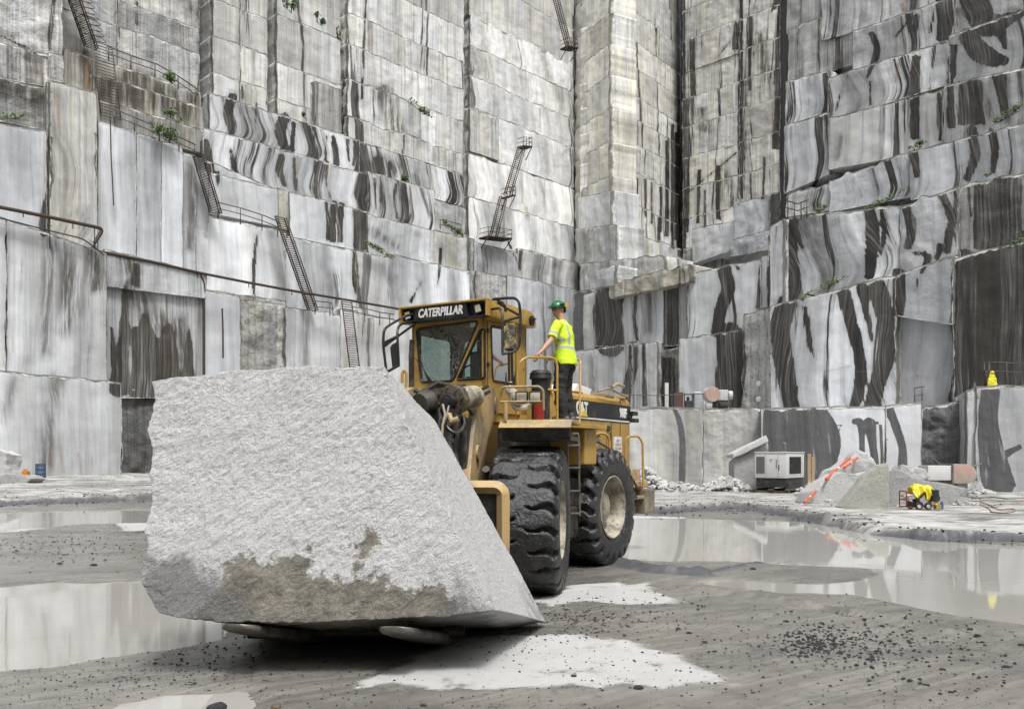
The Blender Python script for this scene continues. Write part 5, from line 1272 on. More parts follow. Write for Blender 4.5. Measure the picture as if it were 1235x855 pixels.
m = MB(); m.tube([(CX0-.04, dy1+.12, 2.95), (CX0-.05, dy1+.12, 3.15)], .014); m.box(CX0-.03, CX0, dy1+.08, dy1+.16, 2.85, 2.95, .01); m.build('door_handle', BLK, loader)
m = MB(); m.box(CX0-.006, CX0+.0, dy1+.13, dy1+.2, 2.92, 3.0); m.build('door_sticker', WHT, loader)
m = MB(); vs_ = px2('y', CY1, [(566.5,389),(573,389),(572,394),(566,395)]); m.prism(vs_, CY1-.02, CY1-.012, axis='y'); m.build('window_sticker', weathered('pale_sticker', (.45,.62,.6), (.3,.3,.3), .1), loader)
# roof with visor
m = MB()
RX0, RX1, RY0, RY1, RZ0, RZ1 = -.97, .62, 1.42, 2.90, 3.88, 4.13
m.prism([(RY0, RZ0), (RY0-.02, RZ0+.10), (RY0+.05, RZ1-.03), (RY0+.2, RZ1), (RY1-.14, RZ1+.0), (RY1-.14, RZ0), ], RX0, RX1, axis='x', bev=.02)
roof = m.build('cab_roof', YEL, loader, 35)
m = MB(); m.box(RX0, RX1, RY1-.14, RY1, RZ1-.028, RZ1, .006); m.box(RX0, RX0+.03, RY1-.14, RY1, RZ0, RZ1-.028, .004); m.box(RX1-.03, RX1, RY1-.14, RY1, RZ0, RZ1-.028, .004)
m.build('visor_frame', YEL, roof)
m = MB(); m.box(RX0+.03, RX1-.03, RY1-.13, RY1-.10, RZ0, RZ1-.028); m.prism([(RX0+.34, RZ0+.01), (RX1-.26, RZ0+.01), (RX1-.30, RZ1-.03), (RX0+.38, RZ1-.03)], RY1-.10, RY1-.02, axis='y', bev=.006); m.box(RX0+.03, RX1-.03, RY1-.12, RY1-.03, RZ0-.01, RZ0+.012)
m.build('visor_panel', BLK, roof)
text_mesh('lettering', 'CATERPILLAR', .175, Matrix.Translation(((RX0+RX1)/2+.04, RY1-.016, (RZ0+RZ1)/2-.01)) @ Matrix.Rotation(R(180), 4, 'Z') @ Matrix.Rotation(R(90), 4, 'X'), WHT, roof, sx=.74, shear=.18, bold=.006)
for x_ in (RX0+.18, RX1-.14):
    m = MB(); m.box(-.055, .055, -.05, .0, -.065, .065, .01, M=Matrix.Translation((x_, RY1-.04, RZ0+.115)) @ Matrix.Rotation(R(12), 4, 'Y')); wl = m.build('work_lamp', BLK, roof)
    m = MB(); m.box(-.045, .045, -.01, .012, -.055, .055, .008, M=Matrix.Translation((x_, RY1-.04, RZ0+.115)) @ Matrix.Rotation(R(12), 4, 'Y')); m.build('lens', LENS, wl)
m = MB(); m.cyl((RX0-.03, 1.58, 3.98), (RX0+.02, 1.58, 3.98), .075, seg=24); m.cyl((RX0-.10, 1.60, 4.0), (RX0-.03, 1.58, 3.98), .012, seg=8); m.build('roof_lamp', BLK, loader, 35)
# interior
m = MB(); m.box(-.42, .12, 1.62, 2.12, 2.82, 2.98, .06); m.box(-.40, .10, 1.58, 1.72, 2.95, 3.55, .06); m.box(-.28, -.02, 1.60, 1.70, 3.5, 3.72, .05); m.build('driver_seat', BLK, loader, 35)
m = MB(); m.tube([(-.15, 2.35, 2.55), (-.15, 2.12, 3.08)], .04); m.tube([(-.15+.2*math.cos(a), 2.10-.06*math.sin(a), 3.12+.16*math.sin(a)) for a in np.linspace(0, 2*math.pi, 24, endpoint=False)], .015, closed=True); m.box(-.35, .1, 2.3, 2.62, 2.55, 2.95, .04); m.build('steering_column', BLK, loader, 40)
m = MB()
wb_ = px2('y', CY1, [(519,462),(506,428)]); m.tube([(wb_[0][0], CY1+.03, wb_[0][1]), (wb_[1][0], CY1+.03, wb_[1][1])], .011)
wb_ = px2('y', CY1, [(512,444),(521,460)]); m.tube([(wb_[0][0], CY1+.03, wb_[0][1]), (wb_[1][0], CY1+.04, wb_[1][1])], .016)
wb_ = px2('y', CY1, [(524,461),(503,432)]); m.tube([(wb_[0][0], CY1+.04, wb_[0][1]), (wb_[1][0], CY1+.045, wb_[1][1])], .009)
m.build('wiper', BLK, loader, 40)
m = MB(); m.box(-.45, .05, CY1, CY1+.08, CZ0+.05, CZ0+.14, .01); m.build('wiper_motor', BLK, loader)
# mirrors
def tubes(name, lists, r, mat, bend=.1, parent=None):
    m = MB()
    for L_ in lists: m.tube(bendpts([wp(*p) for p in L_], bend), r)
    return m.build(name, mat, parent or loader, 40)
br = tubes('mirror_bracket', [[(594,361,12.3),(612,359.5,12.2),(621,359.5,12.1),(626,364,12.05),(628,380,12.05),(627,415,12.05),(622,424,12.05),(605,427,12.05)], [(593,373,12.4),(603,371.5,12.2),(606,378,12.1),(606,427,12.05)], [(605,388,12.1),(627,382,12.05)], [(600,365,12.4),(613,373,12.5),(628,381,12.05)], [(600,362,12.4),(609,367,12.3),(610,376,12.3)]], .020, BLK)
def quadbox(pts, d, th, mat, name, parent, bev=.03):
    Pq = [wp(px, py, d) for px, py in pts]; b = bmesh.new()
    n = (Pq[1]-Pq[0]).cross(Pq[3]-Pq[0]).normalized()
    vs = [b.verts.new(p) for p in Pq]; f = b.faces.new(vs); r = bmesh.ops.extrude_face_region(b, geom=[f])
    for e in r['geom']:
        if isinstance(e, bmesh.types.BMVert): e.co += n*th
    bmesh.ops.recalc_face_normals(b, faces=b.faces); bmesh.ops.bevel(b, geom=b.edges[:], offset=bev, segments=3, affect='EDGES')
    return link_bm(name, b, mat, parent)
quadbox([(608,390),(624,389),(622,423),(606,423)], 12.05, .05, weathered('worn_mirror_back', (.42,.33,.17), (.03,.028,.024), .75, .6, 7, rust=(.06,.04,.03)), 'mirror', loader)
br2 = tubes('mirror_bracket', [[(498,379,13.0),(489,381,12.7),(468,393,12.5),(463,398,12.4),(462,415,12.4),(466,448,12.4)], [(498,388,13.0),(488,389,12.7),(481,393,12.5),(479,400,12.4),(481,440,12.4)], [(500,391,13.0),(464,417,12.4)], [(482,440,12.4),(466,449,12.4)], [(462,414,12.4),(478,406,12.4)]], .020, BLK)
quadbox([(470,417),(480,411),(482,440),(473,445)], 12.4, .05, BLK, 'mirror', loader, .02)
tubes('grab_rail', [[(485,462,12.3),(485,450,12.3),(488,446,12.3),(490,450,12.3),(490,470,12.3)]], .022, YEL, .04)
m = MB(); m.tube([wp(496,470,12.9), wp(496,430,12.9), wp(497,410,12.9)], .04); m.build('exhaust_stack', GRS, loader, 40)
m = MB(); m.box(.3, 1.75, .9, 2.1, 2.28, 2.34, .01); m.build('front_platform', GRS, loader)  # also coloured dark, for the shaded gap between arm and cab
m = MB(MF); m.prism([(-.95, 2.33), (-.75, 2.36), (.35, 2.33), (.52, 2.25), (.50, 2.21), (.34, 2.29), (-.95, 2.29)], .92, 1.86, axis='x'); m.build('front_fender', YEL2, loader)
# ------------------------------------------------------------------ the worker
PF = at(682, 509.5, 13.0)
fwd = Vector((-.90, .43, 0)).normalized(); lft = Vector((-fwd.y, fwd.x, 0))
PMW = Matrix(((fwd.x, lft.x, 0, PF.x), (fwd.y, lft.y, 0, PF.y), (0, 0, 1, PF.z), (0, 0, 0, 1))) @ Matrix.Diagonal((1.10, 1.10, 1.03, 1))
PINV = PMW.inverted()
def loft(b, rings, seg=20):
    """rings: (centre, rx, ry, axis) elliptical sections; rx along body front, ry sideways"""
    L = []
    for i, (c, rx, ry) in enumerate(rings):
        c = Vector(c); a = Vector(rings[max(i-1, 0)][0]); z = Vector(rings[min(i+1, len(rings)-1)][0]); t = (z-a).normalized()
        ref = Vector((1, 0, 0)) if abs(t.x) < .8 else Vector((0, 0, 1))
        e1 = (ref - t*ref.dot(t)).normalized(); e2 = t.cross(e1)
        L.append([b.verts.new(c+e1*rx*math.cos(2*math.pi*k/seg)+e2*ry*math.sin(2*math.pi*k/seg)) for k in range(seg)])
    for i in range(len(L)-1):
        for k in range(seg): b.faces.new([L[i][k], L[i][(k+1)%seg], L[i+1][(k+1)%seg], L[i+1][k]])
    b.faces.new(L[0][::-1]); b.faces.new(L[-1])
def fuse(b, name, mat, parent, vox=.011, smooth=3, noise=0.0, nscale=12):
    bmesh.ops.recalc_face_normals(b, faces=b.faces)
    me = bpy.data.meshes.new('t'); b.to_mesh(me); b.free(); o = bpy.data.objects.new('t', me); COL.objects.link(o)
    md = o.modifiers.new('r', 'REMESH'); md.mode = 'VOXEL'; md.voxel_size = vox
    if smooth: s_ = o.modifiers.new('s', 'SMOOTH'); s_.iterations = smooth; s_.factor = .5
    dg = bpy.context.evaluated_depsgraph_get(); m2 = bpy.data.meshes.new_from_object(o.evaluated_get(dg)); bpy.data.objects.remove(o)
    if noise:
        n = len(m2.vertices); co = np.empty(n*3); m2.vertices.foreach_get('co', co); co = co.reshape(-1, 3)
        no = np.empty(n*3); m2.vertices.foreach_get('normal', no); no = no.reshape(-1, 3)
        f = fbm(co[:, 0]*nscale*.6, co[:, 2]*nscale, co[:, 1]*nscale*.6, 3); co = co+no*(f*noise)[:, None]; m2.vertices.foreach_set('co', co.ravel())
    m2.name = name; m2.materials.clear(); m2.materials.append(mat); m2.polygons.foreach_set('use_smooth', [True]*len(m2.polygons))
    o = bpy.data.objects.new(name, m2); COL.objects.link(o)
    if parent: o.parent = parent
    return o
def simple(name, col, rough=.6, bumpv=.3, sc=30, var=.3):
    t = NT(name); n = t.noise(t.obj(), sc, 5, .65); c = t.mix(t.math('MULTIPLY', n, var*2), col, tuple(v*.6 for v in col)); return t.fin(c, rough, 0, t.bump(n, bumpv, .01))
SKIN = simple('skin', (.42, .24, .17), .5, .1, 40, .15)
hand = PINV @ at(651, 424, 12.58); elbow = PINV @ at(664, 411, 12.72); 
hand.z = (PINV @ at(651, 426, 12.58)).z
shL = Vector((.045, .185, 1.425)); shR = Vector((.045, -.185, 1.425))
rh = Vector((.28, -.25, 1.02)); re = Vector((.08, -.30, 1.14))
b = bmesh.new()
loft(b, [((0,0,.86), .08, .11), ((0,0,.98), .09, .12), ((.01,0,1.12), .09, .125), ((.03,0,1.28), .115, .16), ((.045,0,1.42), .09, .16), ((.05,0,1.48), .05, .07), ((.065,0,1.53), .055, .055), ((.08,0,1.60), .055, .055)])
for s, sh, el_, ha in ((1, shL, elbow, hand), (-1, shR, re, rh)):
    d_ = (ha-el_).normalized()
    loft(b, [(sh, .055, .055), (sh.lerp(el_, .5), .047, .047), (el_, .042, .042), (el_.lerp(ha, .3), .042, .042), (el_.lerp(ha, .8), .029, .029), (ha, .026, .03)], 14)
    # hand: palm, four fingers curled over the rail, thumb
    ax = d_; side_ = Vector((0, 0, 1)).cross(ax).normalized(); dn = Vector((0, 0, -1))
    pal = ha+ax*.045
    loft(b, [(ha, .024, .03), (ha+ax*.03, .02, .04), (ha+ax*.085, .016, .042)], 12)
    for k, ln in enumerate((.85, 1.0, .95, .75)):
        r0 = ha+ax*.08+side_*(-.033+.022*k)
        p1 = r0+ax*.03*ln+dn*.008; p2 = p1+ax*.012*ln+dn*.028*ln; p3 = p2-ax*.014+dn*.02*ln
        loft(b, [(r0, .010, .010), (p1, .0095, .0095), (p2, .009, .009), (p3, .0075, .0075)], 8)
    t0 = ha+ax*.03+side_*.036*s; loft(b, [(t0, .013, .013), (t0+ax*.02+side_*.02*s+dn*.01, .011, .011), (t0+ax*.045+side_*.02*s+dn*.028, .009, .009)], 8)
for s in (-1, 1):
    loft(b, [((0, s*.09, .92), .095, .085), ((.02, s*.10, .70), .08, .075), ((.035, s*.11, .50), .055, .055), ((.015, s*.115, .35), .058, .052), ((-.01, s*.12, .12), .036, .036), ((-.01, s*.12, .05), .035, .035)], 16)
    loft(b, [((-.06, s*.12, .045), .03, .03), ((.05, s*.125, .05), .04, .04), ((.17, s*.135, .03), .022, .04)], 12)
# head, turned towards the viewer's left
HY = R(64)
HM = Matrix.Translation((.105, 0, 1.665)) @ Matrix.Rotation(HY, 4, 'Z') @ Matrix.Rotation(R(6), 4, 'Y')
hb = bmesh.new(); bmesh.ops.create_uvsphere(hb, u_segments=32, v_segments=24, radius=1)
for v in hb.verts:
    x, y, z = v.co
    zz_ = z*.122; w_ = 1-.22*max(0, -z)**1.5-.06*max(0, z)
    X_ = x*.098*(1 if x > 0 else 1.06)*(1-.05*max(0, -z)); Y_ = y*.076*w_
    if x > 0 and z < -.25: X_ += .008*math.exp(-(y*2.4)**2)*(1 if z < -.6 else .3)      # chin
    if x > .3: X_ -= .007*math.exp(-((z-.10)/.10)**2)*math.exp(-((abs(y)-.42)/.2)**2)     # eye sockets
    v.co = HM @ Vector((X_, Y_, zz_))
m_ = bmesh.new()
def bm_add(dst, src):
    mp = {v: dst.verts.new(v.co) for v in src.verts}
    for f in src.faces: dst.faces.new([mp[v] for v in f.verts])
    src.free()
bm_add(b, hb)
loft(b, [(HM @ Vector((.088, 0, .018)), .010, .009), (HM @ Vector((.104, 0, -.008)), .013, .012), (HM @ Vector((.108, 0, -.026)), .013, .015), (HM @ Vector((.094, 0, -.036)), .009, .011)], 10)
for s in (-1, 1):
    loft(b, [(HM @ Vector((-.005, s*.074, .03)), .008, .014), (HM @ Vector((-.008, s*.084, .0)), .009, .016), (HM @ Vector((-.002, s*.078, -.03)), .006, .009)], 10)
loft(b, [(HM @ Vector((.090, -.022, -.058)), .006, .004), (HM @ Vector((.098, 0, -.056)), .009, .008), (HM @ Vector((.090, .022, -.058)), .006, .004)], 8)
body_p = fuse(b, 'person', SKIN, None, .0075, 2)
body_p.matrix_world = PMW
tag(body_p, 'worker in green hard hat, bright yellow shirt and black trousers holding the loader platform rail', 'person')
EYE = simple('dark_eye', (.02, .015, .012), .3, 0); HAIR = simple('dark_hair', (.03, .02, .014), .7, .6, 80)
m = MB(HM)
for s in (-1, 1): m.cyl((.086, s*.031, .012), (.094, s*.031, .012), .011, .008, seg=10); m.box(.088, .100, s*.031-.018, s*.031+.018, .028, .035, .002)
m.build('eyes', EYE, body_p)
m = MB(HM); m.box(-.09, -.02, -.076, .076, -.045, .06, .03); m.box(-.03, .005, -.078, -.066, -.03, .05, .005); m.box(-.03, .005, .066, .078, -.03, .05, .005); m.build('hair', HAIR, body_p, 40)
# shirt
def shirt_mat():
    t = NT('high_visibility_cloth'); p = t.obj(); x, y, z = t.sep(p)
    n = t.noise(p, 9, 4, .6)
    c = t.mix(n, (.50, .72, .015), (.62, .86, .03))
    zz = t.math('ADD', z, t.math('MULTIPLY', x, -.10))
    belt = t.math('MULTIPLY', t.math('GREATER_THAN', zz, 1.075), t.math('LESS_THAN', zz, 1.125))
    bk = t.math('MULTIPLY', t.math('LESS_THAN', x, .0), t.math('MULTIPLY', t.math('GREATER_THAN', t.math('ABSOLUTE', y), .065), t.math('LESS_THAN', t.math('ABSOLUTE', y), .105)))
    bk = t.math('MULTIPLY', bk, t.math('GREATER_THAN', z, 1.125))
    bk = t.math('MULTIPLY', bk, t.math('GREATER_THAN', t.noise(t.comb(0, 0, t.math('MULTIPLY', z, 60)), 1, 0), .35))
    d = (elbow-shL); L_ = d.length; d.normalize()
    tt = t.n.new('ShaderNodeVectorMath'); tt.operation = 'DOT_PRODUCT'; s_ = t.vm('SUBTRACT', p, tuple(shL)); t.L(s_, tt.inputs[0]); tt.inputs[1].default_value = tuple(d)
    arm_ = t.math('MULTIPLY', t.math('GREATER_THAN', tt.outputs['Value'], L_*.50), t.math('LESS_THAN', tt.outputs['Value'], L_*.68))
    arm_ = t.math('MULTIPLY', arm_, t.math('GREATER_THAN', y, .14))
    f = t.math('MAXIMUM', t.math('MAXIMUM', belt, bk), arm_)
    c = t.mix(f, c, (.38, .36, .36))
    return t.fin(c, .75, 0, t.bump(n, .5, .02))
b = bmesh.new()
loft(b, [((-.01,0,.84), .155, .185), ((-.005,0,.91), .15, .18), ((0,0,.98), .145, .175), ((.01,0,1.12), .125, .155), ((.03,0,1.28), .14, .18), ((.045,0,1.41), .115, .185), ((.05,0,1.47), .07, .12), ((.06,0,1.50), .06, .07)], 28)
for sh, el_ in ((shL, elbow), (shR, re)):
    c0 = sh.lerp(Vector((.04, 0, 1.38)), .25)
    loft(b, [(c0, .07, .07), (sh, .075, .075), (sh.lerp(el_, .45), .070, .066), (sh.lerp(el_, .80), .072, .066)], 18)
sh_o = fuse(b, 'shirt', shirt_mat(), body_p, .010, 2, .012, 13)
TRO = simple('black_work_trousers', (.018, .017, .017), .8, .6, 25)
b = bmesh.new()
loft(b, [((0,0,1.0), .125, .155), ((0,0,.90), .13, .165), ((0,0,.82), .12, .16)], 24)
loft(b, [((0,.085,.88), .125, .095), ((.02,.10,.70), .098, .088), ((.045,.11,.50), .088, .082), ((.02,.115,.33), .088, .080), ((-.005,.12,.14), .072, .068), ((.0,.12,.07), .078, .07)], 20)
loft(b, [((0,-.085,.88), .125, .095), ((.03,-.10,.70), .098, .088), ((.05,-.11,.50), .088, .082), ((.03,-.115,.33), .088, .080), ((.01,-.12,.14), .072, .068), ((.01,-.12,.07), .078, .07)], 20)
fuse(b, 'trousers', TRO, body_p, .010, 1, .022, 14)
BOOT = simple('worn_boot', (.11, .09, .07), .7, .6, 30)
for s in (-1, 1):
    b = bmesh.new(); loft(b, [((-.10, s*.12, .045), .035, .035), ((-.05, s*.12, .055), .05, .048), ((.05, s*.125, .055), .055, .05), ((.15, s*.135, .042), .04, .05), ((.20, s*.14, .035), .025, .035)], 16)
    loft(b, [((-.02, s*.12, .05), .05, .045), ((-.02, s*.12, .15), .05, .045)], 14)
    bo = fuse(b, 'boot', BOOT, body_p, .008, 1)
    m = MB(); m.prism([(-.135, s*.12-.035), (-.1, s*.12-.05), (.1, s*.13-.055), (.19, s*.14-.045), (.225, s*.14), (.19, s*.14+.045), (.1, s*.13+.055), (-.1, s*.12+.05), (-.135, s*.12+.035)], .0, .022, axis='z', bev=.004)
    m.build('boot_sole', BLK, bo)
HELM = simple('green_helmet_shell', (.008, .13, .055), .3, .05, 20, .2)
b = bmesh.new(); prof = []
L = []
for i in range(13):
    a = i/12*math.pi/2
    L.append([b.verts.new(HM @ Vector((-.003+.125*math.cos(a)*math.cos(2*math.pi*k/28), .103*math.cos(a)*math.sin(2*math.pi*k/28), .038+.105*math.sin(a)+.006*(1 if abs(math.sin(2*math.pi*k/28)) < .25 else 0)))) for k in range(28)])
for i in range(12):
    for k in range(28): b.faces.new([L[i][k], L[i][(k+1)%28], L[i+1][(k+1)%28], L[i+1][k]])
bmesh.ops.remove_doubles(b, verts=b.verts, dist=.0005)
helm = link_bm('hard_hat', b, HELM, body_p, smooth=True)
m = MB(HM); m.prism([(.10*math.cos(a)+.045*max(0, math.cos(a))+.03*math.cos(a), .112*math.sin(a)) for a in np.linspace(0, 2*math.pi, 32, endpoint=False)], .036, .044, axis='z'); m.build('brim', HELM, helm, 40)
EMM = simple('ear_muff_yellow', (.62, .42, .02), .4, .1)
for s in (-1, 1): m = MB(HM); m.cyl((-.05, s*.098, .06), (-.05, s*.125, .06), .036, .030, seg=18); m.build('ear_muff', EMM, helm, 40)
m = MB(HM); m.tube([(.06, .107, .075), (-.05, .112, .085), (-.12, .05, .08), (-.125, 0, .08), (-.12, -.05, .08), (-.05, -.112, .085), (.06, -.107, .075)], .010); m.build('goggle_strap', BLK, helm, 40)
# ------------------------------------------------------------------ things on the walls
RUST = weathered('rusty_steel', (.030, .020, .015), (.065, .036, .022), .6, .7, 6, bump=.5)
RUST2 = weathered('grey_rail_steel', (.10, .085, .075), (.07, .045, .03), .5, .7, 6, bump=.4)
def WLp(pl, px, py, o=0.0):
    h = PL[pl].hit(px, o); return Vector((h.x, h.y, CH+(HOR-py)/FPX*h.y))
def lerp_poly(P, n):
    out = []
    for i in range(len(P)-1):
        for k in range(n): out.append(P[i].lerp(P[i+1], k/n))
    out.append(P[-1]); return out
def ladder(label, pl, p0, p1, w, o, rungs, cage=False, r=.055, mat=None, dbl=.35):
    """rails from p0 (top) to p1 (bottom), w = width in metres along the wall"""
    a = WLp(pl, *p0, o); b_ = WLp(pl, *p1, o); dv = Vector((PL[pl].d.x, PL[pl].d.y, 0))*w/2; nv = Vector((PL[pl].n.x, PL[pl].n.y, 0))
    e = empty('ladder', b_); e_inv = Matrix.Translation(-b_)
    m = MB(e_inv)
    for s in (-1, 1):
        m.tube([a+dv*s, b_+dv*s], r, seg=4)
        if dbl: m.tube([a+dv*s+nv*dbl, b_+dv*s+nv*dbl], r*.8, seg=4)
    m.build('side_rails', mat or RUST, e)
    m = MB(e_inv)
    for k in range(rungs+1):
        c = a.lerp(b_, k/rungs); m.tube([c-dv, c+dv], r*.7, seg=4)
        if dbl and k < rungs:
            c2 = a.lerp(b_, (k+1)/rungs)
            m.tube([c+dv, c2+dv+nv*dbl], r*.5, seg=4); m.tube([c-dv, c2-dv+nv*dbl], r*.5, seg=4)
    m.build('rungs', mat or RUST, e)
    if cage:
        m = MB(e_inv)
        for k in range(cage):
            c = a.lerp(b_, .15+k*.8/cage); m.tube(bendpts([c+dv, c+dv*2+nv*.4+dv, c+nv*1.0+dv*1.5, c-dv*1.2+nv*.8, c-dv], .3), r*.5, seg=4)
        m.build('safety_cage', mat or RUST, e)
    return tag(e, label, 'ladder', 'ladders fixed to the quarry walls')
ladder('rusty caged ladder at the top left running off above the picture', 'L', (82,-20), (109,58), .9, .6, 34, cage=9)
ladder('wide worn stair ladder with many treads between two handrails at upper left', 'L', (123,53), (134,142), 1.5, 1.6, 24, mat=RUST2, dbl=0, r=.045)
ladder('dark ladder leaning in the gap right of the tall white panels', 'L', (239,190), (259,257), .9, 2.6, 32)
ladder('long rusty ladder crossing the white panel below the short handrail', 'L', (337,262), (376,374), .9, 3.4, 42)
ladder('rusty ladder rising behind the granite block close to the cab', 'L', (418,362), (428,445), 1.1, 4.5, 30, dbl=0)
ladder('upper flight of the zigzag ladder above the hard hat', 'L', (628,178), (611,236), .9, 2.2, 26)
ladder('lower flight of the zigzag ladder ending at a hanging platform', 'L', (606,238), (594,285), .9, 2.4, 22)
ladder('small rusty ladder hanging at the top beside the far buttress', 'L', (667,-10), (685,58), .9, 1.6, 30, dbl=.3)
def platform(label, pl, pts, o, depth=1.2):
    a = WLp(pl, *pts[0], o); b_ = WLp(pl, *pts[1], o); nv = Vector((PL[pl].n.x, PL[pl].n.y, 0))*depth
    e = empty('platform', a); I = Matrix.Translation(-a); m = MB(I)
    z = Vector((0, 0, .12)); vs = [a, b_, b_+nv, a+nv]
    b = bmesh.new(); bot = [b.verts.new(I @ v) for v in vs]; top = [b.verts.new(I @ (v+z)) for v in vs]
    b.faces.new(bot); b.faces.new(top)
    for i in range(4): b.faces.new([bot[i], bot[(i+1)%4], top[(i+1)%4], top[i]])
    link_bm('deck', b, RUST, e)
    for i in range(5): m.tube([a.lerp(b_, i/4), a.lerp(b_, i/4)+nv], .09, seg=4)
    m.tube([a, b_], .1, seg=4); m.tube([a+nv, b_+nv], .1, seg=4); m.tube([a+nv, a-Vector((0,0,1.3))], .07, seg=4); m.tube([b_+nv, b_-Vector((0,0,1.3))], .07, seg=4); m.build('brackets', RUST, e)
    m = MB(I)
    for h in (.55, 1.05): m.tube([a+Vector((0,0,h)), a+nv+Vector((0,0,h)), b_+nv+Vector((0,0,h)), b_+Vector((0,0,h))], .035, seg=4)
    for i in range(4): c = (a+nv).lerp(b_+nv, i/3); m.tube([c, c+Vector((0,0,1.05))], .035, seg=4)
    m.build('guard_rail', RUST2, e)
    return tag(e, label, 'platform', 'small ladder platforms')
platform('hanging steel platform at the foot of the zigzag ladder', 'L', ((578,288),(606,291)), .9, 1.5)
platform('tiny landing between the two flights of the zigzag ladder', 'L', ((604,240),(614,238)), 1.4, 1.0)
platform('small landing at the head of the zigzag ladder', 'L', ((624,179),(634,180)), 1.4, 1.0)
platform('small rusty landing at the top beside the far buttress', 'L', ((676,60),(688,62)), .9, 1.2)
def rail_obj(label, pl, pts, o, posts=(), hgt=1.1, two=True, r=.05, mat=None, cat='handrail'):
    P = [WLp(pl, px, py, o) for px, py in pts]; e = empty('handrail', P[0]); I = Matrix.Translation(-P[0])
    m = MB(I); m.tube(P, r, seg=5)
    if two: m.tube([p-Vector((0,0,.5)) for p in P], r*.8, seg=5)
    m.build('rail', mat or RUST2, e)
    for px, py in posts: m = MB(I); c = WLp(pl, px, py, o); m.tube([c, c-Vector((0,0,hgt))], r, seg=5); m.build('post', mat or RUST2, e)
    return tag(e, label, cat, 'handrails on the ledges')
rail_obj('upper grey handrail beside the stair ladder at upper left', 'L', [(129,56),(160,68),(190,78),(215,92),(238,108)], 1.9, ((131,57),(158,67),(187,77),(215,92),(236,107)))
rail_obj('lower grey handrail above the tall white panels', 'L', [(136,131),(165,143),(200,158),(236,175)], 2.9, ((138,132),(162,141),(192,154),(216,166),(235,174)))
rail_obj('short grey handrail on the ledge between two leaning ladders', 'L', [(262,244),(290,251),(318,260),(337,268)], 2.9, ((263,244),(290,251),(316,259),(335,267)), hgt=1.4)
rail_obj('broken thin handrail on the ledge above the drilled panel', 'L', [(378,363),(400,365),(402,375)], 4.0, ((380,363),(398,365)), hgt=1.2)
rail_obj('thin bent handrail behind the rusty ladder near the cab', 'L', [(424,370),(440,372),(460,377),(475,379)], 3.8, ((440,372),(458,376),(470,378)), hgt=1.3)
rail_obj('small handrail over the grassy ledge at mid wall', 'L', [(530,265),(545,268),(556,271)], 1.6, ((531,265),(545,268),(556,271)), hgt=1.0)
rail_obj('tangled broken handrail on the ledge of the right wall', 'T', [(948,242),(962,246),(975,241)], .8, ((950,243),(958,246),(966,244),(973,242)), hgt=1.3)
rail_obj('tall thin handrail frame beside the yellow bag', 'H', [(1186,437),(1210,437),(1240,439)], -1.0, ((1187,437),(1193,437),(1214,437),(1236,439)), hgt=1.45, r=.025)
rail_obj('small metal frame standing on the bench near the black band', 'T', [(1103,468),(1115,466)], 1.6, ((1103,468),(1112,466)), hgt=.9, r=.03)
def pipe(label, pl, pts, o, r=.09, mat=None, cat='pipe', name='pipe', hang=()):
    P = [WLp(pl, px, py, o) for px, py in pts]
    e = empty(name, P[0]); I = Matrix.Translation(-P[0]); m = MB(I); m.tube(bendpts(P, .4, 3), r, seg=8); 
    if not hang: 
        bpy.data.objects.remove(e); m.bm.free(); m = MB(); m.tube(bendpts(P, .4, 3), r, seg=8); o_ = m.build(name, mat or RUST, None, 50); return tag(o_, label, cat, 'pipes along the left wall')
    m.build('pipe_run', mat or RUST, e, 50)
    for px, y0, y1 in hang: m = MB(I); m.tube([WLp(pl, px, y0, o), WLp(pl, px, y1, o-.3)], .035, seg=4); m.build('hanger', mat or RUST, e)
    return tag(e, label, cat, 'pipes along the left wall')
pipe('dark pipe crossing the smooth panels at the far left edge and hooking back down', 'A', [(-80,233),(0,250),(60,262),(125,276),(114,293)], 3.2, .13, hang=((28,256,262),(88,268,276),(60,262,300),(114,274,300)))
pipe('thin bent cable sagging along the ledge of the far left panel', 'A', [(-60,255),(0,263),(50,276),(100,288),(116,300),(126,308)], 3.0, .05, name='cable', cat='cable')
pipe('long dark pipe sloping gently across the wall down to the cab', 'L', [(118,303),(180,315),(240,329),(300,341),(360,352),(420,362),(500,376)], 4.4, .11, hang=((205,321,327),(238,328,345),(300,341,347),(352,350,356),(405,360,366)))
pipe('dark vertical pipe dropping behind the granite block', 'L', [(240,329),(246,341),(246,452)], 4.2, .11)
pipe('thin rope hanging down the tall white panel', 'L', [(133,144),(134,190),(136,225),(137,248)], 3.3, .045, name='rope', cat='rope')
pipe('thin cable hanging down the pale panel left of the drilled panel', 'L', [(268,372),(269,400),(269,432)], 3.6, .07, name='cable', cat='cable')
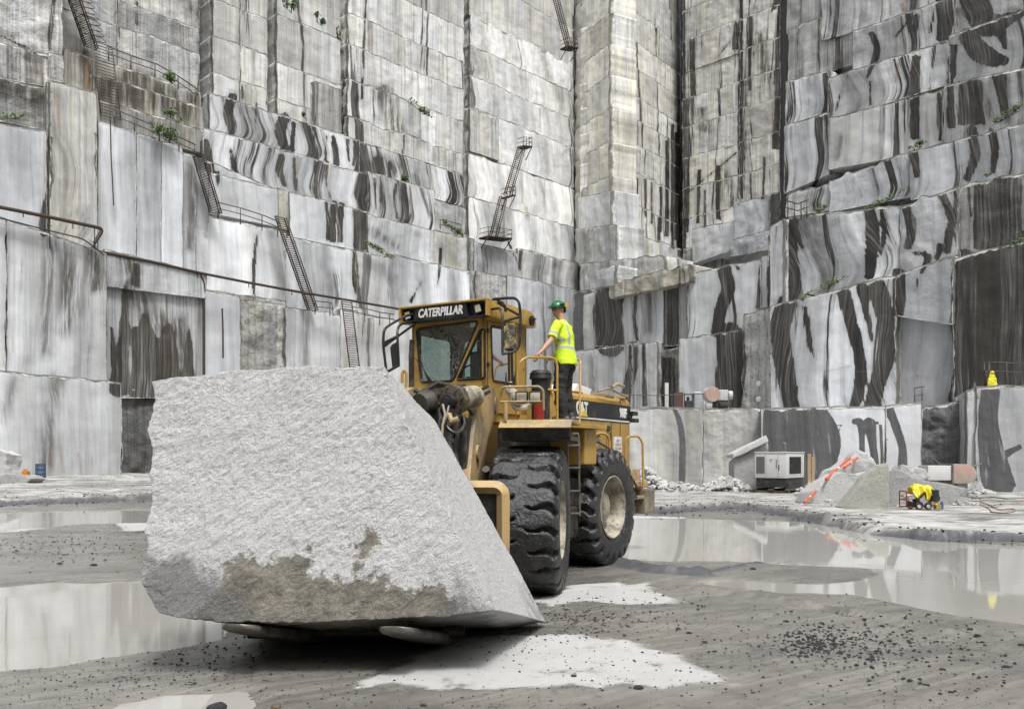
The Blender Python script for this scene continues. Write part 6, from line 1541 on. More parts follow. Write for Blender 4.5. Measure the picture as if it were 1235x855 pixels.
# plants
LEAF = None
def leaf_mat():
    t = NT('ledge_plant_leaves'); n = t.noise(t.geo(), 3.0, 3, .6); c = t.mix(n, (.035, .075, .018), (.11, .17, .05)); return t.fin(c, .6)
LEAF = leaf_mat(); STEM = simple('plant_stem', (.08, .07, .035), .8)
def plant(label, pl, px, py, w, h, o, n=160, cat='shrub', hang=0.0):
    c = WLp(pl, px, py, o); s = c.y/FPX; W_ = w*s; H_ = h*s
    e = empty('shrub' if h > 4 else 'grass_tuft', c); dv = Vector((PL[pl].d.x, PL[pl].d.y, 0)); nv = Vector((PL[pl].n.x, PL[pl].n.y, 0))
    V, F = [], []; rs = random.Random(int(px*7+py)); cl_ = [(rs.uniform(-.45, .45), rs.uniform(.25, .9), rs.uniform(.15, .35)) for _ in range(max(4, int(w/5)))]
    slope = -.30 if pl in 'L' else .28
    for k in range(n):
        a, b_, r_ = rs.choice(cl_); an = rs.uniform(0, 6.28); rr = r_*math.sqrt(rs.random())
        u_ = a+rr*math.cos(an)*.5; v_ = max(-.25-hang, b_+rr*math.sin(an)*1.1-hang*rs.random()*1.5)
        p = dv*u_*W_ + Vector((0, 0, v_*H_+u_*W_*slope)) + nv*rs.uniform(-.2, .9)*min(W_, 1.2)*.5
        L_ = rs.uniform(.9, 2.1)*s*1.25; d1 = Vector((rs.gauss(0,1), rs.gauss(0,1), rs.gauss(0,1))).normalized(); d2 = d1.orthogonal().normalized()
        i = len(V); V += [p-d1*L_, p+d2*L_*.45, p+d1*L_, p-d2*L_*.45]; F.append((i, i+1, i+2, i+3))
    mesh_obj('foliage', V, F, LEAF, e)
    m = MB()
    for a, b_, r_ in cl_: m.tube([dv*a*W_*.6+Vector((0,0,-.15*H_+a*W_*slope)), dv*a*W_+Vector((0, 0, b_*H_+a*W_*slope))], .35*s, seg=4)
    m.tube([dv*-.3*W_+Vector((0,0,-.15*H_-.3*W_*slope)), dv*.3*W_+Vector((0,0,-.15*H_+.3*W_*slope))], .4*s, seg=4); m.build('stems', STEM, e)
    return tag(e, label, cat, 'plants rooted on the ledges')
for a_ in (('bushy green shrub behind the lower handrail above the tall white panels', 'L', 196, 165, 44, 14, 3.2, 420, 'shrub', .3),
 ('leafy shrub under the upper grey handrail', 'L', 203, 96, 26, 9, 2.2, 200, 'shrub', .2), ('thin trailing shrub on the stained tier between the two handrails', 'L', 208, 142, 26, 9, 2.2, 150, 'shrub', .2),
 ('upright green shrub at the very top of the wall on its pale ledge', 'L', 347, 10, 22, 14, .5, 240, 'shrub', .1), ('smaller round shrub right of the upright one at the top', 'L', 385, 28, 14, 9, .5, 130, 'shrub', .1),
 ('low green weeds under the small handrail at mid wall', 'L', 545, 278, 30, 6, 1.8, 220, 'weeds', .3), ('thin line of weeds on the ledge left of the banded blocks', 'L', 455, 302, 40, 4, 2.1, 160, 'weeds', .2),
 ('sparse weeds at the left end of the tall smooth panel top', 'A', 12, 143, 34, 4, 1.6, 90, 'weeds', .2), ('tiny green sprig on the banded tier', 'L', 368, 142, 8, 6, .8, 40, 'weeds', .1),
 ('trailing ivy down the dark corner near the top', 'L', 408, 45, 6, 12, .8, 60, 'weeds', .6), ('pale weeds along the tall ledge at the centre', 'L', 500, 128, 50, 4, .8, 120, 'weeds', .2), ('small weeds above the zigzag ladder panel', 'L', 487, 218, 14, 4, 1.2, 60, 'weeds', .1),
 ('green grass fringe along the ledge at the right edge', 'U', 1215, 141, 46, 7, 3.0, 300, 'weeds', .2), ('bushy tuft on the ledge above the striped blocks on the right', 'U', 1107, 179, 18, 7, 2.6, 140, 'weeds', .2),
 ('mossy weeds on the middle right ledge', 'T', 1070, 242, 50, 4, .8, 220, 'weeds', .2), ('green tuft at the right edge beside the dark panel', 'T', 1226, 296, 16, 6, 1.8, 120, 'weeds', .2), ('weeds at the left end of the big banded tier', 'T', 995, 348, 56, 4, 1.6, 200, 'weeds', .1),
 ('small weeds left of the brown dark column', 'T', 1192, 212, 10, 4, 1.4, 40, 'weeds', .2), ('sparse weeds over the broken rail on the right wall', 'U', 990, 254, 20, 4, 2.4, 60, 'weeds', .1)):
    plant(*a_)

# ------------------------------------------------------------------ stones, rubble, equipment on the floor
def stone_mat(name, lo, hi, warm=0):
    t = NT(name); p = t.obj(); n = t.noise(p, 1.4, 6, .65); n2 = t.noise(p, 9, 6, .7)
    c = t.mix(n, lo, hi); c = t.mix(t.math('MULTIPLY', t.ramp(n2, .5, .7), .5), c, tuple(v*.5 for v in lo))
    return t.fin(c, .85, 0, t.bump(t.math('ADD', n2, t.noise(p, 30, 4, .7)), 1.0, .05))
S_W = stone_mat('pale_broken_granite', (.44, .44, .435), (.60, .60, .59)); S_G = stone_mat('grey_granite_slab', (.27, .27, .27), (.44, .44, .435)); S_O = stone_mat('olive_weathered_granite', (.30, .30, .265), (.50, .50, .45)); S_D = stone_mat('dark_wet_stone', (.022, .022, .024), (.06, .06, .062))
def carve(label, pts, d, depth, mat, name='boulder', cat='rock', group=None, rough=.06, lean=0.0, vox=None, skew=0.0):
    P = [at(px, py, d) for px, py in pts]; c = sum(P, Vector())/len(P); base = min(p.z for p in P); base_p = Vector((c.x, c.y+depth*.5, base))
    b = bmesh.new(); A = [b.verts.new(p-base_p) for p in P]; B = [b.verts.new((p-base_p-Vector((c.x-base_p.x, 0, 0)))*1.0+Vector((skew, depth, 0))+Vector((0, 0, 0))) for p in P]
    for v in B: v.co.z = v.co.z*.88
    b.faces.new(A); b.faces.new(B[::-1]); n = len(P)
    for i in range(n): b.faces.new([A[i], B[i], B[(i+1)%n], A[(i+1)%n]])
    sz = max(max(p.x for p in P)-min(p.x for p in P), max(p.z for p in P)-base)
    o = fuse(b, name, mat, None, vox or sz/38, 1, 0)
    me = o.data; k = len(me.vertices); co = np.empty(k*3); me.vertices.foreach_get('co', co); co = co.reshape(-1, 3); no = np.empty(k*3); me.vertices.foreach_get('normal', no); no = no.reshape(-1, 3)
    co += no*(rough*sz*.5*(fbm(co[:, 0]*1.6/sz+d, co[:, 2]*1.6/sz, co[:, 1]*1.6/sz, 3)+.45*fbm(co[:, 0]*7/sz, co[:, 2]*7/sz+d, co[:, 1]*7/sz, 3)))[:, None]
    me.vertices.foreach_set('co', co.ravel()); smooth_by_angle(o, 30); o.location = base_p
    return tag(o, label, cat, group)
GR = 'broken granite pieces piled in front of the bench'
carve('large pale slab with sloping top lying left of the pointed boulder', [(976,608),(981,594),(996,580),(1014,568),(1034,572),(1046,567),(1052,575),(1040,594),(1022,614),(995,612)], 31.5, 1.6, S_W, 'slab', 'rock', GR)
carve('upright pointed olive grey boulder with a pale left rim', [(1014,612),(1030,592),(1044,572),(1058,560),(1071,557),(1073,564),(1073,616),(1050,618),(1030,616)], 29.3, .7, S_O, 'boulder', 'rock', GR, .05)
carve('grey square block behind the pointed boulder', [(1070,568),(1084,566),(1098,573),(1100,612),(1070,613)], 30.6, 1.2, S_G, 'boulder', 'rock', GR, .05)
carve('wide curved grey slab behind the yellow covered machine', [(1096,574),(1118,580),(1142,583),(1168,589),(1156,602),(1146,611),(1128,613),(1098,613)], 31.5, 1.3, S_G, 'slab', 'rock', GR, .05)
carve('broken pale stone heaped on top behind the large slab', [(1004,580),(1010,566),(1024,556),(1036,544),(1048,548),(1056,560),(1060,574),(1050,590),(1020,590)], 35, 1.6, S_W, 'boulder', 'rock', GR, .16)
carve('small pale wedge between the wide slab and the square block', [(1082,575),(1089,560),(1095,562),(1103,570),(1104,580),(1084,582)], 34, .9, S_W, 'boulder', 'rock', GR, .1)
carve('flat white stone below the red drum', [(1094,572),(1104,564),(1116,566),(1122,575),(1110,580),(1096,578)], 35, .9, S_W, 'boulder', 'rock', GR, .1)
carve('small white triangular stone at the foot of the right corner block', [(1176,590),(1182,579),(1188,590)], 40, .5, S_W, 'boulder', 'rock', GR, .1)
carve('thick granite slab leaning left of the white generator with a white top edge', [(885,592),(885,553),(896,544),(925,530),(927,536),(927,592)], 47.5, 1.2, S_G, 'slab', 'rock', None, .03)
carve('white top edge of the leaning slab, built as its own strip', [(884,553),(884,547),(896,540),(924,525),(927,532),(896,548)], 47.2, 1.5, S_W, 'slab', 'rock', None, .04)  # pale strip makes the top of the slab lighter than its face
G2 = 'pale stones at the foot of the lowest bench'
for i, (x_, y_, w_, h_, lb) in enumerate(((870,588,14,10,'largest white block of the row left of the leaning slab'), (881,586,9,13,'upright white stone touching the leaning slab'), (861,590,9,6,'flat white stone at the left of the row before the leaning slab'), (905,590,12,5,'low pale stone lying against the generator base'), (826,591,9,7,'single white stone below the dark grey mark of the bench'), (812,588,10,8,'greyish stone at the right end of the rubble heap'), (1005,606,9,4,'thin pale stone before the large sloping slab'), (1093,613,8,4,'small pale stone by the wheels of the covered machine'))):
    d_ = 46 if y_ < 600 else 30
    carve(lb, [(x_-w_/2,y_),(x_-w_*.45,y_-h_*.5),(x_-w_*.1,y_-h_),(x_+w_*.35,y_-h_*.8),(x_+w_/2,y_-h_*.2),(x_+w_*.45,y_)], d_, .6, S_W, 'boulder', 'rock', G2, .14)
carve('flat grey slab on the ground at the far left edge', [(-14,574),(8,571),(30,572),(37,577),(30,584),(10,588),(-14,588)], 45, 1.5, S_G, 'slab', 'rock', None, .08)
carve('rough pale boulder against the left wall, cut by the picture edge', [(-20,576),(-20,546),(-4,540),(8,546),(7,560),(10,574)], 50, 1.5, S_W, 'boulder', 'rock', None, .14)
for x_, y_, w_, lb in ((130,577,12,'small white stone on the floor by the end of the left bench'), (152,577,14,'flat white stone near the dark recess')):
    carve(lb, [(x_-w_/2,y_),(x_-w_/3,y_-4),(x_+w_/3,y_-3),(x_+w_/2,y_)], 52, .5, S_W, 'boulder', 'rock', G2, .1)
# rubble as one mass
def rubble(name, spots, mat, label, cat, seed=3):
    rs = random.Random(seed); V, F = [], []
    base = bmesh.new(); bmesh.ops.create_icosphere(base, subdivisions=1, radius=1); bv = [v.co.copy() for v in base.verts]; bf = [[v.index for v in f.verts] for f in base.faces]; base.free()
    for (x, y, z, r) in spots(rs):
        q = Matrix.Rotation(rs.uniform(0, 6.28), 3, Vector((rs.gauss(0,1), rs.gauss(0,1), rs.gauss(0,1)+.01)).normalized()); sc = Vector((rs.uniform(.7, 1.3), rs.uniform(.7, 1.3), rs.uniform(.45, .9)))
        i0 = len(V)
        for v in bv:
            w = q @ v; w = Vector((w.x*sc.x, w.y*sc.y, w.z*sc.z))*r*(1+rs.uniform(-.22, .22)); V.append((x+w.x, y+w.y, z+w.z))
        F += [[i0+k for k in f] for f in bf]
    o = mesh_obj(name, V, F, mat); return tag(o, label, kind='stuff')
def heap_spots(rs):
    out = []
    for (px0, px1, d, hgt, n, r0, r1) in ((762, 806, 51, 1.5, 420, .06, .32), (800, 850, 50, .5, 260, .05, .2), (850, 912, 48, .9, 300, .06, .28), (1040, 1110, 37, 1.4, 260, .05, .25), (960, 1010, 42, .7, 160, .05, .2), (1150, 1200, 44, .5, 180, .04, .18), (985, 1060, 33, .35, 160, .03, .1), (1110, 1180, 33, .3, 160, .03, .1)):
        for _ in range(n):
            t = rs.random(); e = abs(rs.gauss(0, .35)); px = px0+(px1-px0)*t; dd = d-e*2.2*rs.random()-rs.random()*1.0
            z = hgt*max(0, 1-abs(t-.4)*1.5)*max(0, (1-e))*rs.random()**.8
            x = (px-CXP)/FPX*dd; out.append((x, dd, gzf(x, dd)+z, rs.uniform(r0, r1)*(1 if rs.random() > .7 else .6)))
    return out
def gzf(x, y): return gz(x, y)
rubble('rubble', heap_spots, S_W, 'loose pale granite rubble along the foot of the bench', 'rubble')
def gravel_spots(rs):
    out = []; xs, ys, rr = [], [], []
    zones = [((760,500,900,730), 0), ]
    def add(px, py, r):
        x, y = gpt(px, py); xs.append(x); ys.append(y); rr.append(r)
    for cx, cy, sx, sy, n, r0, r1 in ((a0, a1, a2, a3, int(a4*.7), a5, a6) for a0, a1, a2, a3, a4, a5, a6 in ((700,748,55,10,520,.008,.026),(640,765,30,10,120,.008,.02),(760,745,70,14,220,.007,.028),(985,775,26,9,420,.012,.030),(1010,785,45,12,260,.01,.03),(1090,770,80,22,330,.008,.034),(900,760,110,25,330,.006,.022),(1150,800,80,35,380,.006,.026),(980,830,160,25,300,.005,.018),
                                      (60,655,70,10,420,.012,.035),(130,640,40,8,200,.012,.03),(70,672,60,10,140,.01,.03),(190,775,35,8,160,.008,.024),(250,790,90,18,360,.006,.022),(120,825,110,16,420,.005,.014),(330,830,120,18,300,.005,.016),(200,830,90,18,200,.006,.016),(560,850,140,12,200,.005,.014),(800,720,60,10,120,.008,.02),(900,690,60,8,60,.008,.02),(620,790,60,12,90,.006,.016),(720,810,70,14,60,.006,.018),(850,800,60,22,150,.006,.02))):
        for _ in range(n):
            py = rs.gauss(cy, sy); 
            if py < 605: continue
            add(rs.gauss(cx, sx), py, (r0+(r1-r0)*rs.random()**2.2)*.72)
    # sparse everywhere on the near floor, and dense dark bits on the ledges
    for _ in range(450): add(rs.uniform(-80, 1320), 640+220*rs.random()**.8, .003+.010*rs.random()**3)
    for _ in range(1100):
        t = rs.random()*(len(STEP)-1); i = int(t); f = t-i; a, b_ = STEP[i], STEP[i+1]; x = a[0]+(b_[0]-a[0])*f+rs.gauss(0, .8); y = a[1]+(b_[1]-a[1])*f+rs.gauss(-.4, 1.0); xs.append(x); ys.append(y); rr.append(.008+.04*rs.random()**2)
    for _ in range(800):
        py = rs.uniform(585, 612); add(rs.uniform(700, 1300) if rs.random() < .6 else rs.uniform(-60, 200), py, .012+.03*rs.random()**2)
    H, S_, L_ = ground_h(np.array(xs), np.array(ys))
    for x, y, r, h, l in zip(xs, ys, rr, H, L_):
        if l > .02: continue
        if y < 2.6: continue
        out.append((x, y, h+r*.25, r))
    return out
rubble('gravel', gravel_spots, S_D, 'dark wet gravel scattered over the quarry floor', 'gravel', 9)
SG = 'single dark stones on the wet floor'
rs = random.Random(4)
for (px, py, w, lb) in ((72,681,6,'dark stone on the mud between the two left puddles'), (113,683,8,'flat dark stone right of a similar one between the left puddles'), (262,852,22,'flat dark stone lying in the small puddle in front'), (333,856,12,'brown stone near the bottom under the block shadow'), (948,752,7,'dark stone on the floor right of the loader below the puddle'), (991,754,6,'dark stone just above the gravel cluster'),(850,777,7,'stone at the tip of the dry white patch'), (861,788,5,'small stone right of the white patch tip'), (831,765,7,'dark stone above the white patch'), (1050,799,10,'pale topped stone right of the gravel cluster'), (1179,774,8,'stone close to the right edge above the track'), (1213,808,9,'large dark stone near the lower right'), (1137,811,7,'stone left of the large lower right one'), (1116,830,6,'dark stone below the track lines'), (1147,838,7,'stone low down at the right'), (770,834,12,'dark flat stone on the white dust edge'), (511,852,8,'stone at the bottom centre'), (692,819,7,'lone stone on the white dust patch'), (908,688,7,'stone on the dark rib between the puddles'), (1232,781,8,'stone cut by the right picture edge'), (1025,773,7,'stone at the right end of the gravel cluster'), (1064,757,6,'dark stone between gravel cluster and puddle'), (1170,762,7,'dark stone under the puddle edge on the right')):
    x, y = gpt(px, py); r = w*y/FPX*.5; b = bmesh.new(); bmesh.ops.create_icosphere(b, subdivisions=3, radius=1)
    sd0 = rs.uniform(0, 50)
    for v in b.verts:
        n_ = 1+.25*float(fbm(v.co.x*1.2+sd0, v.co.y*1.2, v.co.z*1.2, 3)); v.co = Vector((v.co.x*r*1.1*n_, v.co.y*r*.9*n_, max(-.3, v.co.z)*r*.55*n_))
    o = link_bm('stone', b, S_D if 'brown' not in lb else simple('brown_stone', (.12, .08, .04)), smooth=True); o.location = (x, y, max(gz(x, y), WATER_Z)+r*.12); tag(o, lb, 'stone', SG)

# ---- generator
WPT = weathered('white_enclosure_paint', (.58, .58, .57), (.25, .24, .21), .3, .5, 1.5); DRK = weathered('dark_machine_base', (.02, .02, .021), (.10, .10, .09), .4, .6, 3)
C0 = at(948, 592, 44.5); e1 = Vector((-1.23, 1.0, 0)).normalized(); e2 = Vector((1.0, 1.23, 0)).normalized()
C0.z = gz(C0.x, C0.y+1)
gen = empty('generator', C0, math.atan2(e1.y, e1.x)); tag(gen, 'white boxy site generator with louvred panels and dark base near the bench', 'generator')
def gl(m_): return m_
# local: x along e1 (to the left), y: rotate +90 -> (-e1.y, e1.x) = away/left ; e2 = -y
s2 = -1 if Vector((-e1.y, e1.x, 0)).dot(e2) < 0 else 1
GM = Matrix.Diagonal((1, s2, 1, 1))
m = MB(GM); m.box(0, 1.7, 0, 2.6, .78, 2.12, .03); m.box(-.03, 1.73, -.03, 2.63, 2.10, 2.16, .015); m.build('enclosure', WPT, gen, 35)
m = MB(GM); m.box(.05, 1.65, .06, 2.5, .30, .78, .02); m.box(.0, .1, .3, 2.3, .2, .5); m.build('base_tank', DRK, gen, 35)
m = MB(GM); 
for y_ in (.1, 1.2, 2.3): m.box(-.1, 1.8, y_, y_+.16, .0, .12)
m.box(-.1, 0.06, .0, 2.6, .12, .22); m.box(1.66, 1.8, .0, 2.6, .12, .22); m.box(.7, .9, 0, 2.6, .12, .22); m.build('skid', weathered('old_timber', (.10, .08, .055), (.05, .045, .04), .5, .8, 3), gen)
m = MB(GM)
m.box(1.15, 1.62, -.012, .0, 1.02, 1.92, .005)
for k in range(12): m.box(1.18, 1.59, -.03, -.012, 1.05+k*.073, 1.08+k*.073)
m.build('louvre_panel', weathered('grey_louvres', (.17, .17, .17), (.1, .1, .1), .3), gen)
m = MB(GM); m.box(-.012, 0, .45, 2.1, 1.0, 1.9, .005); 
for k in range(11): m.box(-.028, -.012, .5, 2.05, 1.05+k*.075, 1.075+k*.075)
m.build('radiator_grille', DRK, gen)
m = MB(GM); m.box(.42, .43, -.006, 0, .82, 2.06); m.box(1.08, 1.09, -.006, 0, .82, 2.06); m.box(.50, .52, -.03, 0, 1.3, 1.75, .004); m.cyl((.8, -.02, 1.72), (.8, 0, 1.72), .035, seg=10); m.box(.36, .38, -.03, 0, 1.2, 1.5); m.build('door_seam', DRK, gen)
m = MB(GM); m.cyl((.5, 1.2, 2.12), (.5, 1.2, 2.62), .05, seg=10); m.cyl((.5, 1.2, 2.60), (.62, 1.15, 2.66), .05, seg=10); m.tube([(1.2, .3, 2.15), (1.0, .32, 2.4), (.95, .3, 2.62)], .02); m.tube([(1.35, .3, 2.15), (1.15, .32, 2.35)], .02); m.build('exhaust_pipe', STL, gen, 40)
# ---- timber stand
WOOD = weathered('raw_timber', (.36, .26, .15), (.2, .15, .09), .4, .8, 2)
P0 = at(978, 592, 44.0); P0.z = gz(P0.x, P0.y); st = empty('timber_stand', P0); tag(st, 'upright pale timber boards on splayed legs right of the generator', 'timber stand')
m = MB(); m.box(-.17, .0, -.04, .04, .15, 2.05, .005); m.box(.02, .17, -.06, .02, .1, 1.9, .005); m.build('board', WOOD, st)
m = MB()
for q in ((-.55, -.2), (.55, -.2), (-.4, .5), (.45, .4)): m.tube([(0, 0, .75), (q[0], q[1], 0)], .035, seg=4)
m.build('leg_braces', WOOD, st)
# ---- striped poles
ORG = weathered('orange_paint', (.62, .09, .02), (.3, .2, .15), .35, .5, 3)
for (a, b_, d0, d1, lb) in (((970,606),(984,592),30.9,31.35,'short orange pole end lying low in front of the large slab'), ((996,578),(1025,552),31.25,34.7,'long orange pole propped across the large slab'), ((1018,564),(1034,552),33.2,34.8,'upper shorter orange pole propped beside the long one')):
    p0 = at(*a, d0); p1 = at(*b_, d1); m = MB(Matrix.Translation(-p0)); m.cyl(p0, p1, .05, seg=12); o = m.build('pole', ORG, None, 40); o.location = p0; tag(o, lb, 'pole', 'orange poles on the stones')
    m = MB(Matrix.Translation(-p0)); 
    m.cyl(p0.lerp(p1, .45), p0.lerp(p1, .52), .053, seg=12); m.build('pale_band', WPT, o)
# ---- covered wheeled machine
B0 = at(1110, 616, 28.6); B0.z = gz(B0.x, B0.y); pm = empty('wheeled_pump', B0); tag(pm, 'small wheeled engine pump with red frame under a crumpled yellow cover', 'pump')
sc_ = B0.y/FPX
def W2(px, py, dy=0): return Vector(((px-1110)*sc_, dy, (616-py)*sc_))
m = MB()
for dy in (-.25, .25): m.tube(bendpts([W2(1089,594,dy), W2(1089,613,dy), W2(1118,612,dy), W2(1130,611,dy)], .05), .02); m.tube([W2(1089,600,dy), W2(1098,600,dy)], .018)
m.tube([W2(1089,594,-.25), W2(1089,594,.25)], .02); m.tube([W2(1089,604,-.25), W2(1089,604,.25)], .02); m.build('frame', REDM, pm, 40)
for px, dy in ((1103,-.3),(1114,-.3),(1103,.3),(1114,.3)):
    m = MB(Matrix.Translation(W2(px,611.5,dy)) @ Matrix.Rotation(R(90), 4, 'Z')); m.lathe([(.07, -.04), (.11, -.045), (.125, -.02), (.125, .02), (.11, .045), (.07, .04)], 24); w = m.build('wheel', RUB, pm, 50)
    m = MB(Matrix.Translation(W2(px,611.5,dy)) @ Matrix.Rotation(R(90), 4, 'Z')); m.lathe([(.001, .02), (.03, .035), (.07, .01), (.08, .03)], 20); m.lathe([(.001, -.02), (.03, -.035), (.07, -.01), (.08, -.03)], 20); m.build('rim', WPT, w, 50)
m = MB(); m.box(-.15, .15, -.2, .2, .25, .55, .04, M=Matrix.Translation(W2(1124,612))); m.cyl(W2(1124,602,-.3), W2(1124,602,.2), .13, seg=16); m.build('engine', BLK, pm, 35); m = MB(); m.box(-.4, -.1, -.2, .2, .1, .4, .04); m.build('pump_housing', BLK, pm, 35)
m = MB(); m.cyl(W2(1097,602,-.2), W2(1097,602,.2), .12, seg=16); m.build('fuel_tank', WPT, pm, 35)
m = MB(); m.box(.38, .56, -.3, -.1, .02, .18, .02); m.build('battery_box', weathered('yellow_box', (.5, .34, .03), (.1, .1, .1), .4), pm)
b = bmesh.new(); bmesh.ops.create_grid(b, x_segments=46, y_segments=34, size=.5)
for v in b.verts:
    x, y = v.co.x, v.co.y; X_ = x*.78; Y_ = y*.75; drop = max(0, abs(y)-.25)*1.3+max(0, abs(x)-.30)*1.1
    hgt = .80-drop*(1+.4*math.sin(x*17))+.05*float(fbm(x*5, y*5, 2, 3))-.1*x
    v.co = Vector((X_+.06+.05*float(fbm(x*4, y*4, 8, 3)), Y_*.7+.05*math.sin(x*23)*(abs(y) > .3), hgt+.03*math.sin(x*26+y*9)))
cv = link_bm('cover', b, simple('yellow_tarpaulin', (.72, .62, .04), .5, .3, 8), pm, smooth=True); sl_ = cv.modifiers.new('s', 'SOLIDIFY'); sl_.thickness = .012
m = MB(Matrix.Translation(at(1136,614,28.4))); m.cyl((0,0,0), (0,0,.22), .05, seg=12); m.cyl((0,0,.22), (0,0,.26), .03, seg=12); o = m.build('bottle', weathered('blue_plastic', (.05, .12, .3), (.1,.1,.1), .2), None, 40); tag(o, 'small blue canister beside the covered pump', 'canister')
# ---- drum unit
T0 = at(1142, 586, 41.0); T0.z = gz(T0.x, T0.y)+.42; dm = empty('mixer_drum', T0); tag(dm, 'white and faded red octagonal steel tank on its side among the rocks', 'tank')
PNK = weathered('faded_red_paint', (.40, .25, .21), (.35, .31, .27), .6, .7, 1.5)
m = MB(); m.box(-1.15, -.02, -.5, .5, .35, 1.05, .03); m.build('white_tank', WPT, dm, 35)
m = MB(); oc_ = [(.0, .20), (.0, 1.12), (.75, 1.12), (1.0, .98), (1.15, .75), (1.15, .5), (1.0, .3), (.75, .20)]; m.prism(oc_, -.55, .5, axis='y', bev=.03); m.build('red_drum', PNK, dm, 35)
m = MB(); m.box(-.04, .03, -.58, .5, .1, 1.15, .01); m.build('flange_plate', STL, dm)
for a_, b_, r_ in (((-1.1, -.4, .4), (-1.35, -.4, .9), .03), ((1.0, -.3, 1.0), (1.5, -.3, 1.15), .035), ((1.1, -.3, .5), (1.5, -.3, .1), .035), ((-.35, -.2, 1.05), (-.9, -.2, 1.5), .03)):
    m = MB(); m.tube([a_, b_], r_); m.build('rod', STL, dm, 40)
m = MB(); m.box(-1.0, -.6, -.4, .4, -.45, .35, .03); m.build('support_block', S_G, dm); m = MB(); m.box(.3, .8, -.4, .4, -.45, .22, .03); m.build('support_block', S_G, dm)
# ---- hoses on the floor
def hose(label, pts, r, mat, z=.03):
    P = []
    for px, py in pts:
        x, y = gpt(px, py, .17); P.append(Vector((x, y, gz(x, y)+z)))
    m = MB(); m.tube(bendpts(P, .8, 4), r, seg=8); o = m.build('hose', mat, None, 60); return tag(o, label, 'hose', 'hoses on the floor')
HR = simple('dusty_red_hose', (.28, .18, .15), .7); HG = simple('grey_hose', (.16, .17, .15), .7)
hose('dusty red hose looped on the floor at the right', [(1182,600),(1195,606),(1205,611),(1222,609),(1226,612),(1212,614),(1196,613),(1192,608),(1180,603)], .022, HR)
hose('long grey hose running along the foot of the right corner block', [(1172,596),(1195,594),(1215,597),(1250,595),(1290,597)], .04, HG)
hose('pinkish hose crossing in front of the right corner block', [(1165,601),(1190,598),(1212,600),(1240,599),(1280,602)], .018, HR)
hose('thin red hose along the foot of the left bench', [(58,576.5),(80,577),(110,577.5),(140,578)], .035, simple('orange_hose', (.4, .12, .04), .7))
# ---- left edge items
bx, by = gpt(49, 577, .5); by = 53; bx = (49-CXP)/FPX*by; bz = gz(bx, by)
dr = empty('barrel', (bx, by, bz)); tag(dr, 'dented blue steel barrel at the foot of the left bench', 'barrel')
BLU = weathered('blue_barrel_paint', (.045, .085, .16), (.10, .06, .04), .4, .5, 3)
b = MB(Matrix.Rotation(R(-90), 4, 'Y')); b.lathe([(.001, .0), (.30, .0), (.31, .02), (.30, .05), (.30, .28), (.315, .30), (.30, .32), (.30, .56), (.315, .58), (.30, .60), (.30, .84), (.31, .87), (.29, .87), (.28, .85), (.001, .85)], 32); b.build('body', BLU, dr, 40)
for v in dr.children[0].data.vertices: v.co = Vector((-v.co.z if False else v.co.x, v.co.y, v.co.z))
m = MB(Matrix.Translation((bx-.95, by, bz))); m.box(-.2, .2, -.2, .2, .0, .42, .03); m.cyl((0, 0, .42), (0, 0, .52), .08, seg=12); m.tube(bendpts([(-.12, 0, .42), (-.12, 0, .52), (.12, 0, .52), (.12, 0, .42)], .03), .02); o = m.build('jerrycan', simple('orange_plastic', (.55, .22, .02), .5), None, 35); tag(o, 'orange jerrycan left of the blue barrel', 'jerrycan')
m = MB(Matrix.Translation((bx-1.7, by, bz))); m.box(-.3, .25, -.2, .2, .0, .3, .05); m.cyl((.1, -.2, .25), (.1, .2, .25), .14, seg=14); m.box(-.4, -.2, -.1, .1, .1, .42, .03); o = m.build('machine_part', DRK, None, 35); tag(o, 'small dark machine part left of the orange jerrycan', 'machine part')
# ---- on top of the lowest bench
BZ = 1.85+59/FPX*54
def bt(px, d=55.5): return Vector(((px-CXP)/FPX*d, d, BZ+.05))
e = empty('drill_compressor', bt(868)); tag(e, 'small compressor with a faded red round cap on the bench top', 'compressor')
m = MB(); m.cyl((-.55, -.35, .85), (-.55, -.5, .85), .48, seg=28); m.build('round_cap', PNK, e, 35)
m = MB(); m.box(-.5, .5, -.35, .5, .45, 1.15, .08); m.cyl((.5, -.2, .8), (.75, -.2, .8), .28, seg=20); m.cyl((-.55, -.35, .85), (-.55, .4, .85), .5, seg=28); m.build('engine_housing', S_W, e, 35)
m = MB(); m.box(-.4, .5, -.3, .4, .0, .45, .04); m.box(-.1, .6, -.5, -.2, .05, .3, .04); m.build('chassis', DRK, e, 35)
m = MB(Matrix.Translation(bt(874.5))); m.cyl((0,0,-.05), (0,0,.78), .07, seg=12); m.cyl((0,0,.3), (0,0,.36), .09, seg=12); o = m.build('marker_post', simple('marker_yellow', (.62,.52,.12), .6), None, 40); tag(o, 'left one of two short yellow posts on the bench top', 'post', 'yellow posts on the bench')
m = MB(Matrix.Translation(bt(878))); m.cyl((0,0,-.05), (0,0,.72), .07, seg=12); m.cyl((0,0,.25), (0,0,.31), .09, seg=12); o = m.build('marker_post', simple('marker_yellow', (.62,.52,.12), .6), None, 40); tag(o, 'right one of two short yellow posts on the bench top', 'post', 'yellow posts on the bench')
m = MB(Matrix.Translation(bt(804, 57))); m.box(-.12, .12, -.1, .1, -.05, 1.75, .02); m.box(-.3, .3, -.2, .2, -.05, .1, .02); o = m.build('stone_post', S_W, None, 35); tag(o, 'pale upright stone post on the bench behind the hood', 'post')
e = empty('tool_cabinet', bt(824, 57)); tag(e, 'dark rusty red cabinet with open side on the bench top', 'cabinet')
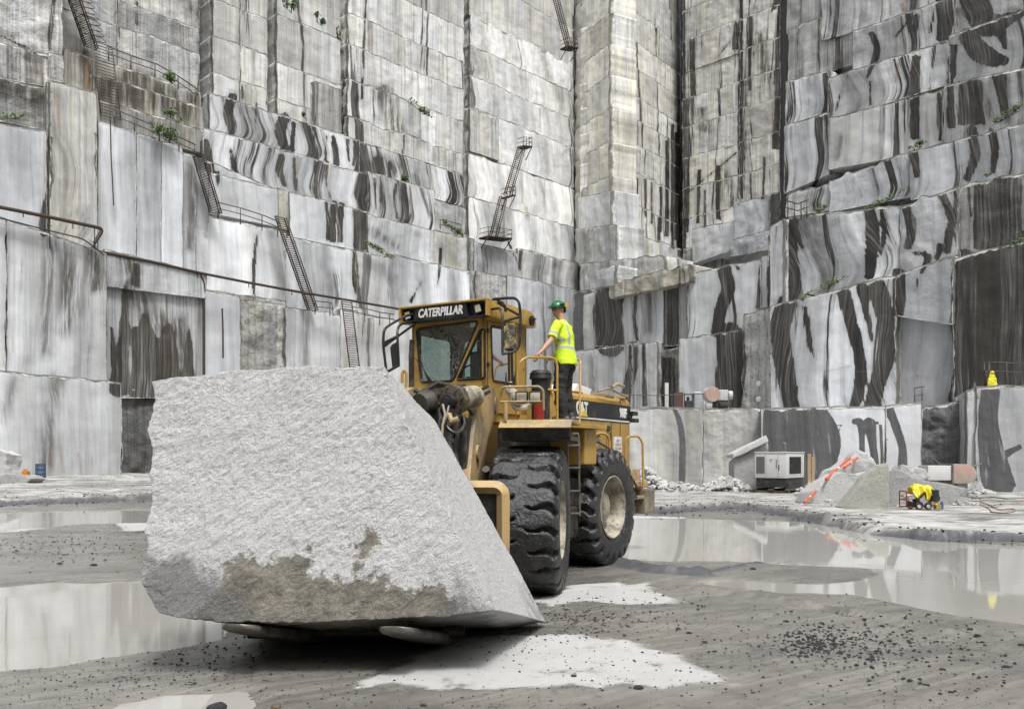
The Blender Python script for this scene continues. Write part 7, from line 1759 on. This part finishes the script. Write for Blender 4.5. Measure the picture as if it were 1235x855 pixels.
m = MB(); m.box(-.55, -.05, -.3, .3, -.03, 1.1, .02); m.build('red_cabinet', weathered('dark_red_paint', (.09, .035, .03), (.06,.05,.045), .5), e); m = MB(); 
for x_ in (-.0, .62): m.box(x_, x_+.05, -.3, -.25, -.03, 1.05); m.box(x_, x_+.05, .25, .3, -.03, 1.05)
m.box(0, .67, -.3, .3, .95, 1.0); m.build('open_rack', DRK, e); m = MB(); m.box(.1, .55, -.2, .2, 0, .55, .05); m.cyl((.3, -.1, .55), (.3, -.1, .8), .1, seg=12); m.build('stored_pump', DRK, e, 35)
e = empty('water_tank', bt(843, 57)); tag(e, 'pale upright tank with pipework between cabinet and compressor', 'tank')
m = MB(); m.cyl((-.1, 0, .0), (-.1, 0, 1.05), .38, seg=24); m.cyl((-.1, 0, 1.05), (-.1, 0, 1.15), .38, .2, seg=24); m.build('tank_body', weathered('pale_blue_tank', (.36,.40,.42), (.2,.2,.2), .3), e, 35); m = MB(); m.tube(bendpts([(.3, -.2, .0), (.3, -.2, .9), (.6, -.2, .9), (.6, -.2, .0)], .1), .05); m.box(.4, .9, -.3, .2, .0, .3, .05); m.build('pipework', WPT, e, 40)
for (px, py, lb) in ((915.5,462.5,'upper white disc fixed on the drilled column'), (915.5,481,'lower white disc fixed on the drilled column')):
    c = WLp('M', px, py, 3.55); n_ = Vector((PL['M'].n.x, PL['M'].n.y, 0)); m = MB(); m.cyl(c-n_*.1, c+n_*.12, .19, seg=24); m.cyl(c+n_*.12, c+n_*.17, .08, seg=16); o = m.build('disc', simple('white_disc', (.7,.7,.7), .4, .05), None, 35); tag(o, lb, 'disc', 'white discs on the drilled column')
m = MB(); a = bt(750, 55.5)+Vector((0,0,.85)); c = bt(868, 55.5)+Vector((0,0,.95)); m.tube([a, a.lerp(c, .33)-Vector((0,0,.08)), a.lerp(c, .66)-Vector((0,0,.05)), c], .03, seg=6); o = m.build('cable', RUST2, None, 60); tag(o, 'thin cable stretched along the bench top behind the hood', 'cable')
# yellow bag hung at the right
c = WLp('H', 1197, 458, -.6); b = bmesh.new()
pp = [((x_-1197)*c.y/FPX, (458-y_)*c.y/FPX) for x_, y_ in ((1191.5,467),(1192,458),(1194.5,451),(1197,446.5),(1199.5,449),(1202,457),(1203,463),(1201,466.5),(1197,465),(1194,468))]
A = [b.verts.new((x, 0, z)) for x, z in pp]; B = [b.verts.new((x*.9, .14, z*.95)) for x, z in pp]; b.faces.new(A); b.faces.new(B[::-1])
for i in range(len(pp)): b.faces.new([A[i], B[i], B[(i+1)%len(pp)], A[(i+1)%len(pp)]])
o = fuse(b, 'bag', simple('yellow_bag_cloth', (.72, .66, .03), .6, .4, 10), None, .018, 2, .05, 7); o.location = c; tag(o, 'bright yellow bag hanging on the rail above the right corner block', 'bag')
m = MB(); P = [WLp('H', 1194, 440, -1.4), WLp('H', 1193, 466, -1.2)]; m.tube(P, .035); m.box(-.1,.1,-.1,.1,0,.9, .02, M=Matrix.Translation(WLp('H', 1189, 466, -1.0))); m.build('drill_stand', RUST, None, 40); tag(bpy.data.objects['drill_stand'], 'rusty drill stand left of the yellow bag', 'drill stand')
